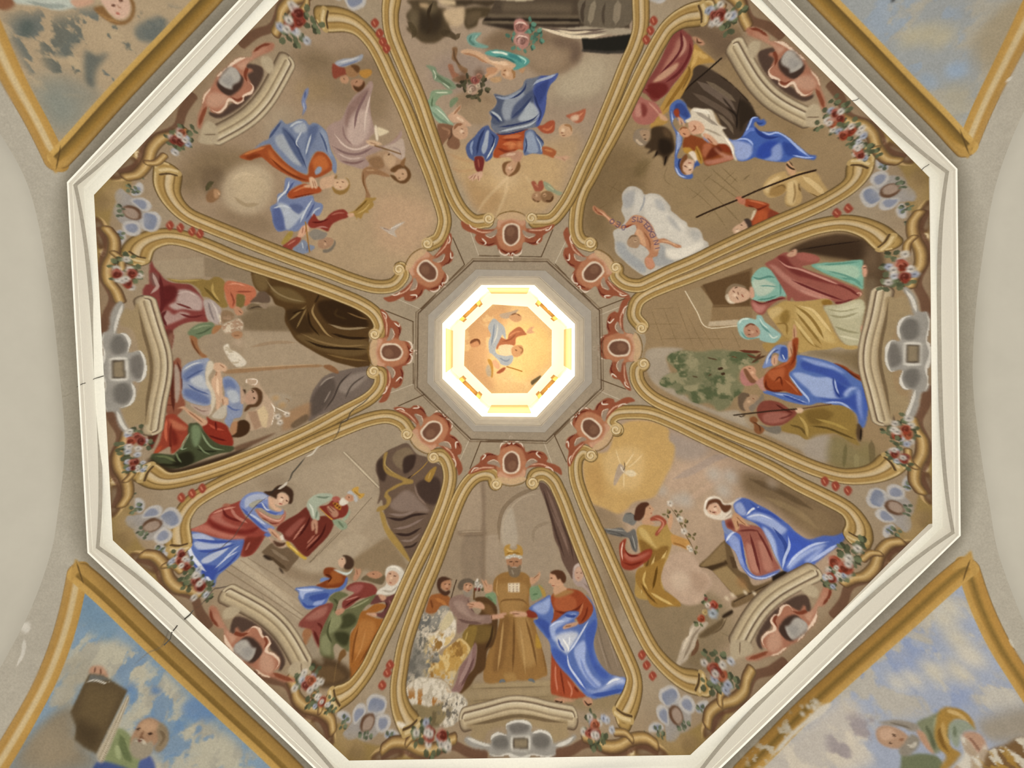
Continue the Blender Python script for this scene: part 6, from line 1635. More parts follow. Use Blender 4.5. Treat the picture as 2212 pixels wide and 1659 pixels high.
ops(DOME, 'w6', '''
V 760 0 4
O painted_field|tan sky with grey clouds behind the rising woman
c a4907a 380 -60 390 180 470 480 620 850 760 1180 900 1500 1000 1700 1100 1840 1350 1900 1700 1850 1880 1640 2020 1300 2220 800 2380 500 2440 250 2430 -60
-c~60*.8 b89b74 640 1000 900 1200 1500 1250 1900 1150 1980 1250 1850 1640 1650 1840 1200 1870 950 1600 760 1250
-c~50*.8 c0a174 900 1350 1500 1280 1800 1400 1700 1800 1200 1880 980 1600
-c~40*.6 a8865c 1000 1500 1120 1620 1300 1680 1220 1850 1050 1780
-c~40*.5 cbb08a 1150 1400 1350 1380 1450 1560 1300 1620
-s~20*.35 dcc49c 30 1400 1480 1180 1700 1080 1840
-s~20*.35 dcc49c 30 1350 1540 1320 1700 1250 1860
-s~20*.3 d8bf96 34 1480 1500 1600 1640 1700 1760
-s~16*.35 b88c62 26 1120 1400 960 1380 820 1320
-s~16*.35 b88c62 24 1080 1460 940 1480 840 1440
O cloud|grey cloud bank right of the rising woman
c~24 a8987f 1690 800 1780 640 1950 560 2000 460 2200 470 2330 520 2280 700 2180 850 2050 900 1800 920 1700 870
-c~40*.6 b5a78e 1800 700 2000 580 2180 520 2150 760 1950 860 1800 850
-c~20*.5 9c8a76 1700 790 1860 850 2060 840 2200 780 2100 900 1800 930
O cloud|dark brown shadow cloud under the tomb
c~16 8a755e 1130 340 1260 260 1400 230 1800 290 1970 360 1985 480 1930 560 1800 640 1620 640 1500 560 1350 500 1200 470 1140 420
-c~40*.8 a08a70 1500 380 1750 400 1850 520 1700 620 1520 560 1420 460
-c~24*.8 6d5a4c 1740 330 1960 360 1980 460 1930 550 1880 500 1900 420 1760 390
-c~24*.6 7a654e 1200 330 1380 270 1600 290 1700 360 1400 380 1220 400
O cloud|grey cloud holding the cherubs
-c~40 9c897a 700 560 900 440 1150 480 1250 600 1200 700 1000 820 820 780 680 700
c~14*.9 9d8669 900 820 1080 770 1210 820 1255 870 1230 940 1180 980 1190 1060 1060 1080 950 1030 900 920
-c~20*.5 887059 920 860 1040 800 1180 840 1240 900 1100 860 960 920
O foliage|dark leafy branches in the upper left of the scene
c~6 5a4c38 480 0 520 60 470 130 500 220 470 250 560 330 620 370 720 370 800 320 860 280 840 220 880 190 800 130 820 80 740 60 720 0
-c~20*.8 3c3226 640 60 760 100 780 220 720 300 600 280 560 180 600 100
-c~16*.7 766850 500 90 580 120 560 260 500 240
-c~16*.6 8a7a5c 640 20 740 60 700 120 620 100
-s~4 423627 26 700 20 660 120 690 220 640 300
-s~6*.7 4b3f2e 40 760 280 860 300 900 350
-s~6*.7 514530 40 480 190 540 260 520 330
c~6 554834 960 90 1040 60 1180 60 1230 100 1180 150 1100 160 1080 220 1000 250 970 200
-c~8*.8 6b5b45 1000 120 1120 100 1080 180 1000 220
c~6 4c4031 800 0 880 60 960 60 1060 40 1180 60 1260 20 1280 0
-s~4*.8 584a36 30 840 290 900 320 940 290
-c~10*.9 c6ad8a 800 90 960 60 975 160 930 230 850 220 800 150
-c~8 b59a76 590 30 660 35 650 70 590 55
-c~8 c8b18e 750 -6 880 0 890 45 790 40
O tomb|grey stone tomb edge
k 55493c 1130 180 1200 90 1250 -20 2020 -20 2200 40 2400 60 2400 250 1620 225 1400 260 1230 225 1128 205
-k~3 6b5e4c 1180 120 1960 130 1960 160 1180 150
-k~3 2b241e 1150 160 2000 165 2000 185 1140 180
-k~3 7d6f5a 1130 184 1960 190 1960 208 1128 205
-k~6*.8 352c26 1120 200 1400 215 2010 215 1980 245 1600 240 1380 258 1200 225
-k~14*.6 7c6d58 1300 20 1700 20 1900 40 1900 110 1300 100
-c c9bd9e 1240 -8 1400 8 1550 4 1560 -12 1240 -14
o cloth|pale shroud hanging over the tomb
c a79a84 1600 230 1720 250 1900 240 2060 220 2210 230 2400 250 2400 300 2200 300 2060 320 1960 325 1860 305 1720 275
-s 6a5a50 16 1640 238 1800 262 1990 268 2200 250
-s d8c8ab 20 1620 240 1760 280 1900 316 2040 318 2200 294
-s 7d6c60 12 1900 290 2060 286 2210 268
-s d2c2a4 14 1760 256 1900 282 2080 270
c 6f6454 2000 -20 2420 -20 2420 180 2300 240 2080 235 1990 200 1960 120
-s~8*.8 4a3f35 30 2020 0 1990 100 2000 200
-s~10*.8 978a74 50 2100 0 2070 120 2060 210
-s~8*.7 4e4338 24 2190 20 2170 120 2180 220
-s~10*.7 9b8d77 60 2300 0 2290 120 2280 210
k 2b2a25 1985 330 2100 335 2440 290 2440 450 2210 462 2000 445
-k~4*.8 4c453f 1980 445 2210 465 2440 455 2440 430 2200 440 1990 425
O rose|pink roses lying on the tomb
leaf 4f7a68 46 1560 290 1620 330 1590 270 1540 200 1480 290 1380 310 1420 390 1480 410 1550 380
rose bf7f73 66 1460 228
rose c48d80 70 1470 352
-s e0c0b0 9 1420 330 1450 310 1500 318 1530 340
-s e0c0b0 9 1410 215 1440 195 1490 200 1515 225
O cherub|fallen cherub with turquoise scarf
c c9a381 940 440 1000 425 1080 440 1160 480 1200 520 1260 530 1350 530 1420 560 1380 600 1300 600 1240 650 1160 690 1130 670 1190 610 1240 580 1180 550 1120 530 1060 490 960 465
-.s~6*.7 a06f4c 24 960 460 1060 490 1130 530 1180 550
-.s~6*.7 e4c6a4 26 1180 520 1280 540 1360 560
-.s~6*.6 a87850 20 1240 590 1180 640 1140 680
c b98a66 1165 590 1220 580 1260 600 1220 640 1170 630
o head|cherub head with fair hair
c c29a76 1290 600 1320 582 1370 590 1410 620 1412 670 1370 690 1310 670 1290 640
-.s 8c5f42 10 1310 612 1335 606
-.s 8c5f42 8 1300 640 1330 650
-.s~4*.8 9a7046 26 1380 600 1405 640 1395 680
-.b d9b593 24 1345 635
u
c b68d68 1450 590 1500 580 1480 630 1450 620
c b8946c 1190 680 1280 660 1290 700 1230 715
o scarf|turquoise scarf
c 4d9a90 1150 462 1200 435 1300 435 1420 470 1500 495 1538 530 1500 570 1430 600 1390 600 1420 570 1400 545 1320 505 1230 490
-.s d0dccb 14 1200 450 1290 455 1370 480
-.s~3 2e6f6c 18 1240 488 1340 508 1420 545
-.s 9fd0c2 12 1430 480 1500 520 1490 555
-.s~4*.8 2f7f80 24 1340 470 1430 500 1470 540
c 6f9a8e 1000 310 1050 285 1120 282 1090 320 1070 350 1110 375 1180 400 1160 415 1080 410 1020 385 995 345
-.s~4*.7 4a7468 18 1040 300 1020 350 1070 395
-.s~4*.7 98b8a4 12 1090 300 1060 340 1090 370
O cherub|dim brown cherub legs among flowers
c 88684a 865 415 900 405 915 430 905 500 940 560 1000 600 980 640 930 600 900 540 865 510 870 450
-.s~4*.7 5e4631 16 880 420 890 500 940 570
c 9a6a52 830 560 870 560 890 620 930 650 880 680 850 630
c 866a50 870 680 980 650 1040 670 1000 710 900 710
-b*.8 6d523f 60 960 680 1100 650
O flower|bunch of roses and leaves held by cherubs
leaf 4f4c38 50 990 690 1110 700 1000 740 1140 760 1040 810 1080 830 960 740
rose a85e54 40 1066 694
rose c2a088 48 1040 772
rose b0785e 26 1100 660
daisy cdb79b 22 1020 790 1090 740
O scarf|green scarf of the small cherub
c 7c8d72 640 565 720 580 740 630 790 660 850 690 900 740 890 770 830 770 770 720 710 690 690 620
-.s c8cfb6 8 700 600 725 650 715 690
-.s c8cfb6 7 780 710 820 740 850 768
-.s~4*.7 5a6c52 22 720 640 790 700 870 750
c 84997a 690 790 760 775 860 780 860 810 790 825 750 850 720 900 760 930 690 960 655 930 650 880 670 850
-.s 5d7355 14 700 840 690 900 700 940
-.s cdd3b8 8 720 800 780 800 840 800
c 8fa68c 655 930 740 920 790 960 830 1020 880 1080 800 1088 740 1050 700 1000
-.s~4*.8 6c8670 20 690 960 760 1030 840 1075
-.s c2d0b8 10 720 930 790 990 850 1060
c 78896a 850 870 900 840 920 860 880 910 850 930
O cherub|small cherub with brown wings near the left frame
c c6a184 830 1000 870 970 920 920 945 905 935 950 910 980 960 1010 1000 1050 1035 1085 990 1090 930 1060 880 1060 850 1040
-.s~4*.8 9a6e4e 16 880 990 930 930 940 908
-.s~4*.7 e0c4a6 20 900 1010 970 1050
c 87624a 740 1075 860 1080 900 1120 920 1180 935 1250 910 1290 850 1280 820 1240 840 1190 800 1230 780 1260 760 1200
-.s~4*.7 5f4433 16 860 1100 860 1170 820 1220
-.s~4*.7 a87e60 20 770 1100 840 1130 830 1170
o head
c c29b7c 870 1110 900 1070 950 1065 990 1090 1005 1140 990 1190 940 1205 890 1180 870 1150
-.s~4*.8 8a5c40 24 880 1120 910 1080 960 1072
-.s 7a4c38 8 940 1110 965 1120
-.s 7a4c38 8 945 1150 975 1150
-.b e0c3a6 24 950 1135
O cherub|winged cherub head between red wings on the right
c a9563a 1600 1090 1650 1080 1680 1060 1720 1040 1750 1045 1755 1090 1740 1140 1690 1155 1640 1140
-.s~4*.8 c87852 20 1640 1110 1700 1120 1740 1080
c b0664a 1850 1000 1900 980 1960 960 2020 940 2010 1010 1980 1055 1930 1060 1890 1030
-.s~4*.8 d08a66 16 1900 1010 1960 1000 2000 970
-c~8 cfae92 1890 1010 1950 990 1960 1030 1910 1050
o head
c c7a27f 1790 1100 1830 1070 1880 1075 1905 1110 1900 1160 1860 1185 1810 1180 1790 1150
-.s~4*.7 94683f 20 1830 1080 1885 1090 1900 1140
-.s 8a5840 9 1805 1145 1830 1150
-.s 8a5840 7 1815 1170 1845 1172
-.b e2c6a4 22 1825 1125
O painted_figure|woman in blue mantle and red bodice rising with outspread arms
c a9502c 1260 1140 1400 1120 1520 1110 1500 1200 1510 1300 1440 1290 1380 1330 1260 1365 1220 1340 1250 1240
-.s~6*.8 c87448 30 1300 1190 1400 1180 1470 1170
-.s~6*.8 7c3420 24 1260 1280 1340 1310 1420 1290
-.b*.8 c88456 50 1380 1260 1450 1250
-.s~4*.8 8a3a22 18 1300 1210 1400 1205 1470 1215
-.s~4*.7 d08050 26 1300 1250 1360 1240 1420 1250
o sleeve|red sleeves
c a8603a 1640 1270 1700 1270 1760 1300 1765 1325 1750 1350 1740 1365 1690 1345 1640 1325
-.s~4*.7 c98a58 16 1660 1290 1740 1310
c 7c3630 1060 1360 1110 1345 1145 1380 1135 1450 1120 1490 1080 1480 1060 1430
-.s~4*.8 a05a48 16 1090 1370 1100 1450
o hand
c c9a388 1080 1490 1125 1480 1130 1520 1110 1545 1100 1570 1085 1545 1055 1555 1040 1570 1035 1550 1010 1565 1020 1545 1000 1530 1040 1510
-.s 8a5844 6 1070 1510 1050 1550
-.s 8a5844 6 1090 1515 1095 1560
-.s 8a5844 5 1050 1515 1015 1548
c c49c7e 1745 1350 1800 1350 1850 1345 1890 1360 1860 1372 1880 1380 1840 1385 1850 1400 1810 1380 1770 1370
-.s 92644a 5 1810 1360 1850 1392
o cloak|grey-blue mantle
c 6c7383 1230 810 1320 825 1400 800 1470 750 1500 690 1580 670 1640 652 1720 650 1785 632 1760 690 1720 730 1690 800 1680 880 1670 960 1640 1040 1610 1090 1540 1110 1440 1130 1360 1150 1260 1155 1210 1110 1200 1060 1210 1010 1185 970 1230 930 1255 880 1240 840
-.c~8 3f52a0 1640 652 1720 650 1785 632 1755 695 1715 735 1690 800 1685 890 1660 990 1620 1080 1590 1090 1600 1000 1580 900 1560 800 1590 720
-.c~6 2f418a 1580 770 1640 720 1700 690 1690 760 1650 860 1620 900 1590 850
-.s~3 9aa6bd 20 1560 740 1610 700 1700 670 1770 640
-.s~4*.9 2a3668 20 1570 800 1600 900 1630 980 1610 1060
-.c~8*.9 4d566e 1230 820 1330 860 1290 960 1330 1040 1260 1080 1210 1060 1200 980 1250 900
-.c~8*.9 9199a4 1330 850 1470 780 1490 880 1440 980 1330 1040 1300 960
-.c~6*.9 4a5576 1400 920 1500 820 1560 780 1570 880 1500 960 1380 1030
-.c~6*.9 aab2b8 1530 880 1600 930 1620 1000 1560 1040 1440 1040 1480 960
-.s~3 2f3d6c 16 1320 850 1420 830 1490 770 1510 700
-.s~3 323f68 18 1200 980 1250 1020 1280 1060
-.s~3 39466e 22 1380 1020 1480 930 1560 830
-.s~3 aeb6bd 18 1200 960 1260 1000 1300 1050
-.s~4 aab2ba 18 1270 1140 1400 1110 1530 1080 1610 1030
-.s~3 34406a 16 1260 1100 1400 1080 1550 1040 1620 980
-.s~3 2f3b66 12 1240 1160 1360 1155 1520 1115
-.s~3 8d99ae 16 1240 835 1330 850 1430 815
c 46588c 1140 1095 1180 1085 1200 1120 1250 1160 1270 1190 1250 1260 1220 1310 1210 1360 1160 1395 1130 1350 1060 1355 1060 1390 1010 1360 985 1290 1000 1240 1060 1180 1100 1130
-.c~5*.9 a7b1bd 1160 1140 1185 1130 1180 1200 1170 1280 1140 1330 1120 1290 1140 1220
-.s~3 2c3a6c 22 1150 1110 1110 1190 1090 1260 1080 1340
-.s~3 7f90b4 22 1050 1210 1030 1270 1040 1340
-.s~3 c2c9cc 14 1240 1200 1210 1290 1160 1380
-.s~3 2b3868 16 1200 1150 1230 1200 1200 1290
c 5d6d92 1500 1130 1560 1120 1600 1160 1640 1200 1660 1240 1640 1280 1645 1330 1560 1325 1490 1340 1480 1260 1490 1190
-.c~5*.9 8c9ab0 1510 1150 1560 1140 1590 1220 1610 1310 1530 1320 1500 1250
-.s~3 36446e 18 1570 1120 1630 1200 1690 1260
-.s~3 36446e 14 1500 1180 1510 1260 1490 1330
-.s~3 bcc6cc 8 1590 1180 1630 1250 1640 1320
o head|dark blond head seen upside down
c bf9674 1300 1420 1330 1400 1380 1395 1420 1370 1450 1330 1480 1330 1460 1380 1455 1420 1440 1480 1400 1515 1350 1522 1315 1495 1300 1455
-.c~4 7f5b3a 1300 1425 1330 1398 1380 1394 1340 1420 1325 1470 1345 1515 1310 1490
-.c~4 805c3a 1440 1390 1458 1430 1440 1480 1390 1518 1350 1522 1400 1480 1425 1430
-.s 7a4c34 6 1345 1465 1365 1468
-.s 7a4c34 6 1375 1470 1390 1462
-.s 9c5540 7 1350 1430 1372 1436
-.b d8b696 26 1365 1450
u
c b58a70 1270 1355 1340 1320 1440 1305 1480 1330 1450 1390 1400 1395 1360 1360
-.s~4*.7 d8b69c 20 1330 1340 1420 1330
O cherub|pair of cherub heads with a green wing beside the right frame
V 860 250 4
c a05a44 1150 575 1180 565 1205 600 1215 570 1245 560 1260 610 1240 650 1190 655 1170 625
-.s~4*.7 c88468 12 1180 590 1215 620
c 92997c 1255 570 1310 590 1360 640 1420 665 1390 690 1330 660 1280 640
-.s~3*.8 c2c4a0 8 1290 600 1350 645
o head
c a88260 1160 680 1200 655 1235 665 1240 715 1220 745 1180 740 1155 715
-.s 6c4a32 7 1175 690 1195 688
-.b c8a480 20 1195 690
-.s~3*.8 6c4c30 18 1160 710 1185 740 1225 740
c 8f6d4c 1240 665 1290 650 1335 670 1345 715 1310 750 1260 745 1235 715
-.b c8a27c 22 1265 685
-.s 6c4a32 7 1255 690 1275 685
-.s~3*.8 5e4128 22 1270 735 1320 735 1340 690
''')
ops(DOME, 'w6', '''
V 0 0 1
O painted_frame|ochre painted moulding framing the top scene
R frame 36 848 -10 843 30 849 78 878 150 904 212 928 282 950 345 975 415 997 455 1024 478 1052 477
R frame 36 1384 -10 1384 55 1372 100 1352 145 1330 200 1307 255 1285 307 1260 360 1235 415 1214 450 1190 475 1156 478
''')
ops(DOME, 'w7', '''
V 0 0 1
O painted_field|warm clouded sky behind the crowning
c a08a70 372 380 400 330 470 270 560 200 620 120 650 70 700 55 745 50 790 80 830 150 870 240 905 330 940 420 955 470 945 510 920 540 895 565 860 600 820 610 740 590 640 550 520 505 430 470 380 430
V 440 100 4
-c~60*.8 b39a78 1100 950 1700 1050 1950 1300 2050 1500 1900 1800 1600 2000 1000 1900 900 1500 1100 1300
-c~60*.7 bd9c7c 1500 1300 1900 1350 1980 1550 1800 1800 1500 1700
-c~40*.7 8a755a 900 120 1500 100 1600 500 1500 640 1150 500 950 400
-c~40*.7 7d6a50 750 80 1000 20 1100 150 900 200
-c~40*.6 9c8460 800 300 1100 300 1050 450 850 480
-c~50*.8 806c50 -60 900 250 880 500 1000 200 1150 50 1200 -100 1300 -250 1200
-c~40*.6 a89880 560 520 800 560 700 760 500 780
-c~20*.6 6d5b46 0 1060 150 1050 200 1150 150 1300 0 1250
-c~40*.6 8b765c 100 1400 500 1450 600 1600 300 1600
O cloud|pale round cloud beneath the red-robed legs
c~24 b3a084 180 1150 260 1060 380 1010 500 1030 590 1120 600 1230 560 1350 460 1440 330 1450 200 1380 150 1260
-.c~30*.7 c0ac8c 260 1120 420 1090 520 1180 480 1320 330 1360 230 1260
-.s~8*.6 9c8868 30 260 1300 360 1370 480 1360
-.s~8*.5 cdb998 24 250 1150 340 1100 450 1120
O cherub|dim cherub head at the left edge of the cloud
c 8c6a4a 20 1290 60 1240 110 1230 145 1260 130 1310 80 1350 30 1340
-.c~4*.9 b58e68 90 1240 140 1250 130 1300 95 1310
-.s 4c3624 7 115 1270 130 1275
-s~4*.8 4e4a30 24 20 1250 50 1190 90 1170
-s~4*.7 5c5638 20 30 1210 70 1200
-b*.9 d0b08c 12 130 1275
O cherub|pair of cherub heads with blue and orange wings
c 9aa0ac 1135 140 1200 110 1290 100 1375 70 1360 120 1290 150 1200 180 1145 180
-.s~3*.9 c4c4c4 10 1160 145 1260 120 1350 90
-.s~3*.9 6a7698 10 1170 175 1260 150 1340 120
c 8f4a38 1115 150 1160 170 1220 190 1240 240 1180 260 1130 280 1110 230
c b4843e 1350 210 1440 200 1450 240 1400 275 1350 250
o head
c b78c6c 1180 270 1230 250 1255 290 1230 325 1190 310
-.s 6a4630 6 1205 275 1220 290
c a07852 1225 190 1280 165 1340 180 1340 240 1290 270 1240 250
-.c~3 6a4a2e 1270 165 1320 160 1350 190 1330 230 1290 190
c b08466 1270 300 1330 280 1385 300 1390 350 1340 395 1290 370
-.c~3 5c3e28 1290 340 1310 380 1350 395 1390 350 1385 300 1360 340 1330 350
-.s 6a4630 6 1310 315 1330 300
O painted_figure|bare-chested man in mauve drapery reaching out with a crown
c a98a6c 1390 960 1500 920 1600 900 1690 940 1720 1000 1680 1050 1620 1100 1560 1130 1500 1100 1440 1050
-.c~8*.8 8c6a4a 1420 980 1520 950 1560 1040 1480 1060
-.c~8*.7 c2a482 1560 940 1660 960 1640 1040 1580 1040
-.s 5a3a28 10 1590 940 1610 930
o drapery|mauve drapery
c a38a80 1060 720 1120 660 1190 630 1240 520 1300 430 1380 370 1440 300 1465 340 1440 450 1440 560 1460 660 1480 740 1430 800 1500 860 1600 840 1690 750 1705 720 1710 780 1640 850 1560 880 1480 920 1400 960 1430 1020 1380 1060 1290 1040 1180 1000 1130 930 1090 850
-.c~8*.9 8c6f66 1250 520 1340 420 1430 360 1400 440 1320 540 1260 620 1240 700 1220 640
-.c~10*.9 bda69a 1270 640 1340 560 1420 560 1440 660 1410 780 1320 860 1250 820 1240 740
-.s~5*.9 7f6260 18 1420 380 1330 560 1300 720
-.s~5*.9 d0bcae 16 1440 420 1400 600 1390 740
-.s~5*.9 7f6462 20 1110 860 1220 920 1340 930 1470 870
-.s~5*.9 cdb8aa 16 1130 760 1220 860 1330 890 1480 830
-.s~5*.9 80625e 18 1180 990 1300 1010 1400 980
-.s~5*.8 c4aea2 16 1150 920 1260 970 1380 960
-.s~5*.8 8c706a 16 1200 680 1220 780 1290 860
-.c~6*.8 a07c5c 1520 790 1620 760 1690 720 1660 790 1580 830 1500 830
c b4a090 1560 870 1640 840 1720 800 1740 940 1710 980 1640 940
-.s~4*.7 94807a 12 1620 870 1690 900 1710 960
o foot
c c8a888 1400 820 1450 810 1520 830 1540 850 1480 860 1430 850
-.s 8a6248 6 1430 830 1500 850
c dccdb4 1475 700 1495 690 1510 800 1490 810
c d4c4a4 1500 700 1570 720 1600 740 1540 770 1510 770
o flute|thin wooden staff
l 7c5c38 12 1480 860 1580 890 1700 930
o arm
c 9a7452 1370 1080 1420 1040 1500 1060 1600 1110 1600 1130 1500 1110 1430 1110 1400 1150 1410 1220 1440 1290 1430 1320 1400 1310 1400 1250 1370 1170
-.s~4*.8 75502f 12 1380 1090 1380 1180 1410 1270
-.s~4*.8 bf9b74 10 1400 1070 1480 1070
o head|curly head upside down
c c09c7a 1650 1080 1680 1060 1740 1070 1765 1110 1750 1150 1710 1165 1670 1150 1650 1120
-.c~3 6f4f30 1610 1070 1660 1030 1720 1020 1780 1070 1790 1130 1750 1180 1700 1185 1640 1150 1610 1110 1650 1120 1690 1160 1740 1150 1760 1110 1740 1060 1690 1060 1650 1090
-.s 5a3a26 7 1710 1100 1730 1105
-.s 5a3a26 7 1680 1140 1700 1140
c 8c6844 1700 1020 1710 990 1745 960 1740 1000 1730 1040
O crown|golden crown held between two figures
c a58446 1250 1440 1300 1420 1340 1380 1380 1340 1400 1310 1440 1310 1490 1310 1480 1330 1460 1340 1470 1370 1450 1400 1420 1420 1430 1440 1390 1440 1370 1470 1360 1490 1330 1480 1320 1500 1310 1470 1270 1460
-.s~3*.9 7c5c28 14 1300 1430 1360 1380 1420 1320
-.s~3*.9 c8a868 10 1320 1450 1390 1410 1440 1350
O painted_figure|woman in grey-blue mantle over orange-red gown
c a0512a 310 960 360 920 440 890 520 860 575 850 600 890 680 980 760 1040 830 1090 900 1110 910 1030 940 960 980 910 1040 920 1080 960 1110 1020 1115 1060 1060 1100 1000 1130 960 1140 930 1170 860 1170 780 1140 680 1090 600 1040 540 990 500 960 440 970 400 985
-.c~8*.9 bb6a38 560 880 640 980 740 1060 820 1110 760 1100 660 1040 580 980
-.c~8*.9 bb6a38 940 990 1000 940 1050 960 1080 1040 1010 1090 960 1070
-.c~6*.9 7c3818 360 960 440 930 500 940 440 970 400 980
-.s~5*.9 7c3818 18 570 960 680 1060 800 1130 900 1160
-.s~5*.8 c88048 14 340 940 430 905 540 870
c a54f2a 730 1260 790 1220 860 1190 930 1200 1010 1220 1010 1260 930 1280 840 1300 760 1320 730 1300
-.s~4*.9 7a3018 14 760 1310 860 1290 960 1270
-.s~4*.8 c87a4c 14 770 1260 860 1220 940 1220
o mantle|grey-blue mantle
c 727f9c 440 885 500 830 560 800 580 740 640 670 670 635 710 670 760 660 830 630 880 640 910 680 950 660 1000 680 1060 740 1080 820 1100 900 1130 960 1150 1020 1140 1100 1110 1060 1110 1000 1070 940 1030 910 970 910 930 960 900 1050 890 1100 820 1080 740 1030 680 970 600 880 570 845 500 860
-.c~6*.95 a0a6ae 620 780 690 760 740 830 800 920 850 1030 780 1010 700 930 630 850
-.c~6*.95 4c5a80 680 700 740 740 800 820 840 920 870 1040 800 960 740 860 690 760
-.c~6*.95 55648c 910 700 990 690 960 800 910 900 890 980 880 880 900 780
-.c~6*.95 a3aab4 780 700 860 660 890 700 880 740 800 750
-.c~6*.9 8a96ac 1010 720 1060 760 1080 860 1110 950 1060 900 1030 820
-.s~4*.95 3c4a72 14 700 720 780 820 850 960 890 1060
-.s~4*.95 b4bcc4 14 880 940 900 860 930 760
-.s~4*.9 3f4d76 14 560 800 620 720 670 650
-.s~4*.9 b8c0c6 12 740 700 800 660 860 650
-.s~4*.9 45547c 16 1000 740 1040 820 1070 920
-.s~4*.9 c0c6cc 10 850 730 800 830 830 880
c 6f7ca4 845 480 870 390 905 360 900 420 880 480 890 530 860 590 850 600 860 540
-.s~3*.8 aab0be 8 860 480 870 550
-.s~3*.8 48588a 10 880 390 870 450
c 8894a8 960 1080 990 1040 1020 1050 1010 1090 970 1110
c 6e7ca2 710 1140 780 1150 850 1180 790 1210 730 1260 720 1300 770 1320 860 1300 940 1290 960 1340 1020 1360 1030 1400 1000 1460 960 1470 920 1510 860 1560 800 1600 720 1590 640 1600 600 1530 590 1460 575 1390 630 1350 640 1280 690 1250
-.c~6*.95 a8b0bc 640 1360 720 1370 800 1430 880 1420 820 1500 740 1580 700 1560 690 1480
-.c~6*.95 4d5c94 600 1400 660 1400 690 1500 700 1580 640 1590 600 1510
-.c~6*.9 525f8c 740 1380 800 1360 860 1390 820 1450
-.s~4*.95 c2c8ce 14 740 1160 720 1240 650 1310 640 1360
-.s~4*.95 44538a 14 780 1170 740 1230 710 1290
-.s~4*.95 b8c0ca 14 940 1320 880 1420 830 1530
-.s~4*.9 46558c 16 960 1350 920 1430 880 1500
-.s~4*.9 bcc4cc 12 600 1400 680 1380 760 1400
-.s~4*.9 b4bcc8 12 1010 1390 960 1420 930 1480
o hand
c d0ac8c 910 1140 940 1130 970 1160 985 1210 970 1230 950 1220 935 1230 920 1200
-.s 9a6c50 6 940 1160 955 1220
-.s 9a6c50 6 955 1160 970 1215
c c8a080 860 1210 900 1195 930 1200 910 1220
o head|fair-haired face turned upside down
c c9a684 1120 1160 1160 1150 1220 1150 1250 1190 1230 1230 1180 1240 1130 1220
-.c~3 94733f 1110 1210 1150 1240 1210 1240 1255 1190 1230 1140 1180 1130 1240 1140 1265 1190 1245 1250 1190 1283 1130 1265
-.s 6c462e 7 1145 1180 1165 1175
-.s 6c462e 7 1190 1170 1215 1175
-.s 9c5c44 6 1170 1215 1190 1218
u
c c4a080 1010 1150 1090 1120 1130 1110 1120 1200 1060 1230 1010 1230
c 8c6c44 1125 1140 1150 1110 1150 1140
O painted_figure|old man in dark red sleeves with blue robe at the lower edge
V 460 240 4
c 8c3c30 820 970 860 900 880 890 910 940 960 940 1010 890 1060 860 1130 850 1170 890 1160 920 1100 940 1040 970 1010 1010 990 1040 920 1010 850 1010
-.s~4*.9 5e1c18 14 850 960 920 960 1000 930
-.s~4*.9 b06a58 12 1020 900 1080 880 1140 880
-.s~4*.8 b8887c 14 870 1020 940 1000 1000 1010
c 96483a 600 1170 660 1120 730 1085 760 1090 750 1130 700 1180 660 1210
-.s~4*.8 bd7c6a 12 640 1160 720 1110
c 7d879c 690 1190 740 1150 780 1110 830 1150 880 1170 860 1200 800 1230 740 1230
-.s~3*.9 bcc2c8 8 770 1130 780 1190
-.s~3*.9 5a6890 12 820 1160 810 1210
c a58c44 590 1140 650 1050 690 1040 680 1090 620 1150
o hand
c d0a284 730 1080 760 1010 790 985 825 990 830 1030 800 1060 770 1090
-.s 965c46 6 780 1000 770 1060
-.s 965c46 6 805 1000 795 1060
c c8a082 1160 890 1210 880 1220 905 1180 915
o sceptre|slender golden sceptre
l a0743c 12 800 960 815 1080 835 1215
o head|grey-bearded head seen from above
c a88468 920 1110 960 1090 1030 1100 1040 1140 1000 1180 940 1190 905 1160
-.c~4 8a8276 830 1060 880 1020 950 1040 990 1060 960 1100 920 1110 870 1110
-.c~4 7c7264 950 1200 1000 1190 1040 1150 1050 1110 1060 1150 1020 1210 960 1225
-.s 5c4030 7 960 1120 980 1130
-.b c8a484 16 970 1150
O dove|small white dove in flight
c~3 b5a696 1440 1000 1490 1010 1530 1020 1580 980 1660 955 1610 1000 1570 1040 1590 1090 1550 1070 1510 1050
-.s~3*.9 d8d0c4 8 1500 1030 1570 1000 1640 965
-.s 8a6a5c 7 1470 1010 1530 1030
-.s~3*.9 d4ccc0 10 1510 1050 1580 1090
''')
ops(DOME, 'w7', '''
V 0 0 1
O painted_frame|ochre painted moulding framing the crowning scene
R frame 36 702 42 740 43 772 56 800 84 822 120 848 177 877 240 905 312 930 375 947 425 958 460 960 485 949 515 928 528
R frame 36 364 372 362 408 378 440 408 467 455 488 515 512 565 532 635 559 710 586 760 605 810 619 848 616 868 596 866 580
''')
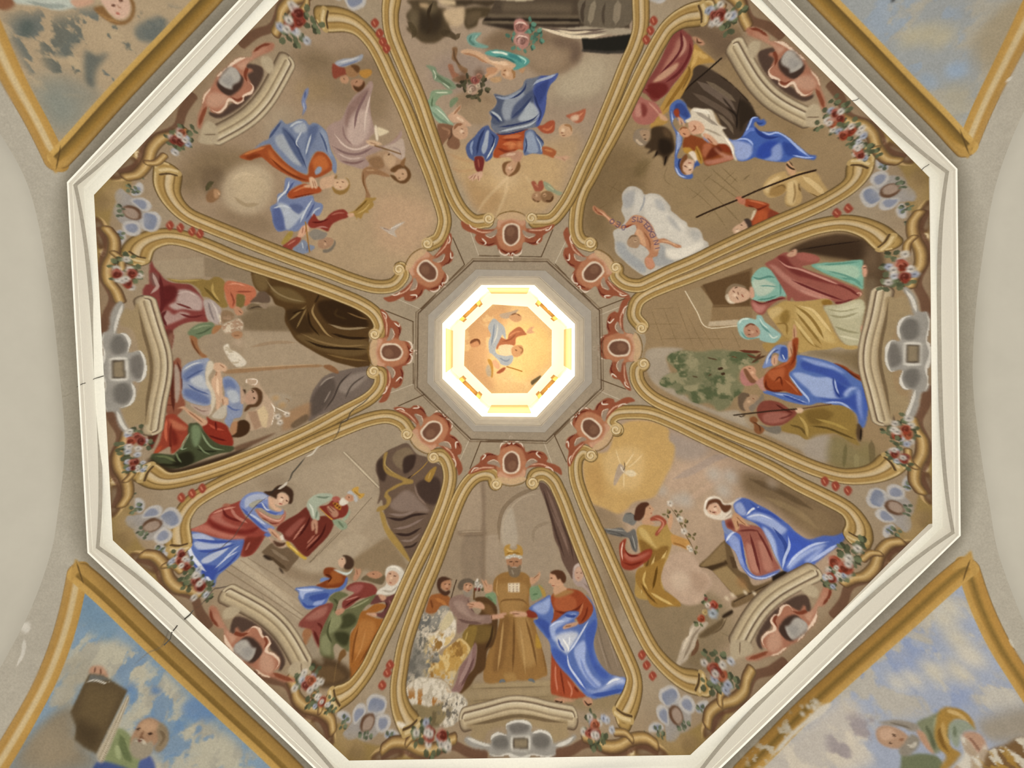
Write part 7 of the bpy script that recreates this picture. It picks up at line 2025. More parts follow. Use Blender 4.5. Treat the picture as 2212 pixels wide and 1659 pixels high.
# ------------------------------------------------------------------ painted ornament that repeats round the dome
def turn(src, sdir, dst, ddir, sc=1.0, flip=False):
    """move a drawn ornament from where it was measured to another place on the dome"""
    a = np.array(sdir, float); a /= np.hypot(*a); b = np.array(ddir, float); b /= np.hypot(*b)
    pa = np.array([-a[1], a[0]]); pb = np.array([-b[1], b[0]]) * (-1 if flip else 1)
    def f(v):
        d = v - np.array(src, float); return np.array(dst, float) + sc * (np.outer(d @ a, b) + np.outer(d @ pa, pb))
    return f
SIDE = ['left', 'lower left', 'bottom', 'lower right', 'right', 'upper right', 'top', 'upper left']
LC = (1101.0, 758.0)
OV = [(845, 760), (932, 931), (1104, 1000), (1277, 926), (1338, 752), (1281, 588), (1105, 506), (924, 585)]
DOME.id = 0
inn = [tuple(q) for q in INN]
for k in range(8):
    a, b = np.array(inn[k]), np.array(inn[(k + 1) % 8]); m_ = (a + b) / 2; n_ = np.array(LC) - m_; n_ /= np.hypot(*n_)
    DOME.poly(np.array([a - n_ * 30, b - n_ * 30, b + n_ * 70, a + n_ * 70]), hexcol('93795a'), False, 30, .55, False, [0])
    DOME.poly(np.array([a - n_ * 30, b - n_ * 30, b + n_ * 14, a + n_ * 14]), hexcol('8a7258'), False, 5, .6, False, [0])
LCART = '''
V 860 250 4
O painted_cartouche|{} red-brown shell cartouche with an oval near the lantern
-l*.9 5c4630 10 1335 980 1240 1215
-l*.9 5c4630 10 1240 1215 1050 1214
-l*.9 5c4630 10 880 1214 700 1214
-l*.6 d8ccb8 6 700 1214 620 1000
c 97563c 545 915 600 945 720 985 840 975 870 900 980 870 1090 900 1110 970 1230 960 1345 932 1330 975 1255 1030 1240 1080 1180 1115 1085 1090 1065 1165 1010 1200 980 1212 930 1198 870 1165 850 1118 790 1130 700 1112 662 1060 672 1030 600 1005 552 970
-.c~8*.9 b57c5a 840 930 980 890 1100 930 1090 1100 1050 1150 980 1170 900 1150 860 1080
-.c~6*.9 c79a7c 830 900 900 850 980 838 1070 855 1110 895 1080 950 1040 930 980 905 900 930 870 970
c c3a37c 850 880 920 845 980 835 1060 850 1105 890 1060 905 980 890 890 905
-s*.9 7d6033 10 835 900 880 850 980 825 1070 845 1115 885
-.s~3*.9 6f2f22 16 700 1090 780 1120 840 1100
-.s~3*.9 6f2f22 16 1100 1090 1170 1100 1230 1060
-.s~3*.9 70301f 16 880 1150 960 1190 1040 1160
-.s~3*.9 cfa084 14 610 960 720 1010 830 1000
-.s~3*.9 cfa084 14 1110 985 1230 985 1320 950
c d8c4ac 1055 1025 1050 960 1020 935 980 928 935 938 905 970 900 1030 912 1090 950 1122 985 1126 1025 1105 1050 1070
c 765240 1038 1025 1032 970 1010 948 980 942 945 952 922 985 918 1035 930 1085 960 1110 985 1112 1015 1092 1035 1060
-.c~8*.6 8f6a52 940 980 980 960 1010 1000 980 1040 940 1030
c 9c8874 750 1030 800 1010 850 980 855 1010 830 1045 780 1050
c 9c8874 1075 985 1120 1005 1185 1020 1170 1045 1110 1045 1080 1020
-.s d0bca4 8 750 1036 800 1056 845 1030
-.s d0bca4 8 1085 1030 1130 1052 1180 1034
s d8c4b0 14 870 1150 890 1190 930 1205 960 1190 965 1215
s d8c4b0 14 1075 1150 1060 1190 1020 1205 990 1190 975 1215
s d8c4b0 12 950 1235 985 1255 990 1225 970 1220
s d8c4b0 14 720 1060 760 1100 740 1120
s d8c4b0 14 1235 1050 1200 1090 1225 1100
s d8c4b0 12 610 940 640 975 690 985
s d8c4b0 12 1330 940 1300 980 1260 985
'''
for k in range(8):
    ops(DOME, 'w%d' % k, LCART.format(SIDE[k]), turn((1105, 506), (0, -1), OV[k], np.array(OV[k]) - LC))
VOL = [[(809, 722), (807, 802)], [(879, 938), (936, 988)], [(1072, 1046), (1150, 1043)], [(1330, 928), (1276, 984)], [(1386, 709), (1390, 786)], [(1275, 525), (1330, 578)], [(1056, 472), (1148, 471)], [(923, 526), (862, 582)]]
for k in range(8):
    for q, sg in zip(VOL[k], (1, -1)):
        ops(DOME, 'w%d' % k, 'V 0 0 1\nO frame_volute\nvolute x 12.5 %d %g %g' % (sg, *q))
# lines around the lantern opening
DOME.id = 0
l0 = np.array([[903.5, 677], [901, 837], [1017, 949], [1180, 953], [1299, 839], [1295, 671], [1181.6, 565], [1023, 563.6]])
DOME.poly(l0, hexcol('9c8d78'), False, 1, .8, False)
for f, w, c in ((1.0, 3.4, '5e4a36'), (1.024, 2.0, '6d5741')):
    q = LC + (l0 - LC) * f
    for a, b in zip(q, np.roll(q, -1, 0)): DOME.stroke([a, b], w, hexcol(c), False, 1, .85, False)
def inward_(k): d = INN[(k + 1) % 8] - INN[k]; n = np.array([d[1], -d[0]]); n = n if n @ (np.array(LC) - (INN[k] + INN[(k + 1) % 8]) / 2) > 0 else -n; return n / np.hypot(*n)
# shells and scrolls in the corners
SHELL = '''
V 600 1400 6.405
O corner_scroll|ochre scrollwork in the corner {}
c 98804f 360 880 480 900 620 900 760 1000 960 1080 1150 1250 1320 1330 1500 1340 1700 1330 1900 1380 1990 1440 1990 1530 1850 1560 1300 1570 985 1580 700 1330 420 980
-.c~30*.8 a38a62 800 1100 1000 1150 1200 1300 1150 1480 950 1450 780 1250
-.c~20*.7 8a7350 980 1400 1150 1380 1250 1500 1100 1560 980 1520
c 6d5139 450 970 530 940 620 970 700 1060 760 1180 775 1310 740 1330 600 1200 480 1050
-.c~10*.9 8d7a62 490 1000 560 1000 660 1100 720 1240 700 1280 590 1160 500 1060
-.s~4*.9 c0a270 20 460 930 580 910 700 1000 780 1140 800 1300
c 6d5139 1295 1535 1340 1470 1440 1410 1560 1385 1680 1395 1760 1440 1740 1500 1600 1540 1400 1560
-.c~10*.9 8d7a62 1350 1520 1460 1440 1580 1420 1700 1450 1600 1510 1440 1540
-.s~4*.9 c0a270 20 1280 1500 1380 1410 1560 1360 1720 1370 1790 1420
volute x 60 1 430 930
volute x 60 -1 1810 1430
O corner_shell|grey-blue scalloped shell in the corner {}
c 9c9690 960 1100 1040 1000 1150 900 1300 870 1400 900 1440 1000 1420 1120 1350 1220 1200 1280 1000 1260 900 1180
-.c~24*.8 a3957e 960 1180 1100 1200 1300 1230 1180 1290 1000 1270
c b6b2ae 1235 800 1240 690 1310 620 1400 622 1490 660 1522 740 1510 810 1470 890 1380 910 1260 880
-.c~8*.9 767f96 1260 780 1290 700 1360 670 1470 710 1490 780 1440 850 1320 860 1260 830
-.c~20*.7 9b9ea6 1280 800 1400 800 1400 880 1290 870
c b6b2ae 1035 980 1040 860 1110 760 1180 745 1230 800 1230 870 1170 940 1080 1040
-.c~8*.9 7f869a 1060 960 1070 870 1120 820 1190 830 1190 890 1130 960 1080 1010
c b6b2ae 1380 930 1480 900 1550 920 1578 1000 1550 1100 1470 1165 1370 1120
-.c~8*.9 7f869a 1420 960 1490 950 1530 1000 1500 1090 1430 1120 1400 1040
c b6b2ae 815 920 850 865 920 855 985 890 1015 970 990 1030 900 1000
-.c~6*.9 767f92 880 920 930 900 980 950 980 1000 910 980
c b6b2ae 1480 1190 1540 1125 1620 1120 1690 1170 1700 1220 1620 1260 1520 1250
-.c~6*.9 767f92 1500 1180 1580 1160 1640 1190 1580 1230 1510 1220
c 6b4f3c 1140 1080 1170 960 1240 890 1320 890 1350 960 1330 1060 1270 1140 1170 1150
c a08c7c 1175 1090 1200 990 1260 930 1330 950 1320 1050 1260 1130 1190 1140
leaf 616a54 52 930 970 1180 1190 1260 1200 1560 1190 900 1060 730 900
'''
CORN = [(0, 'beside the left scene, upper'), (1, 'between the left and lower left scenes'), (2, 'between the lower left and bottom scenes'), (3, 'between the bottom and lower right scenes'), (4, 'between the lower right and right scenes'), (5, 'between the right and upper right scenes'), (6, 'between the upper right and top scenes'), (7, 'between the top and upper left scenes')]
for k, lab in CORN:
    lab = 'between the upper left and left scenes' if k == 0 else lab
    ops(DOME, 'w%d' % k, SHELL.replace('{}', lab), turn(INN[2], np.array(LC) - INN[2], INN[k], np.array(LC) - INN[k], .98))
# scrolls running along the sides above the cornice, and collars on the frame ends
RAMPS['scroll'] = ramp('0:5a4330 .15:7d6140 .35:b3935c .55:c9ad7a .75:a3824c 1:64503a')
for k in range(8):
    if k == 6: continue
    a, b = INN[k], INN[(k + 1) % 8]; m_ = (a + b) / 2; u_ = (b - a) / 2; n_ = inward_(k)
    for sg in (-1, 1):
        def P_(l): return np.array([m_ + u_ * sg * x + n_ * y for x, y in l])
        DOME.id = new_part('edge_scroll', 'ochre scroll border along the ' + SIDE[k] + ' side', 'w%d' % k)
        DOME.stroke(P_([(.80, 12), (.70, 26), (.62, 14), (.52, 12), (.40, 30), (.30, 14), (.2, 8)]), 9, hexcol('6a4a38'), False, 2, .8, False)
        DOME.rail(P_([(.80, 24), (.74, 38), (.66, 36), (.58, 22), (.50, 22), (.44, 36), (.38, 44)]), 13, RAMPS['scroll'])
        DOME.rail(P_([(.66, 36), (.62, 50), (.56, 52)]), 9, RAMPS['scroll'])
ENDS = [('w5', 1518, 29, 1480, 36), ('w5', 1858, 354, 1853, 380), ('w4', 1914, 524, 1887, 501), ('w4', 1927, 998, 1908, 1014), ('w3', 1850, 1162, 1855, 1147), ('w3', 1512, 1475, 1477, 1467), ('w2', 889, 1571, 875, 1551), ('w2', 1346, 1545, 1362, 1512), ('w1', 387, 1182, 384, 1142), ('w1', 722, 1510, 740, 1503), ('w0', 294, 556, 303, 534), ('w0', 316, 1020, 345, 1037), ('w7', 702, 42, 740, 43), ('w7', 364, 372, 362, 408)]
for ow, x, y, x2, y2 in ENDS:
    d = np.array([x - x2, y - y2], float); d /= np.hypot(*d); q = np.array([-d[1], d[0]]); e = np.array([x, y], float)
    DOME.id = new_part('frame_collar', '', ow)
    DOME.stroke([e - q * 19, e + d * 3, e + q * 19], 12, hexcol('b59a64'), False, 1, 1, True)
    DOME.stroke([e - q * 18 - d * 6, e - d * 3, e + q * 18 - d * 6], 3, hexcol('54402a'), False, 1, .9, False)
    DOME.stroke([e - q * 18 + d * 3, e + d * 6, e + q * 18 + d * 3], 4, hexcol('d2bd90'), False, 1, .8, False)
# bell flowers hanging between the frames
BELL = [[(810, 50), (820, 72), (827, 90), (835, 105)], [(1412, 45), (1405, 66), (1396, 86)], [(367, 487), (390, 492), (415, 500), (432, 505)], [(392, 1075), (415, 1066), (437, 1055)], [(843, 1436), (837, 1453), (826, 1480)], [(1387, 1415), (1397, 1437), (1410, 1460)], [(1782, 1040), (1805, 1050), (1832, 1060)], [(1807, 460), (1832, 450)]]
for q, ow in zip(BELL, ('w7', 'w5', 'w0', 'w1', 'w2', 'w3', 'w4', 'w4')):
    for (x, y) in q:
        ops(DOME, ow, 'V 0 0 1\nO bell_flower\nc 9c4a38 %g %g %g %g %g %g %g %g\n-s*.8 c98468 2.5 %g %g %g %g' % (x - 9, y, x, y - 11, x + 9, y, x, y + 11, x - 4, y - 5, x + 1, y + 5))
# moulded ledges with shell cartouches in the middle of the sides
RAMPS['ledge'] = ramp('0:6f5c48 .1:c4b698 .2:b7a688 .27:5f4c3c .33:d0c3a6 .5:b5a484 .58:8c7a60 .64:c0ae8c .85:a8977a 1:5c4a3a')
PINK = '''
V 1500 0 5.53
O painted_ledge|moulded pale ledge above the cartouche on the {} side
R ledge 150 480 560 610 790 740 990 900 1160 1090 1290 1370 1430
c b0a084 640 560 700 490 780 500 780 580 730 660 690 700 640 650
c b0a084 1330 1330 1420 1240 1500 1280 1540 1400 1560 1490 1350 1510
-s*.8 6f5c48 10 1340 1400 1500 1400
c 57443a 760 640 860 580 980 600 980 900 1060 1000 1180 1050 1290 1150 1420 1130 1400 1180 1280 1205 1060 1090 900 940 790 780
O painted_cartouche|rose shell cartouche on the {} side
c a8725a 620 340 740 330 880 420 900 490 1060 500 1180 590 1310 700 1380 820 1480 930 1510 1060 1560 1180 1570 1300 1530 1320 1480 1180 1430 1060 1400 1130 1300 1150 1220 1090 1180 1010 1090 1050 1010 1010 1000 960 910 930 880 850 920 780 950 700 890 660 900 630 960 620 940 560 800 480 650 420
-.c~10*.9 bd937a 700 370 840 440 1000 540 1080 570 1000 640 900 520 760 430
-.c~10*.9 bd937a 1180 960 1320 900 1420 920 1460 1020 1380 1080 1260 1060
-.s~4*.9 e0c8b0 22 890 480 1000 490 1120 550 1200 610 1290 690 1340 720
-.s~4*.9 e0c8b0 24 950 780 890 840 910 910 1000 960 1010 1020 1080 1045 1170 990 1230 1090 1320 1140 1420 1090
-.s~4*.9 dcc2a8 20 1390 830 1480 930 1510 1040
-.s~4*.9 783c28 22 940 600 980 700 960 790
-.s~4*.9 7c402c 18 1010 970 1080 1000 1160 960
-.s~4*.9 844830 22 1450 1060 1510 1180 1550 1290
-.s~4*.9 783c28 18 660 340 780 360 870 430
c 4a3830 1000 760 1040 690 1110 620 1200 620 1290 740 1320 800 1290 870 1200 940 1130 930 1040 860
c a9a39a 1035 720 1090 620 1160 600 1220 650 1300 760 1250 830 1150 870 1130 820 1060 780
-.c~10*.6 8d8a86 1150 700 1260 740 1200 820 1130 800
'''
GREY = '''
V 840 1244 4
O painted_ledge|moulded pale ledge above the cartouche on the {} side
R ledge 110 660 1235 850 1185 1010 1140 1120 1130 1240 1145 1400 1185 1580 1220
c 9c8866 670 1290 850 1240 1010 1200 1120 1190 1250 1200 1400 1240 1540 1250 1540 1330 1560 1370 1500 1420 1400 1430 1380 1370 1250 1300 1000 1300 860 1340 820 1420 740 1410 700 1380 720 1330
-.s~5*.8 6c5a42 16 700 1290 860 1260 1120 1210 1380 1250 1530 1270
O painted_cartouche|grey shell cartouche on the {} side
c 98948c 650 1410 690 1390 780 1430 880 1450 880 1390 940 1350 1020 1370 1010 1290 1060 1255 1130 1245 1200 1255 1240 1300 1230 1350 1300 1330 1380 1350 1420 1420 1420 1450 1540 1410 1600 1370 1620 1400 1550 1460 1450 1490 1440 1550 1360 1570 1240 1550 1200 1575 1060 1575 1030 1550 960 1560 880 1560 850 1510 740 1490 670 1450
-.c~8*.9 6f6a64 1040 1290 1120 1270 1200 1280 1210 1330 1150 1360 1070 1360
-.c~8*.9 6c6862 900 1420 960 1380 1020 1400 1030 1480 960 1500 900 1470
-.c~8*.9 6c6862 1250 1380 1330 1360 1390 1410 1370 1480 1280 1490 1240 1440
-.s~4*.9 d0ccc2 16 1015 1340 1020 1280 1120 1250 1220 1280 1235 1330
-.s~4*.9 d0ccc2 16 875 1440 900 1380 970 1355 1020 1380
-.s~4*.9 d0ccc2 16 1240 1360 1310 1335 1390 1370 1415 1440
-.s~4*.9 ccc8be 14 670 1400 780 1440 880 1470
-.s~4*.9 ccc8be 14 1600 1390 1530 1440 1440 1470
-.s~4*.9 ccc8be 14 870 1540 950 1565 1040 1550 1140 1580 1240 1555 1350 1570 1440 1540
c c4c0b6 1055 1395 1080 1380 1200 1380 1222 1400 1222 1490 1200 1510 1080 1510 1055 1490
k 5c5246 1072 1400 1205 1400 1205 1495 1072 1495
k 8a7c64 1082 1415 1195 1412 1195 1480 1090 1485
'''
mid = lambda k: (INN[k] + INN[(k + 1) % 8]) / 2
def inward(k): d = INN[(k + 1) % 8] - INN[k]; n = np.array([d[1], -d[0]]); return n if n @ (np.array(LC) - mid(k)) > 0 else -n
for k, c in ((1, (530, 1404)), (3, (1719, 1357)), (5, (1710, 134)), (7, (497, 170))):
    ops(DOME, 'w%d' % k, PINK.replace('{}', SIDE[k]), turn((1710, 134), inward(5), c, inward(k), 1.0, k in (1, 7)))
for k, c in ((0, (256, 798)), (2, (1125, 1606)), (4, (1972, 764))):
    ops(DOME, 'w%d' % k, GREY.replace('{}', SIDE[k]), turn((1125, 1606), inward(2), c, inward(k), 1.2 if k != 2 else 1.0))
BUNCH = [('w7', 44, 640, 52), ('w7', 34, 385, 298), ('w0', 36, 268, 595), ('w0', 34, 289, 960), ('w0', 24, 292, 1005), ('w1', 30, 394, 1212), ('w1', 34, 425, 1262), ('w1', 36, 668, 1478), ('w1', 24, 700, 1518), ('w2', 40, 935, 1592), ('w2', 36, 1290, 1578), ('w3', 42, 1556, 1452), ('w3', 44, 1826, 1212), ('w3', 26, 1800, 1245), ('w4', 36, 1950, 935), ('w4', 32, 1948, 980), ('w4', 42, 1945, 588), ('w5', 34, 1800, 252), ('w5', 34, 1838, 290), ('w5', 30, 1862, 326), ('w5', 40, 1562, 38)]
for n_, (ow, r, x, y) in enumerate(BUNCH):
    ops(DOME, ow, 'V 0 0 1\nO flower_garland\nbunch %d %d %g %g' % (r, n_ + 3, x, y))
# cracks
ops(DOME, 'w1', '''
V 560 840 4
O crack|long dark crack with filled plaster across the frames
s~1*.9 4c4640 9 1010 10 960 60 900 120 800 190 760 270 705 300 690 360 650 430 590 480
s~1*.9 cfc6b4 16 540 490 500 510 460 560 400 590
s~1*.9 4a463f 13 400 590 360 640 310 700 285 730 265 780 235 810
s~1*.9 d0c8b8 22 245 800 215 835 160 870
s~1*.9 3c342c 12 165 850 120 880 90 920
V 380 980 4
s*.8 5c5048 7 800 370 700 440 620 540 550 640 500 720 440 770 380 820 300 850 240 900
s*.8 5c5048 8 470 1140 380 1160 330 1170 280 1230 230 1290 170 1340
''')
# ------------------------------------------------------------------ corner frescoes on the pendentives
RAMPS['pA'] = ramp('0:cba256 .22:c69b4c .27:6c5226 .45:8a6a2e .65:b08438 .85:c39a52 .95:ad8340 1:684c26')
RAMPS['pD'] = ramp('0:c99f52 .25:c4984c .29:86662c .47:967232 .52:bd9248 .9:ba8f48 1:7c5c2c')
RAMPS['pB'] = ramp('0:b98c40 .3:c0944a .38:cbb07c .55:cdb486 .7:b58840 .96:b28a4a 1:8a6a3c')
RAMPS['pC'] = ramp('0:c49a50 .25:bd9044 .32:a67d38 .5:86682e .7:b98a3e .94:b4863e 1:7d6238')
ops(PEND, 'p0', '''
V 0 0 3.16
O painted_sky|blotchy tan and slate clouds
c b29a78 -120 100 -60 -80 800 -160 1700 -200 1420 0 940 500 420 1040 300 860 120 540
-c~40*.8 8c8a7c 230 600 420 500 700 640 620 760 480 880 420 980 330 860
-c~60*.6 7f8880 250 620 400 560 520 700 560 820 440 900 300 760
-m*.95 6b6f68 150 .53 .58 31 120 100 900 60 1250 100 1000 450 700 700 400 700 150 400
-m*.8 5c625c 90 .6 .66 37 300 150 1100 100 1000 450 600 650 350 500
-m*.6 c2aa84 100 .55 .66 41 0 150 900 200 800 600 300 600 100 400
-c~10*.9 56605a 150 160 210 140 230 190 190 250 140 240
-c~10*.9 6a6e68 930 180 1080 110 1130 160 1050 280 940 270
-c~10*.9 62665f 580 350 660 380 740 360 660 480 640 600 580 540
-c~10*.8 6a6e66 370 370 440 300 500 240 560 250 480 340 440 390
O painted_figure|fair-haired angel in pale shirt at the top edge
c b8bcae 100 -40 480 -40 560 20 480 60 380 70 260 40 100 20
-.s~4*.8 8f968c 20 180 10 320 40 460 40
c c89a7c 480 0 560 -20 640 0 620 30 520 50
o head|upturned face with brown curls
c d2aa90 690 -10 760 -40 860 -20 890 40 870 110 810 130 750 90 710 40
-.c~4 8a6236 640 60 700 40 740 90 800 140 870 130 900 60 880 -20 920 20 915 110 860 165 780 165 700 120
-.s 6a4230 10 760 40 790 35
-.s 6a4230 10 810 10 840 0
-.s b06250 12 790 90 820 95
-.s*.8 a87458 8 800 40 830 60
-.s~4*.8 a87c48 14 660 80 740 130 820 155
u
c 8c5a3c -60 -20 60 -20 100 30 40 70 -40 40
''')
ops(PEND, 'p1', '''
V 0 1134 3.16
O painted_sky|blue sky with grey and cream clouds
c 7c94a8 570 420 700 550 1100 950 1500 1320 1900 1680 2000 1900 -150 1900 40 1659 230 1360 370 1080 480 750
-m*.95 aaa28e 150 .38 .50 51 450 700 700 750 1100 1000 1500 1400 1900 1750 600 1750 300 1400
-m*.85 b9b199 80 .46 .56 57 500 750 900 850 1300 1200 1700 1700 900 1700 500 1300
-m*.7 5f83ac 120 .55 .64 63 560 450 900 800 1400 1250 1700 1600 1100 1600 700 900
-c~20*.8 6f8ba0 560 450 640 520 800 680 740 800 600 720 540 640
-c~30*.9 8c7a5e 400 1250 520 1230 540 1420 640 1560 660 1680 100 1700 160 1500 250 1400
-c~30*.7 9c8a6e 280 1380 420 1400 500 1520 460 1650 200 1650
-c~24*.7 a39a84 430 950 560 900 640 1000 520 1150 440 1220
-c~10*.9 4f76ac 1040 1090 1100 1130 1110 1150 1040 1150
-c~14*.8 5a7fb0 1240 1240 1340 1180 1480 1300 1440 1330 1280 1320
-c~14*.8 4a74ac 870 1080 920 1080 900 1140 860 1130
O painted_figure|bearded man in green tunic and blue cloak
c 848c5c 790 1400 850 1400 900 1460 890 1520 930 1560 980 1600 960 1660 720 1680 700 1600 740 1540
-.s~5*.8 5f6a40 26 820 1430 850 1540 900 1620
-.s~5*.8 a3aa78 20 790 1500 820 1600
c 3c4f86 660 1620 740 1620 860 1660 900 1700 640 1720
c 4a5a94 960 1600 1030 1580 1060 1700 940 1720
o head|bald bearded head
c a8805f 920 1400 960 1340 1020 1315 1080 1340 1110 1400 1080 1480 1040 1520 980 1560 920 1540 890 1480
-.c~4 8f7a5c 1080 1350 1130 1370 1155 1430 1140 1500 1090 1550 1050 1530 1080 1470 1070 1400
-.c~4 9c8e76 890 1500 920 1450 980 1490 1040 1480 1040 1550 980 1600 920 1590 890 1550
-.c~6*.8 c49a74 960 1360 1030 1330 1080 1370 1040 1410 970 1410
-.s 4a3020 10 930 1395 960 1390
-.s 4a3020 12 1010 1420 1040 1430
-.s*.9 7c5438 12 985 1400 960 1450 985 1460
-.s~3*.8 c8bca4 14 920 1480 960 1470 1000 1500
-.s 6a4030 9 940 1470 970 1478
-.s~3*.8 6f5a40 14 1090 1400 1120 1450 1080 1520
o hand
c b98a6c 610 1010 620 970 680 960 720 990 740 1040 700 1030 660 1020
-.s 744c38 7 650 970 645 1010
-.s 744c38 7 685 980 690 1020
O book|large brown book with pale page edges
k 5f4c30 610 1015 700 1025 870 1130 780 1320 660 1565 560 1510 510 1460 520 1380 480 1280 560 1110
-.k~14*.7 6f5a38 600 1080 820 1150 700 1400 540 1300
-.k~14*.6 46361f 510 1320 680 1400 640 1540 520 1440
-.k~4 6a6860 610 1018 700 1028 760 1060 600 1070
-.s d0c8b8 7 585 1070 650 1060 720 1080 750 1068
o page_edge|pale page edges
k b8a88c 870 1155 885 1190 700 1630 665 1610 660 1565 780 1325
-.l*.7 7c6c50 4 880 1180 690 1625
-.l*.7 7c6c50 4 872 1165 675 1600
-.l*.6 dccfb4 4 876 1172 684 1612
''')
ops(PEND, 'p2', '''
V 1512 1134 3.16
O painted_sky|lavender blue sky with cream clouds, paint flaking at the edge
c 9ca3b4 1790 400 1600 560 1300 830 900 1200 600 1400 300 1700 2400 1800 2400 1400 2211 1200 2000 850
-m*.9 b5ac9c 200 .42 .55 71 1000 700 1800 500 2100 1000 2300 1400 1700 1300 1000 1300
-m*.8 c4b9a4 110 .5 .6 77 1250 850 1750 600 2000 950 2200 1250 1500 1200
-m*.7 8493b8 130 .54 .64 79 1000 900 1500 700 1900 1100 1500 1350 900 1250
-c~30*.9 c2b6a6 400 1600 700 1380 950 1200 1100 1250 1100 1500 900 1700 400 1750
-m*.8 d2c4ae 120 .48 .62 83 400 1600 900 1250 1150 1300 1150 1650 500 1750
-m*.8 94888a 140 .55 .66 85 900 1350 1200 1300 1300 1500 1200 1680 900 1650
-c~20*.8 9a8a70 1900 1350 2050 1280 2300 1250 2350 1450 2000 1480
-b*.9 c8bda6 90 1660 640 1760 780 1700 560 1600 1000 1760 1000
-b*.7 cfc3ac 70 1350 1080 1450 1050 1820 900 1880 900
O painted_figure|bald bearded man in green robe and ochre cloak leaning forward
c 6f7454 1380 1540 1420 1570 1500 1560 1620 1580 1660 1659 1600 1750 1360 1750 1370 1640
c 7f8262 1480 1350 1560 1310 1660 1270 1720 1300 1700 1400 1700 1480 1640 1540 1600 1560 1560 1500 1520 1420
-.s~5*.8 5a5f42 20 1540 1360 1580 1450 1600 1540
-.s~5*.8 9aa080 18 1620 1310 1600 1400
o cloak|ochre cloak
c a87f36 1620 1300 1660 1250 1720 1245 1800 1270 1860 1330 1880 1400 1850 1380 1820 1340 1740 1330 1700 1380 1690 1450 1720 1520 1780 1560 1740 1620 1680 1680 1640 1659 1680 1580 1630 1520 1600 1440
-.s~5*.9 cba868 22 1680 1270 1760 1290 1840 1350
-.s~5*.9 7c5820 20 1640 1380 1650 1480 1700 1560
-.s~5*.8 c49e58 20 1660 1340 1670 1440 1740 1540
c 8f9680 1700 1370 1760 1330 1830 1350 1880 1400 1840 1400 1790 1430 1760 1520 1720 1480
-.s~4*.8 6a7258 14 1740 1370 1740 1450
o head|bald head with long grey beard
c b08a6c 1200 1440 1210 1390 1260 1365 1330 1380 1400 1420 1440 1470 1420 1520 1370 1530 1290 1520 1230 1490
-.c~4 8c8272 1400 1480 1440 1430 1490 1450 1500 1490 1450 1560 1400 1580 1360 1560 1360 1530
-.c~4 94897a 1220 1350 1320 1330 1420 1340 1480 1360 1500 1400 1440 1410 1380 1380 1300 1370
-.c~4*.8 c8a284 1230 1400 1300 1390 1340 1430 1280 1470 1230 1450
-.s 4f3424 10 1310 1430 1340 1440
-.s 4f3424 10 1290 1480 1310 1500
-.s*.8 84583e 10 1360 1470 1390 1460
-.s~3*.8 c4baa8 14 1410 1500 1450 1510 1480 1480
-.s~3*.8 6c6050 10 1300 1350 1380 1370 1450 1390
o arm
c b58c70 1790 1440 1820 1410 1900 1420 1950 1480 1960 1560 1900 1600 1850 1560 1800 1500
-.s~4*.8 845a44 14 1830 1440 1880 1500 1920 1560
c b98c6c 1480 1400 1530 1420 1570 1500 1600 1560 1560 1540 1500 1460
O plaster_patch|white flaked plaster over the figure
c d0c6b4 1780 1440 1840 1480 1900 1560 1950 1500 1960 1600 1920 1680 1860 1760 1700 1760 1740 1650 1800 1560
-.m b09a80 40 .5 .6 87 1700 1440 1960 1440 1960 1760 1700 1760
c 7a5a34 1960 1560 2080 1500 2200 1450 2350 1500 2350 1760 1950 1760
-.m c8bda8 50 .5 .58 89 1950 1440 2350 1440 2350 1760 1950 1760
-.m a87f36 40 .52 .6 91 1950 1540 2200 1540 2200 1760 1950 1760
''')
ops(PEND, 'p3', '''
V 1512 0 3.16
O painted_sky|pale grey-blue sky with cream clouds
c 9a9c9a 900 -40 1300 380 1780 860 1900 640 2080 280 2300 -40 2200 -200 900 -200
-m*.8 aea592 180 .45 .58 101 1300 0 2200 0 2100 400 1800 850 1400 450
-m*.7 8f9eb0 130 .52 .62 103 1000 0 1700 0 1800 500 1600 600 1200 250
-c~20*.8 8ea3bc 1680 450 1800 430 1820 510 1700 540
-c~20*.6 8ea3bc 1500 500 1600 520 1620 600 1520 580
-c~30*.8 a08f70 1850 300 2000 100 2200 -40 2250 100 2000 480 1900 420
-b*.9 b4a98c 80 1560 230 1650 260 1450 250
-c~30*.7 a9a088 1650 600 1850 580 1800 800 1720 760
-b*.8 3c3c3c 16 1320 0
''')
ops(PEND, 'p0', '''
V 0 0 1
O painted_frame|ochre painted band around the angel corner
R pB 36 -60 -10 0 114 38 190 82 269 122 352
R pA 33 127 345 213 251 299 158 449 0 470 -24
k bd9248 96 316 119 376 162 328 127 350
-s*.8 5c4420 2 121 366 131 314
''')
ops(PEND, 'p1', '''
V 0 0 1
O painted_frame|ochre painted band around the book-bearer corner
R pB 34 169 1232 142 1355 101 1466 47 1567 3 1640 -40 1705
R pD 35 640 1677 475 1520 316 1371 170 1236
k bd9248 150 1264 162 1206 208 1254 169 1236
-s*.8 5c4420 2 165 1214 180 1262
''')
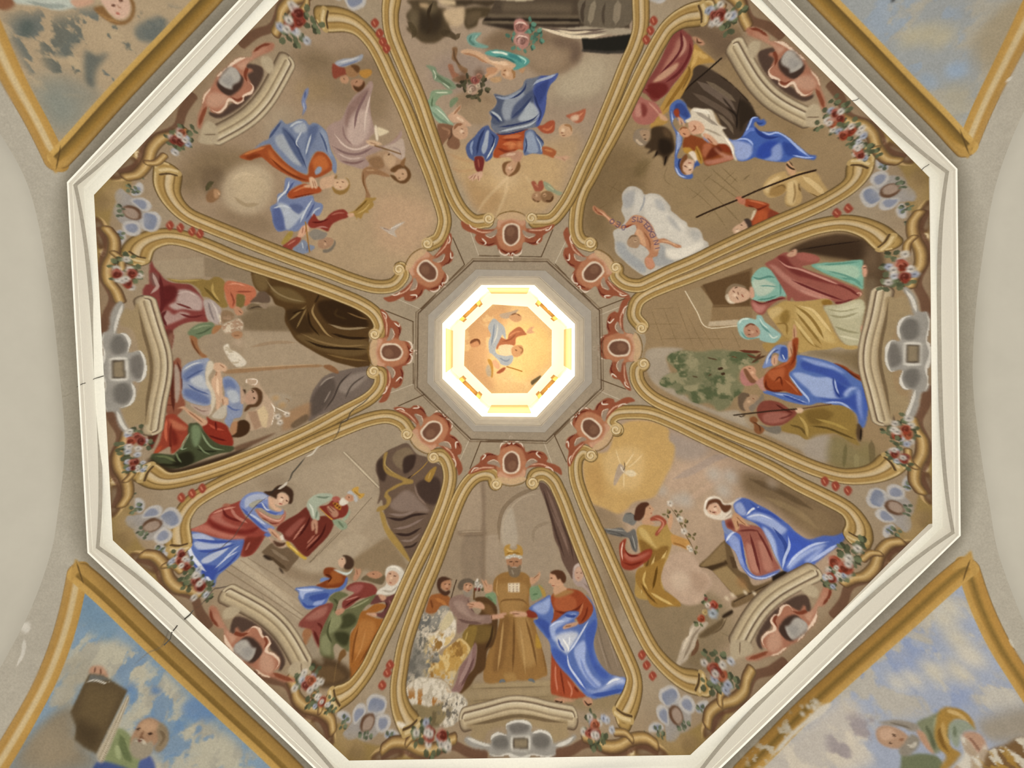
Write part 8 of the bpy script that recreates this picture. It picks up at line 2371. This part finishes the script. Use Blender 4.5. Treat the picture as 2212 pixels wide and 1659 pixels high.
ops(PEND, 'p2', '''
V 0 0 1
O painted_frame|ochre painted band around the flaking corner
R pC 36 2260 1545 2212 1476 2161 1397 2120 1311 2090 1222
R pC 33 2090 1222 1955 1340 1813 1466 1733 1539 1664 1609 1600 1674
k bd9248 2052 1234 2098 1188 2114 1254 2090 1223
-s*.8 5c4420 2 2096 1208 2080 1256
V 1512 1134 3.16
O plaster_patch|pale flakes missing from the painted band
B d0c6b4 20 740 1240 790 1210 780 1250 700 1290 600 1380
-m*.9 c8bda8 40 .55 .62 93 300 1580 560 1340 760 1180 830 1260 620 1460 420 1659
c~3 cfc4b2 820 1240 900 1215 840 1290 720 1370 660 1420 600 1480 560 1530 500 1560 560 1480 640 1400 720 1330
''')
ops(PEND, 'p3', '''
V 0 0 1
O painted_frame|ochre painted band around the empty cloud corner
R pB 33 2088 320 2129 221 2170 139 2212 57 2250 -18
R pA 33 1750 -28 1778 0 1892 117 2018 247 2088 322
k bd9248 2048 300 2091 343 2116 288 2087 319
-s*.8 5c4420 2 2094 334 2074 280
''')
PEND.id = PEND_BASE[0]
ops(PEND, None, '''
V 0 0 1
-s*.9 d8d0c2 7 26 395 34 412 40 428
-s*.8 d6cec0 5 34 425 44 440
-c~1*.9 d4ccbe 40 1350 62 1345 64 1360 55 1368
-c~1*.9 d2cabc 0 1265 24 1260 26 1272 8 1276
-s*.8 d4ccbe 5 52 1380 50 1410 36 1440
-s*.7 cfc8b8 4 2180 1380 2190 1400
-s*.8 d8d0c2 5 2175 178 2184 165
-s*.7 d8d0c2 4 2190 340 2196 345
-s*.6 8f8675 2 0 848 40 848 80 852 130 858 165 845
-s*.6 75695a 2.2 395 1325 370 1350 350 1395 320 1410 285 1440
''')
# ------------------------------------------------------------------ lantern ceiling
ops(LANT, 'l0', '''
V 880 550 4.0454
-c~30*.7 c99a72 480 640 760 430 900 440 850 600 700 900 760 1200 560 1050 490 950
-m*.5 f0d8a4 120 .5 .62 111 500 450 1250 450 1250 1200 500 1200
-c~30*.6 efcf84 900 620 1200 640 1250 900 1000 1100 880 950
O painted_figure|old bearded man in rust robe and blue cloak raising an arm
c b06a48 800 720 870 740 890 690 950 640 990 635 1030 680 1040 700 990 710 950 730 940 790 880 800 820 800 780 830 780 780
-.s~4*.8 8c4a30 14 830 760 900 740 950 690
-.s~4*.8 cc8a64 14 880 720 940 680 1000 670
c a3583a 780 1030 830 990 860 990 840 1020 800 1040
o cloak|pale blue cloak
c 9fabbe 705 635 750 560 800 590 850 640 860 740 830 700 820 720 800 760 770 830 790 870 860 880 920 880 920 930 880 970 820 960 800 930 740 870 715 850 710 760 730 700
-.s~4*.9 7484a4 14 760 600 750 700 730 800
-.s~4*.9 c8ccd0 12 790 610 780 700 750 780
-.s~4*.9 7c8aa8 14 800 900 860 930 900 910
o beard|white hair and beard
c e0c8a8 800 800 870 785 930 800 930 860 870 885 810 870
o head
c c8966c 910 820 960 790 1005 800 1010 860 960 895 920 880
-.s 7c4c30 9 940 830 960 840
-.s~4*.8 9c6a42 14 970 800 1008 830 990 870
o hand
c d8a888 1040 680 1070 640 1110 630 1090 660 1110 680 1070 690
c d8a888 740 940 770 920 810 970 800 1000 770 990
o sceptre|thin golden sceptre
l b07c30 11 870 980 940 1000 1000 1020
c c09040 700 920 730 920 750 980 745 1070 725 1060 725 990
O cherub|cherub head with grey wing
c b4a498 810 520 900 500 970 480 930 530 870 560 820 550
o head
c c89c78 890 540 940 515 990 530 995 570 950 590 905 570
-.s~3*.8 7c5234 12 900 530 950 515 990 540
O cherub|dark-haired cherub head
c c8906a 550 760 590 735 630 745 635 790 590 810 555 800
-.c~3 7c4c30 545 780 560 740 610 730 638 755 632 790 610 755
O cloud|small grey cloud
c~4 b4a898 685 1000 710 960 730 1000 730 1060 700 1060
O damage|dark flaked patch at the edge
c 6c6044 1080 1110 1120 1080 1165 1055 1160 1080 1120 1120 1090 1140
''')
# ------------------------------------------------------------------ materials
def mat_plain(name, col, rough=.8, noise=.06, scale=6., bump=.0):
    mt = bpy.data.materials.new(name); mt.use_nodes = True
    nt = mt.node_tree; b = nt.nodes['Principled BSDF']
    b.inputs['Roughness'].default_value = rough; b.inputs['Specular IOR Level'].default_value = .2
    tc = nt.nodes.new('ShaderNodeTexCoord'); n1 = nt.nodes.new('ShaderNodeTexNoise')
    n1.inputs['Scale'].default_value = scale; n1.inputs['Detail'].default_value = 7; n1.inputs['Roughness'].default_value = .65
    nt.links.new(tc.outputs['Object'], n1.inputs['Vector'])
    rp = nt.nodes.new('ShaderNodeValToRGB'); c = np.array(col)
    rp.color_ramp.elements[0].position = .3; rp.color_ramp.elements[1].position = .7
    rp.color_ramp.elements[0].color = (*(c * (1 - noise)), 1); rp.color_ramp.elements[1].color = (*np.minimum(c * (1 + noise), 1), 1)
    nt.links.new(n1.outputs['Fac'], rp.inputs['Fac']); nt.links.new(rp.outputs['Color'], b.inputs['Base Color'])
    if bump:
        bp = nt.nodes.new('ShaderNodeBump'); bp.inputs['Strength'].default_value = bump; bp.inputs['Distance'].default_value = .01
        nt.links.new(n1.outputs['Fac'], bp.inputs['Height']); nt.links.new(bp.outputs['Normal'], b.inputs['Normal'])
    return mt
def lin(h):
    c = hexcol(h) if isinstance(h, str) else h
    return np.where(c <= .04045, c / 12.92, ((c + .055) / 1.055) ** 2.4)
def mat_fresco():
    mt = bpy.data.materials.new('fresco_paint'); mt.use_nodes = True
    nt = mt.node_tree; b = nt.nodes['Principled BSDF']
    b.inputs['Roughness'].default_value = .85; b.inputs['Specular IOR Level'].default_value = .15
    at = nt.nodes.new('ShaderNodeAttribute'); at.attribute_name = 'pigment'
    tc = nt.nodes.new('ShaderNodeTexCoord'); n1 = nt.nodes.new('ShaderNodeTexNoise')
    n1.inputs['Scale'].default_value = 55; n1.inputs['Detail'].default_value = 6; n1.inputs['Roughness'].default_value = .7
    nt.links.new(tc.outputs['Object'], n1.inputs['Vector'])
    mr = nt.nodes.new('ShaderNodeMapRange'); mr.inputs['To Min'].default_value = .80; mr.inputs['To Max'].default_value = 1.20
    mr.inputs['From Min'].default_value = .2; mr.inputs['From Max'].default_value = .8
    nt.links.new(n1.outputs['Fac'], mr.inputs['Value'])
    mx = nt.nodes.new('ShaderNodeVectorMath'); mx.operation = 'SCALE'
    nt.links.new(at.outputs['Color'], mx.inputs[0]); nt.links.new(mr.outputs['Result'], mx.inputs['Scale'])
    nt.links.new(mx.outputs['Vector'], b.inputs['Base Color'])
    return mt
M_FRESCO = mat_fresco()
def emit(name, col, s):
    mt = bpy.data.materials.new(name); mt.use_nodes = True
    b = mt.node_tree.nodes['Principled BSDF']; b.inputs['Base Color'].default_value = (*col, 1)
    b.inputs['Emission Color'].default_value = (*col, 1); b.inputs['Emission Strength'].default_value = s
    return mt

# ------------------------------------------------------------------ object helpers
def tag(o, label=None, cat=None, group=None, kind=None):
    for k, v in (('label', label), ('category', cat), ('group', group), ('kind', kind)):
        if v: o[k] = v
    return o
def mesh_obj(name, V, Fq, mat, parent=None, colors=None, smooth=True):
    me = bpy.data.meshes.new(name)
    V = np.asarray(V, np.float32).copy(); V[:, 2] += EYE
    Fq = np.asarray(Fq, np.int32); n = Fq.shape[1]
    me.vertices.add(len(V)); me.vertices.foreach_set('co', V.ravel())
    me.loops.add(Fq.size); me.loops.foreach_set('vertex_index', Fq.ravel())
    me.polygons.add(len(Fq)); me.polygons.foreach_set('loop_start', np.arange(0, Fq.size, n, dtype=np.int32))
    me.polygons.foreach_set('loop_total', np.full(len(Fq), n, np.int32))
    me.polygons.foreach_set('use_smooth', np.full(len(Fq), smooth))
    me.update(calc_edges=True)
    if colors is not None:
        ca = me.color_attributes.new('pigment', 'FLOAT_COLOR', 'POINT')
        c4 = np.ones((len(V), 4), np.float32); c4[:, :3] = colors
        ca.data.foreach_set('color', c4.ravel())
    me.materials.append(mat)
    o = bpy.data.objects.new(name, me); COL.objects.link(o); o.parent = parent
    return o
def rings(name, rs, mat, parent=None, closed=True, smooth=False):
    """rs: list of (n,3) rings; quads between them, faces not shared across a ring so edges stay crisp"""
    V = []; Fq = []
    for a, b in zip(rs[:-1], rs[1:]):
        n = len(a); o = len(V) * 0 + sum(len(v) for v in V)
        V.append(a); V.append(b)
        for k in range(n if closed else n - 1):
            j = (k + 1) % n; Fq.append([o + k, o + j, o + n + j, o + n + k])
    return mesh_obj(name, np.vstack(V), Fq, mat, parent, smooth=smooth)

OWN = {}
def owner_obj(key):
    if key not in OWN:
        nm, lb, cat, kind = OWNERS[key]
        o = bpy.data.objects.new(nm, None); COL.objects.link(o); o.empty_display_size = .1
        tag(o, lb, cat, None, kind); OWN[key] = o
    return OWN[key]
PART_OBJ = {}
def sample(sheet, xy):
    c = (xy - (sheet.x0, sheet.y0)) / sheet.res
    x = np.clip(c[:, 0], 0, sheet.w - 1.001); y = np.clip(c[:, 1], 0, sheet.h - 1.001)
    xi = x.astype(int); yi = y.astype(int); fx = (x - xi)[:, None]; fy = (y - yi)[:, None]
    r = sheet.rgb
    return (r[yi, xi] * (1 - fx) + r[yi, xi + 1] * fx) * (1 - fy) + (r[yi + 1, xi] * (1 - fx) + r[yi + 1, xi + 1] * fx) * fy
def islands(ids, skip):
    """label the separate pieces of every painted part; specks join what surrounds them"""
    h, w = ids.shape; parent = []
    def find(a):
        while parent[a] != a: parent[a] = parent[parent[a]]; a = parent[a]
        return a
    prev = []; runs = []
    for y in range(h):
        r = ids[y]; br = np.flatnonzero(r[1:] != r[:-1]) + 1
        st = np.concatenate([[0], br]).tolist(); en = np.concatenate([br, [w]]).tolist(); cur = []; j = 0
        for a, b in zip(st, en):
            k = len(parent); parent.append(k); v = int(r[a]); cur.append((a, b, v, k))
            while j < len(prev) and prev[j][1] <= a: j += 1
            i = j
            while i < len(prev) and prev[i][0] < b:
                if prev[i][2] == v: parent[find(k)] = find(prev[i][3])
                i += 1
        runs.extend((y, *c) for c in cur); prev = cur
    root = [find(k) for k in range(len(parent))]; size = {}
    for (y, a, b, v, k) in runs: size[root[k]] = size.get(root[k], 0) + b - a
    comp = np.zeros((h, w), np.int32); out = ids.copy()
    for (y, a, b, v, k) in runs:
        if v in skip: continue
        if size[root[k]] < 70:
            n = out[y, a - 1] if a else v; out[y, a:b] = n; comp[y, a:b] = comp[y, a - 1] if a else 0
        else: comp[y, a:b] = root[k]
    return out, comp
def sheet_objects(sheet, V, Fq, gain):
    """split a painted surface into the painted pieces it shows"""
    cols = lin(np.clip(sample(sheet, V[:, :2]), 0, 1)) * gain
    cen = V[Fq].mean(1)[:, :2]
    c = ((cen - (sheet.x0, sheet.y0)) / sheet.res).round().astype(int)
    yx = np.clip(c[:, 1], 0, sheet.h - 1), np.clip(c[:, 0], 0, sheet.w - 1)
    if not hasattr(sheet, 'comp'):
        skip = {k for k, q in enumerate(PARTS) if q['owner'] is None or q['name'] in ('painted_field', 'painted_sky', 'painted_ground')}
        sheet.ids, sheet.comp = islands(sheet.ids, skip)
    ids = sheet.ids[yx]; comps = sheet.comp[yx]
    present = set(np.unique(ids).tolist())
    need = set(present) | {PARTS[k]['parent'] for k in present if PARTS[k]['parent'] is not None}
    for k in sorted(need, key=lambda k: PARTS[k]['parent'] is not None):
        P = PARTS[k]
        if P['owner'] is None: par = None
        elif P['parent'] is not None: par = PART_OBJ[P['parent']]
        else: par = owner_obj(P['owner'])
        f = Fq[ids == k]
        if len(f) < 2 and k in present and k not in {PARTS[q]['parent'] for q in present}: continue
        if len(f) == 0:
            o = bpy.data.objects.new(P['name'], None); COL.objects.link(o); o.parent = par; o.empty_display_size = .1
        else:
            cp = comps[ids == k]; o = None
            for c_ in np.unique(cp):
                g = f[cp == c_]
                if len(g) < 12 and o is not None: continue
                u, inv = np.unique(g, return_inverse=True)
                o2 = mesh_obj(P['name'], V[u], inv.reshape(g.shape), M_FRESCO, par, cols[u])
                if P['label']: o2['label'] = P['label']
                if o is None or len(g) > o[1]: o = (o2, len(g))
            o = o[0]
        if P['label']: o['label'] = P['label']
        if P['owner'] is None:
            o['kind'] = 'structure'
        PART_OBJ[k] = o
CELL = 1.75        # survey pixels per painted cell
def dome_grid():
    Vs = []; Fs = []; o = 0
    for i in range(8):
        tb = [0.0, .16, .36, .62, 1.0]
        for b in range(4):
            t0, t1 = tb[b], tb[b + 1]
            cor = project(web_point(i, np.array([0., 1, 0, 1, .5, .5]), np.array([t0, t0, t1, t1, t0, t1])))
            ns = max(int(np.hypot(*(cor[1] - cor[0])) / CELL), 4); nt = max(int(np.hypot(*(cor[5] - cor[4])) / CELL), 3)
            S, T = np.meshgrid(np.linspace(0, 1, ns + 1), np.linspace(t0, t1, nt + 1))
            P = web_point(i, S, T).reshape(-1, 3)
            idx = np.arange((ns + 1) * (nt + 1)).reshape(nt + 1, ns + 1)
            f = np.stack([idx[:-1, :-1], idx[:-1, 1:], idx[1:, 1:], idx[1:, :-1]], -1).reshape(-1, 4)
            pj = project(P); vis = (pj[:, 0] > -25) & (pj[:, 0] < FW + 25) & (pj[:, 1] > -400) & (pj[:, 1] < FH + 400)
            keep = vis[f].all(1)
            Vs.append(P); Fs.append(f[keep] + o)
            o += len(P)
    return np.vstack(Vs), np.vstack(Fs)
M_WHITE = mat_plain('white_plaster', lin('dedacd'), .8, .05, 60)
M_LWHITE = mat_plain('lantern_white', lin('f4f0e4'), .8, .02, 5)
M_CURB = mat_plain('curb_plaster', lin('a79f93'), .8, .06, 14)
M_SOFFIT = mat_plain('soffit_plaster', lin('9f998c'), .9, .03, 3)
M_OCHRE = mat_plain('ochre_panel', lin('cdb67e'), .8, .05, 4)
M_GOLD = mat_plain('gold_ochre', lin('a87c3a'), .6, .08, 8)
M_PANE = emit('bright_pane', (1.0, .96, .87), 3.6)
M_CRACK = mat_plain('crack_shadow', lin('4a453d'), .95, .1, 30)
# ------------------------------------------------------------------ paint -> surfaces
import time as _t
_t0 = _t.time()
for sh, amp, sd in ((DOME, .07, 3), (PEND, .05, 9), (LANT, .03, 5)):
    n = fbm(sh.h, sh.w, 90, sd, 4) - .5; n2 = fbm(sh.h, sh.w, 9, sd + 40, 3) - .5
    sh.rgb = .5 + (sh.rgb - .5) * (1.13 if sh is DOME else 1.05) - (.012 if sh is DOME else 0)
    g_ = sh.rgb.mean(2, keepdims=True); sh.rgb = g_ + (sh.rgb - g_) * .86      # lime-bound pigment is a little chalky
    bm_ = np.clip((sh.rgb[..., 2:] - sh.rgb[..., :1]) * 3, 0, 1) * (.9 if sh is DOME else .3); g_ = sh.rgb.mean(2, keepdims=True)
    sh.rgb += bm_ * (g_ + (sh.rgb - g_) * .80 + .035 - sh.rgb)      # smalt blue, chalked with lime
    sh.rgb *= (1 + amp * 1.2 * n + amp * 1.1 * n2)[..., None]
V, Fq = dome_grid()
sheet_objects(DOME, V, Fq, GAIN)

# pendentives and arch spandrels: rows of plan y, from the arch edge to the cornice
def oct_x(ring, y, side):
    """x of the octagon outline at plan y on the left (-1) or right (+1)"""
    o = []
    for yy in y:
        xs = []
        for k in range(8):
            a, b = ring[k], ring[(k + 1) % 8]
            if (a[1] - yy) * (b[1] - yy) <= 0 and a[1] != b[1]: xs.append(a[0] + (yy - a[1]) * (b[0] - a[0]) / (b[1] - a[1]))
        o.append((min(xs) if side < 0 else max(xs)) if xs else 0.)
    return np.array(o)
CORN_Z = 9.38
outer = at_z(OUT, CORN_Z)[:, :2]
ring_in = outer * .996
SIDES = ((-1, ARCH_L), (1, ARCH_R))
for side, arch in SIDES:
    edge = at_pend(spline(arch, False, 8)); oo = np.argsort(edge[:, 1]); edge = edge[oo]
    edge = np.vstack([edge[0] + [side * .95, -.50, -.75], edge, edge[-1] + [side * .95, .50, -.75]])
    ys = np.arange(-4.2, 4.35, .0088)
    lim = 5.4
    xe = np.interp(ys, edge[:, 1], np.abs(edge[:, 0]))
    xe = np.minimum(xe, lim)
    xo = np.abs(oct_x(ring_in, ys, side))
    NX = 430
    u = np.linspace(0, 1, NX + 1)
    X = side * (xe[:, None] + (np.minimum(xo, xe)[:, None] - xe[:, None]) * u[None])
    Y = np.repeat(ys[:, None], NX + 1, 1)
    Vp = np.stack([X, Y, pend_z(X, Y)], -1).reshape(-1, 3)
    idx = np.arange(len(ys) * (NX + 1)).reshape(len(ys), NX + 1)
    f = np.stack([idx[:-1, :-1], idx[:-1, 1:], idx[1:, 1:], idx[1:, :-1]], -1).reshape(-1, 4)
    pj = project(Vp); vis = (pj[:, 0] > -160) & (pj[:, 0] < FW + 160) & (pj[:, 1] > -200) & (pj[:, 1] < FH + 160)
    f = f[vis[f].all(1)]
    PEND.ids[PEND.ids == 0] = PEND_BASE[0]
    sheet_objects(PEND, Vp, f, GAIN_P)
    for k in PEND_BASE: PARTS[k] = dict(PARTS[k])
    if side < 0:       # the right wall is an object of its own
        PEND.ids[PEND.ids == PEND_BASE[0]] = PEND_BASE[1]
    # arch soffit: a barrel running outwards from the arch edge
    edge[:, 2] = pend_z(edge[:, 0], edge[:, 1]); e2 = edge.copy(); e3 = edge.copy(); e2[:, 0] = edge[:, 0] * 1 + side * .0; e3[:, 0] = side * 6.2
    e1 = edge.copy(); e1[:, 0] -= side * .03; e1[:, 2] = pend_z(e1[:, 0], e1[:, 1]) + .05
    n = 14; rs = [e1]
    for k in range(n + 1):
        e = e2 + (e3 - e2) * (k / n); rs.append(e)
    V2 = np.vstack(rs); ne = len(edge); id2 = np.arange(len(V2)).reshape(n + 2, ne)
    f2 = np.stack([id2[:-1, :-1], id2[:-1, 1:], id2[1:, 1:], id2[1:, :-1]], -1).reshape(-1, 4)
    o = mesh_obj('ceiling_arch_left' if side < 0 else 'ceiling_arch_right', V2, f2, M_SOFFIT)
    tag(o, kind='structure', label='pale grey plaster soffit of the ' + ('left' if side < 0 else 'right') + ' crossing arch')

# octagonal cornice
def lerp_ring(q, z): return at_z(OUT + (INN - OUT) * q, 9.38 + z)
prf = [(-.02, 0.), (0., 0.), (.05, .010), (.11, .06), (.16, .11), (.165, .125), (.205, .126), (.21, .14), (.34, .33), (.345, .345), (.385, .346)]
rs = [lerp_ring(q, z) for q, z in prf]
top_out = rs[0].copy(); top_out[:, :2] *= 1.003; top_out[:, 2] = 10.05
trim = rings('trim_1', [top_out] + rs, M_WHITE)
tag(trim, kind='structure', label='white octagonal plaster cornice below the painted dome')
cv = [(.385, .346), (.40, .37), (.44, .385), (.52, .40), (.66, .41), (.85, .415), (1.0, .42)]
cov = [lerp_ring(q, z) for q, z in cv]
back = np.column_stack([BASE, np.full(8, Z0)])
o = rings('cove', cov, M_WHITE, trim, smooth=False)
o = rings('ledge', [cov[-1], back], M_WHITE, trim)
def cornice_pt(px, k):
    a, b, c = OUT[k], OUT[(k + 1) % 8], INN[k]; d = b - a; n = np.array([-d[1], d[0]])
    q = ((px - a) @ n) / ((c - a) @ n); pz = prf + cv
    xs_, zs_ = [v[0] for v in pz], [v[1] for v in pz]
    return at_z(px, 9.372 + np.minimum(np.interp(q - .05, xs_, zs_), np.interp(q, xs_, zs_)))
for k, w, pl in ((1, 1.5, [(418, 1318), (410, 1328), (398, 1338), (390, 1342), (378, 1358), (371, 1366), (368, 1380), (354, 1394)]), (0, 1.0, [(224, 812), (214, 815), (204, 818), (190, 826), (178, 829), (166, 836)]), (5, .7, [(2012, 352), (1996, 362), (1990, 368)]), (5, .7, [(1860, 210), (1850, 216), (1840, 218)])):
    pl = np.array(pl, float); rg = random.Random(k); L_w = []; R_w = []
    t = np.gradient(pl, axis=0); t /= np.hypot(*t.T)[:, None]; nn = np.stack([-t[:, 1], t[:, 0]], 1)
    ww = w * np.array([rg.uniform(.5, 1.1) for _ in pl])[:, None]
    for q in (pl + nn * ww): L_w.append(cornice_pt(q[None], k)[0])
    for q in (pl - nn * ww): R_w.append(cornice_pt(q[None], k)[0])
    n = len(pl); f = [[i_, i_ + 1, n + i_ + 1, n + i_] for i_ in range(n - 1)]
    o = mesh_obj('crack', np.array(L_w + R_w), f, M_CRACK, trim, smooth=False); o['label'] = 'dark crack across the white cornice'

# ------------------------------------------------------------------ lantern
LS = 4.0454
def L_(pts, z): return at_z(np.array(pts, float) / LS + (880, 550), z)
K0 = LAN
K1 = [[240, 575], [235, 1110], [595, 1485], [1170, 1495], [1540, 1105], [1540, 560], [1150, 195], [625, 195]]
K2 = [[305, 600], [305, 1085], [650, 1415], [1130, 1420], [1465, 1060], [1465, 605], [1110, 265], [645, 265]]
K3 = [[393, 640], [390, 1008], [710, 1320], [1075, 1320], [1372, 995], [1375, 630], [1070, 337], [710, 335]]
K4 = [[505, 660], [495, 970], [735, 1212], [1050, 1210], [1260, 970], [1262, 660], [1050, 455], [745, 435]]
a0 = at_z(LAN, 13.19); a1 = L_(K1, 13.3); a2 = L_(K2, 13.62)
def mix(a, b, t, z=None):
    r = a + (b - a) * t
    if z is not None: r = r.copy(); r[:, 2] = z
    return r
K1a = np.array(K1, float); K2a = np.array(K2, float)
st = []
for t, z in ((0, 13.3), (.06, 13.301), (.10, 13.36), (.36, 13.42), (.38, 13.43), (.60, 13.47), (.62, 13.48), (.80, 13.52), (.82, 13.53), (.96, 13.60), (1.0, 13.601)):
    st.append(L_(K1a + (K2a - K1a) * t, z))
t2 = rings('trim_2', [a0, L_(K1a + (np.array((LAN - (880, 550)) * LS) - K1a) * .08, 13.24), L_(K1a, 13.30)] + st, M_CURB)
tag(t2, kind='structure', label='pale stepped octagonal curb around the lantern opening')
w0 = st[-1]; w1 = L_(K3, Z_CEIL)
lw = rings('wall_lantern', [w0, w1], M_LWHITE)
tag(lw, kind='structure', label='white inner wall of the lantern above the dome')
# ceiling of the lantern: white border (octagonal), painted centre
c1 = w1; K4a = np.array(K4, float)
cl = rings('ceiling', [c1, L_(K4a, Z_CEIL)], M_LWHITE)
tag(cl, kind='structure', label='white border of the lantern ceiling')
ctr = L_(K4a, Z_CEIL)
NL = 150
x0, y0 = ctr[:, :2].min(0); x1, y1 = ctr[:, :2].max(0)
gx, gy = np.meshgrid(np.linspace(x0, x1, NL), np.linspace(y0, y1, NL))
Vl = np.stack([gx, gy, np.full_like(gx, Z_CEIL + .004)], -1).reshape(-1, 3)
idx = np.arange(NL * NL).reshape(NL, NL)
f = np.stack([idx[:-1, :-1], idx[:-1, 1:], idx[1:, 1:], idx[1:, :-1]], -1).reshape(-1, 4)
cen = Vl[f].mean(1)[:, :2]; ins = np.ones(len(f), bool)
for k in range(8):
    a, b = ctr[k, :2], ctr[(k + 1) % 8, :2]; d = b - a
    ins &= (d[0] * (cen[:, 1] - a[1]) - d[1] * (cen[:, 0] - a[0])) < .004 * np.hypot(*d)
sheet_objects(LANT, Vl, f[ins], GAIN_L)
# lantern windows on the diagonal sides, ochre panels on the straight sides
def wall_pt(k, s, h):
    """point on lantern wall side k: s along the side, h 0..1 up"""
    a = w0[k] + (w1[k] - w0[k]) * h; j = (k + 1) % 8; b = w0[j] + (w1[j] - w0[j]) * h
    return a + (b - a) * s
ctr2 = w0.mean(0)
def panel(name, k, s0, s1, h0, h1, off, mat, thick=.02, parent=None):
    p = np.array([wall_pt(k, s0, h0), wall_pt(k, s1, h0), wall_pt(k, s1, h1), wall_pt(k, s0, h1)])
    n = ctr2 - p.mean(0); n[2] = 0; n /= np.linalg.norm(n)
    q = p + n * off; r = p + n * (off - thick)
    Vv = np.vstack([q, r]); ff = [[0, 1, 2, 3], [4, 7, 6, 5], [0, 4, 5, 1], [1, 5, 6, 2], [2, 6, 7, 3], [3, 7, 4, 0]]
    return mesh_obj(name, Vv, ff, mat, parent, smooth=False)
nm = ['left', 'lower left', 'bottom', 'lower right', 'right', 'upper right', 'top', 'upper left']
wi = 0
for k in range(8):
    if k % 2 == 0:
        o = panel('wall_panel', k, .07, .93, .30, .985, .012, M_OCHRE, .02, lw); o['label'] = 'ochre panel on the ' + nm[k] + ' wall of the lantern'
    else:
        wi += 1
        o = panel('window_%d' % wi, k, .22, .78, .10, .74, .010, M_PANE, .02)
        tag(o, kind='structure', label='sunlit lantern window on the ' + nm[k] + ' side')
        hd = panel('window_head', k, .27, .73, .80, .93, .04, M_GOLD, .05, o); hd['label'] = 'ochre moulded window head'
        for s0, s1 in ((.22, .31), (.69, .78)):
            panel('bracket', k, s0, s1, .74, .96, .065, M_GOLD, .06, o)
        panel('frame_bar', k, .485, .515, .10, .74, .02, M_LWHITE, .03, o)
        panel('frame_bar', k, .22, .78, .40, .43, .02, M_LWHITE, .03, o)
print('built in', round(_t.time() - _t0, 1))
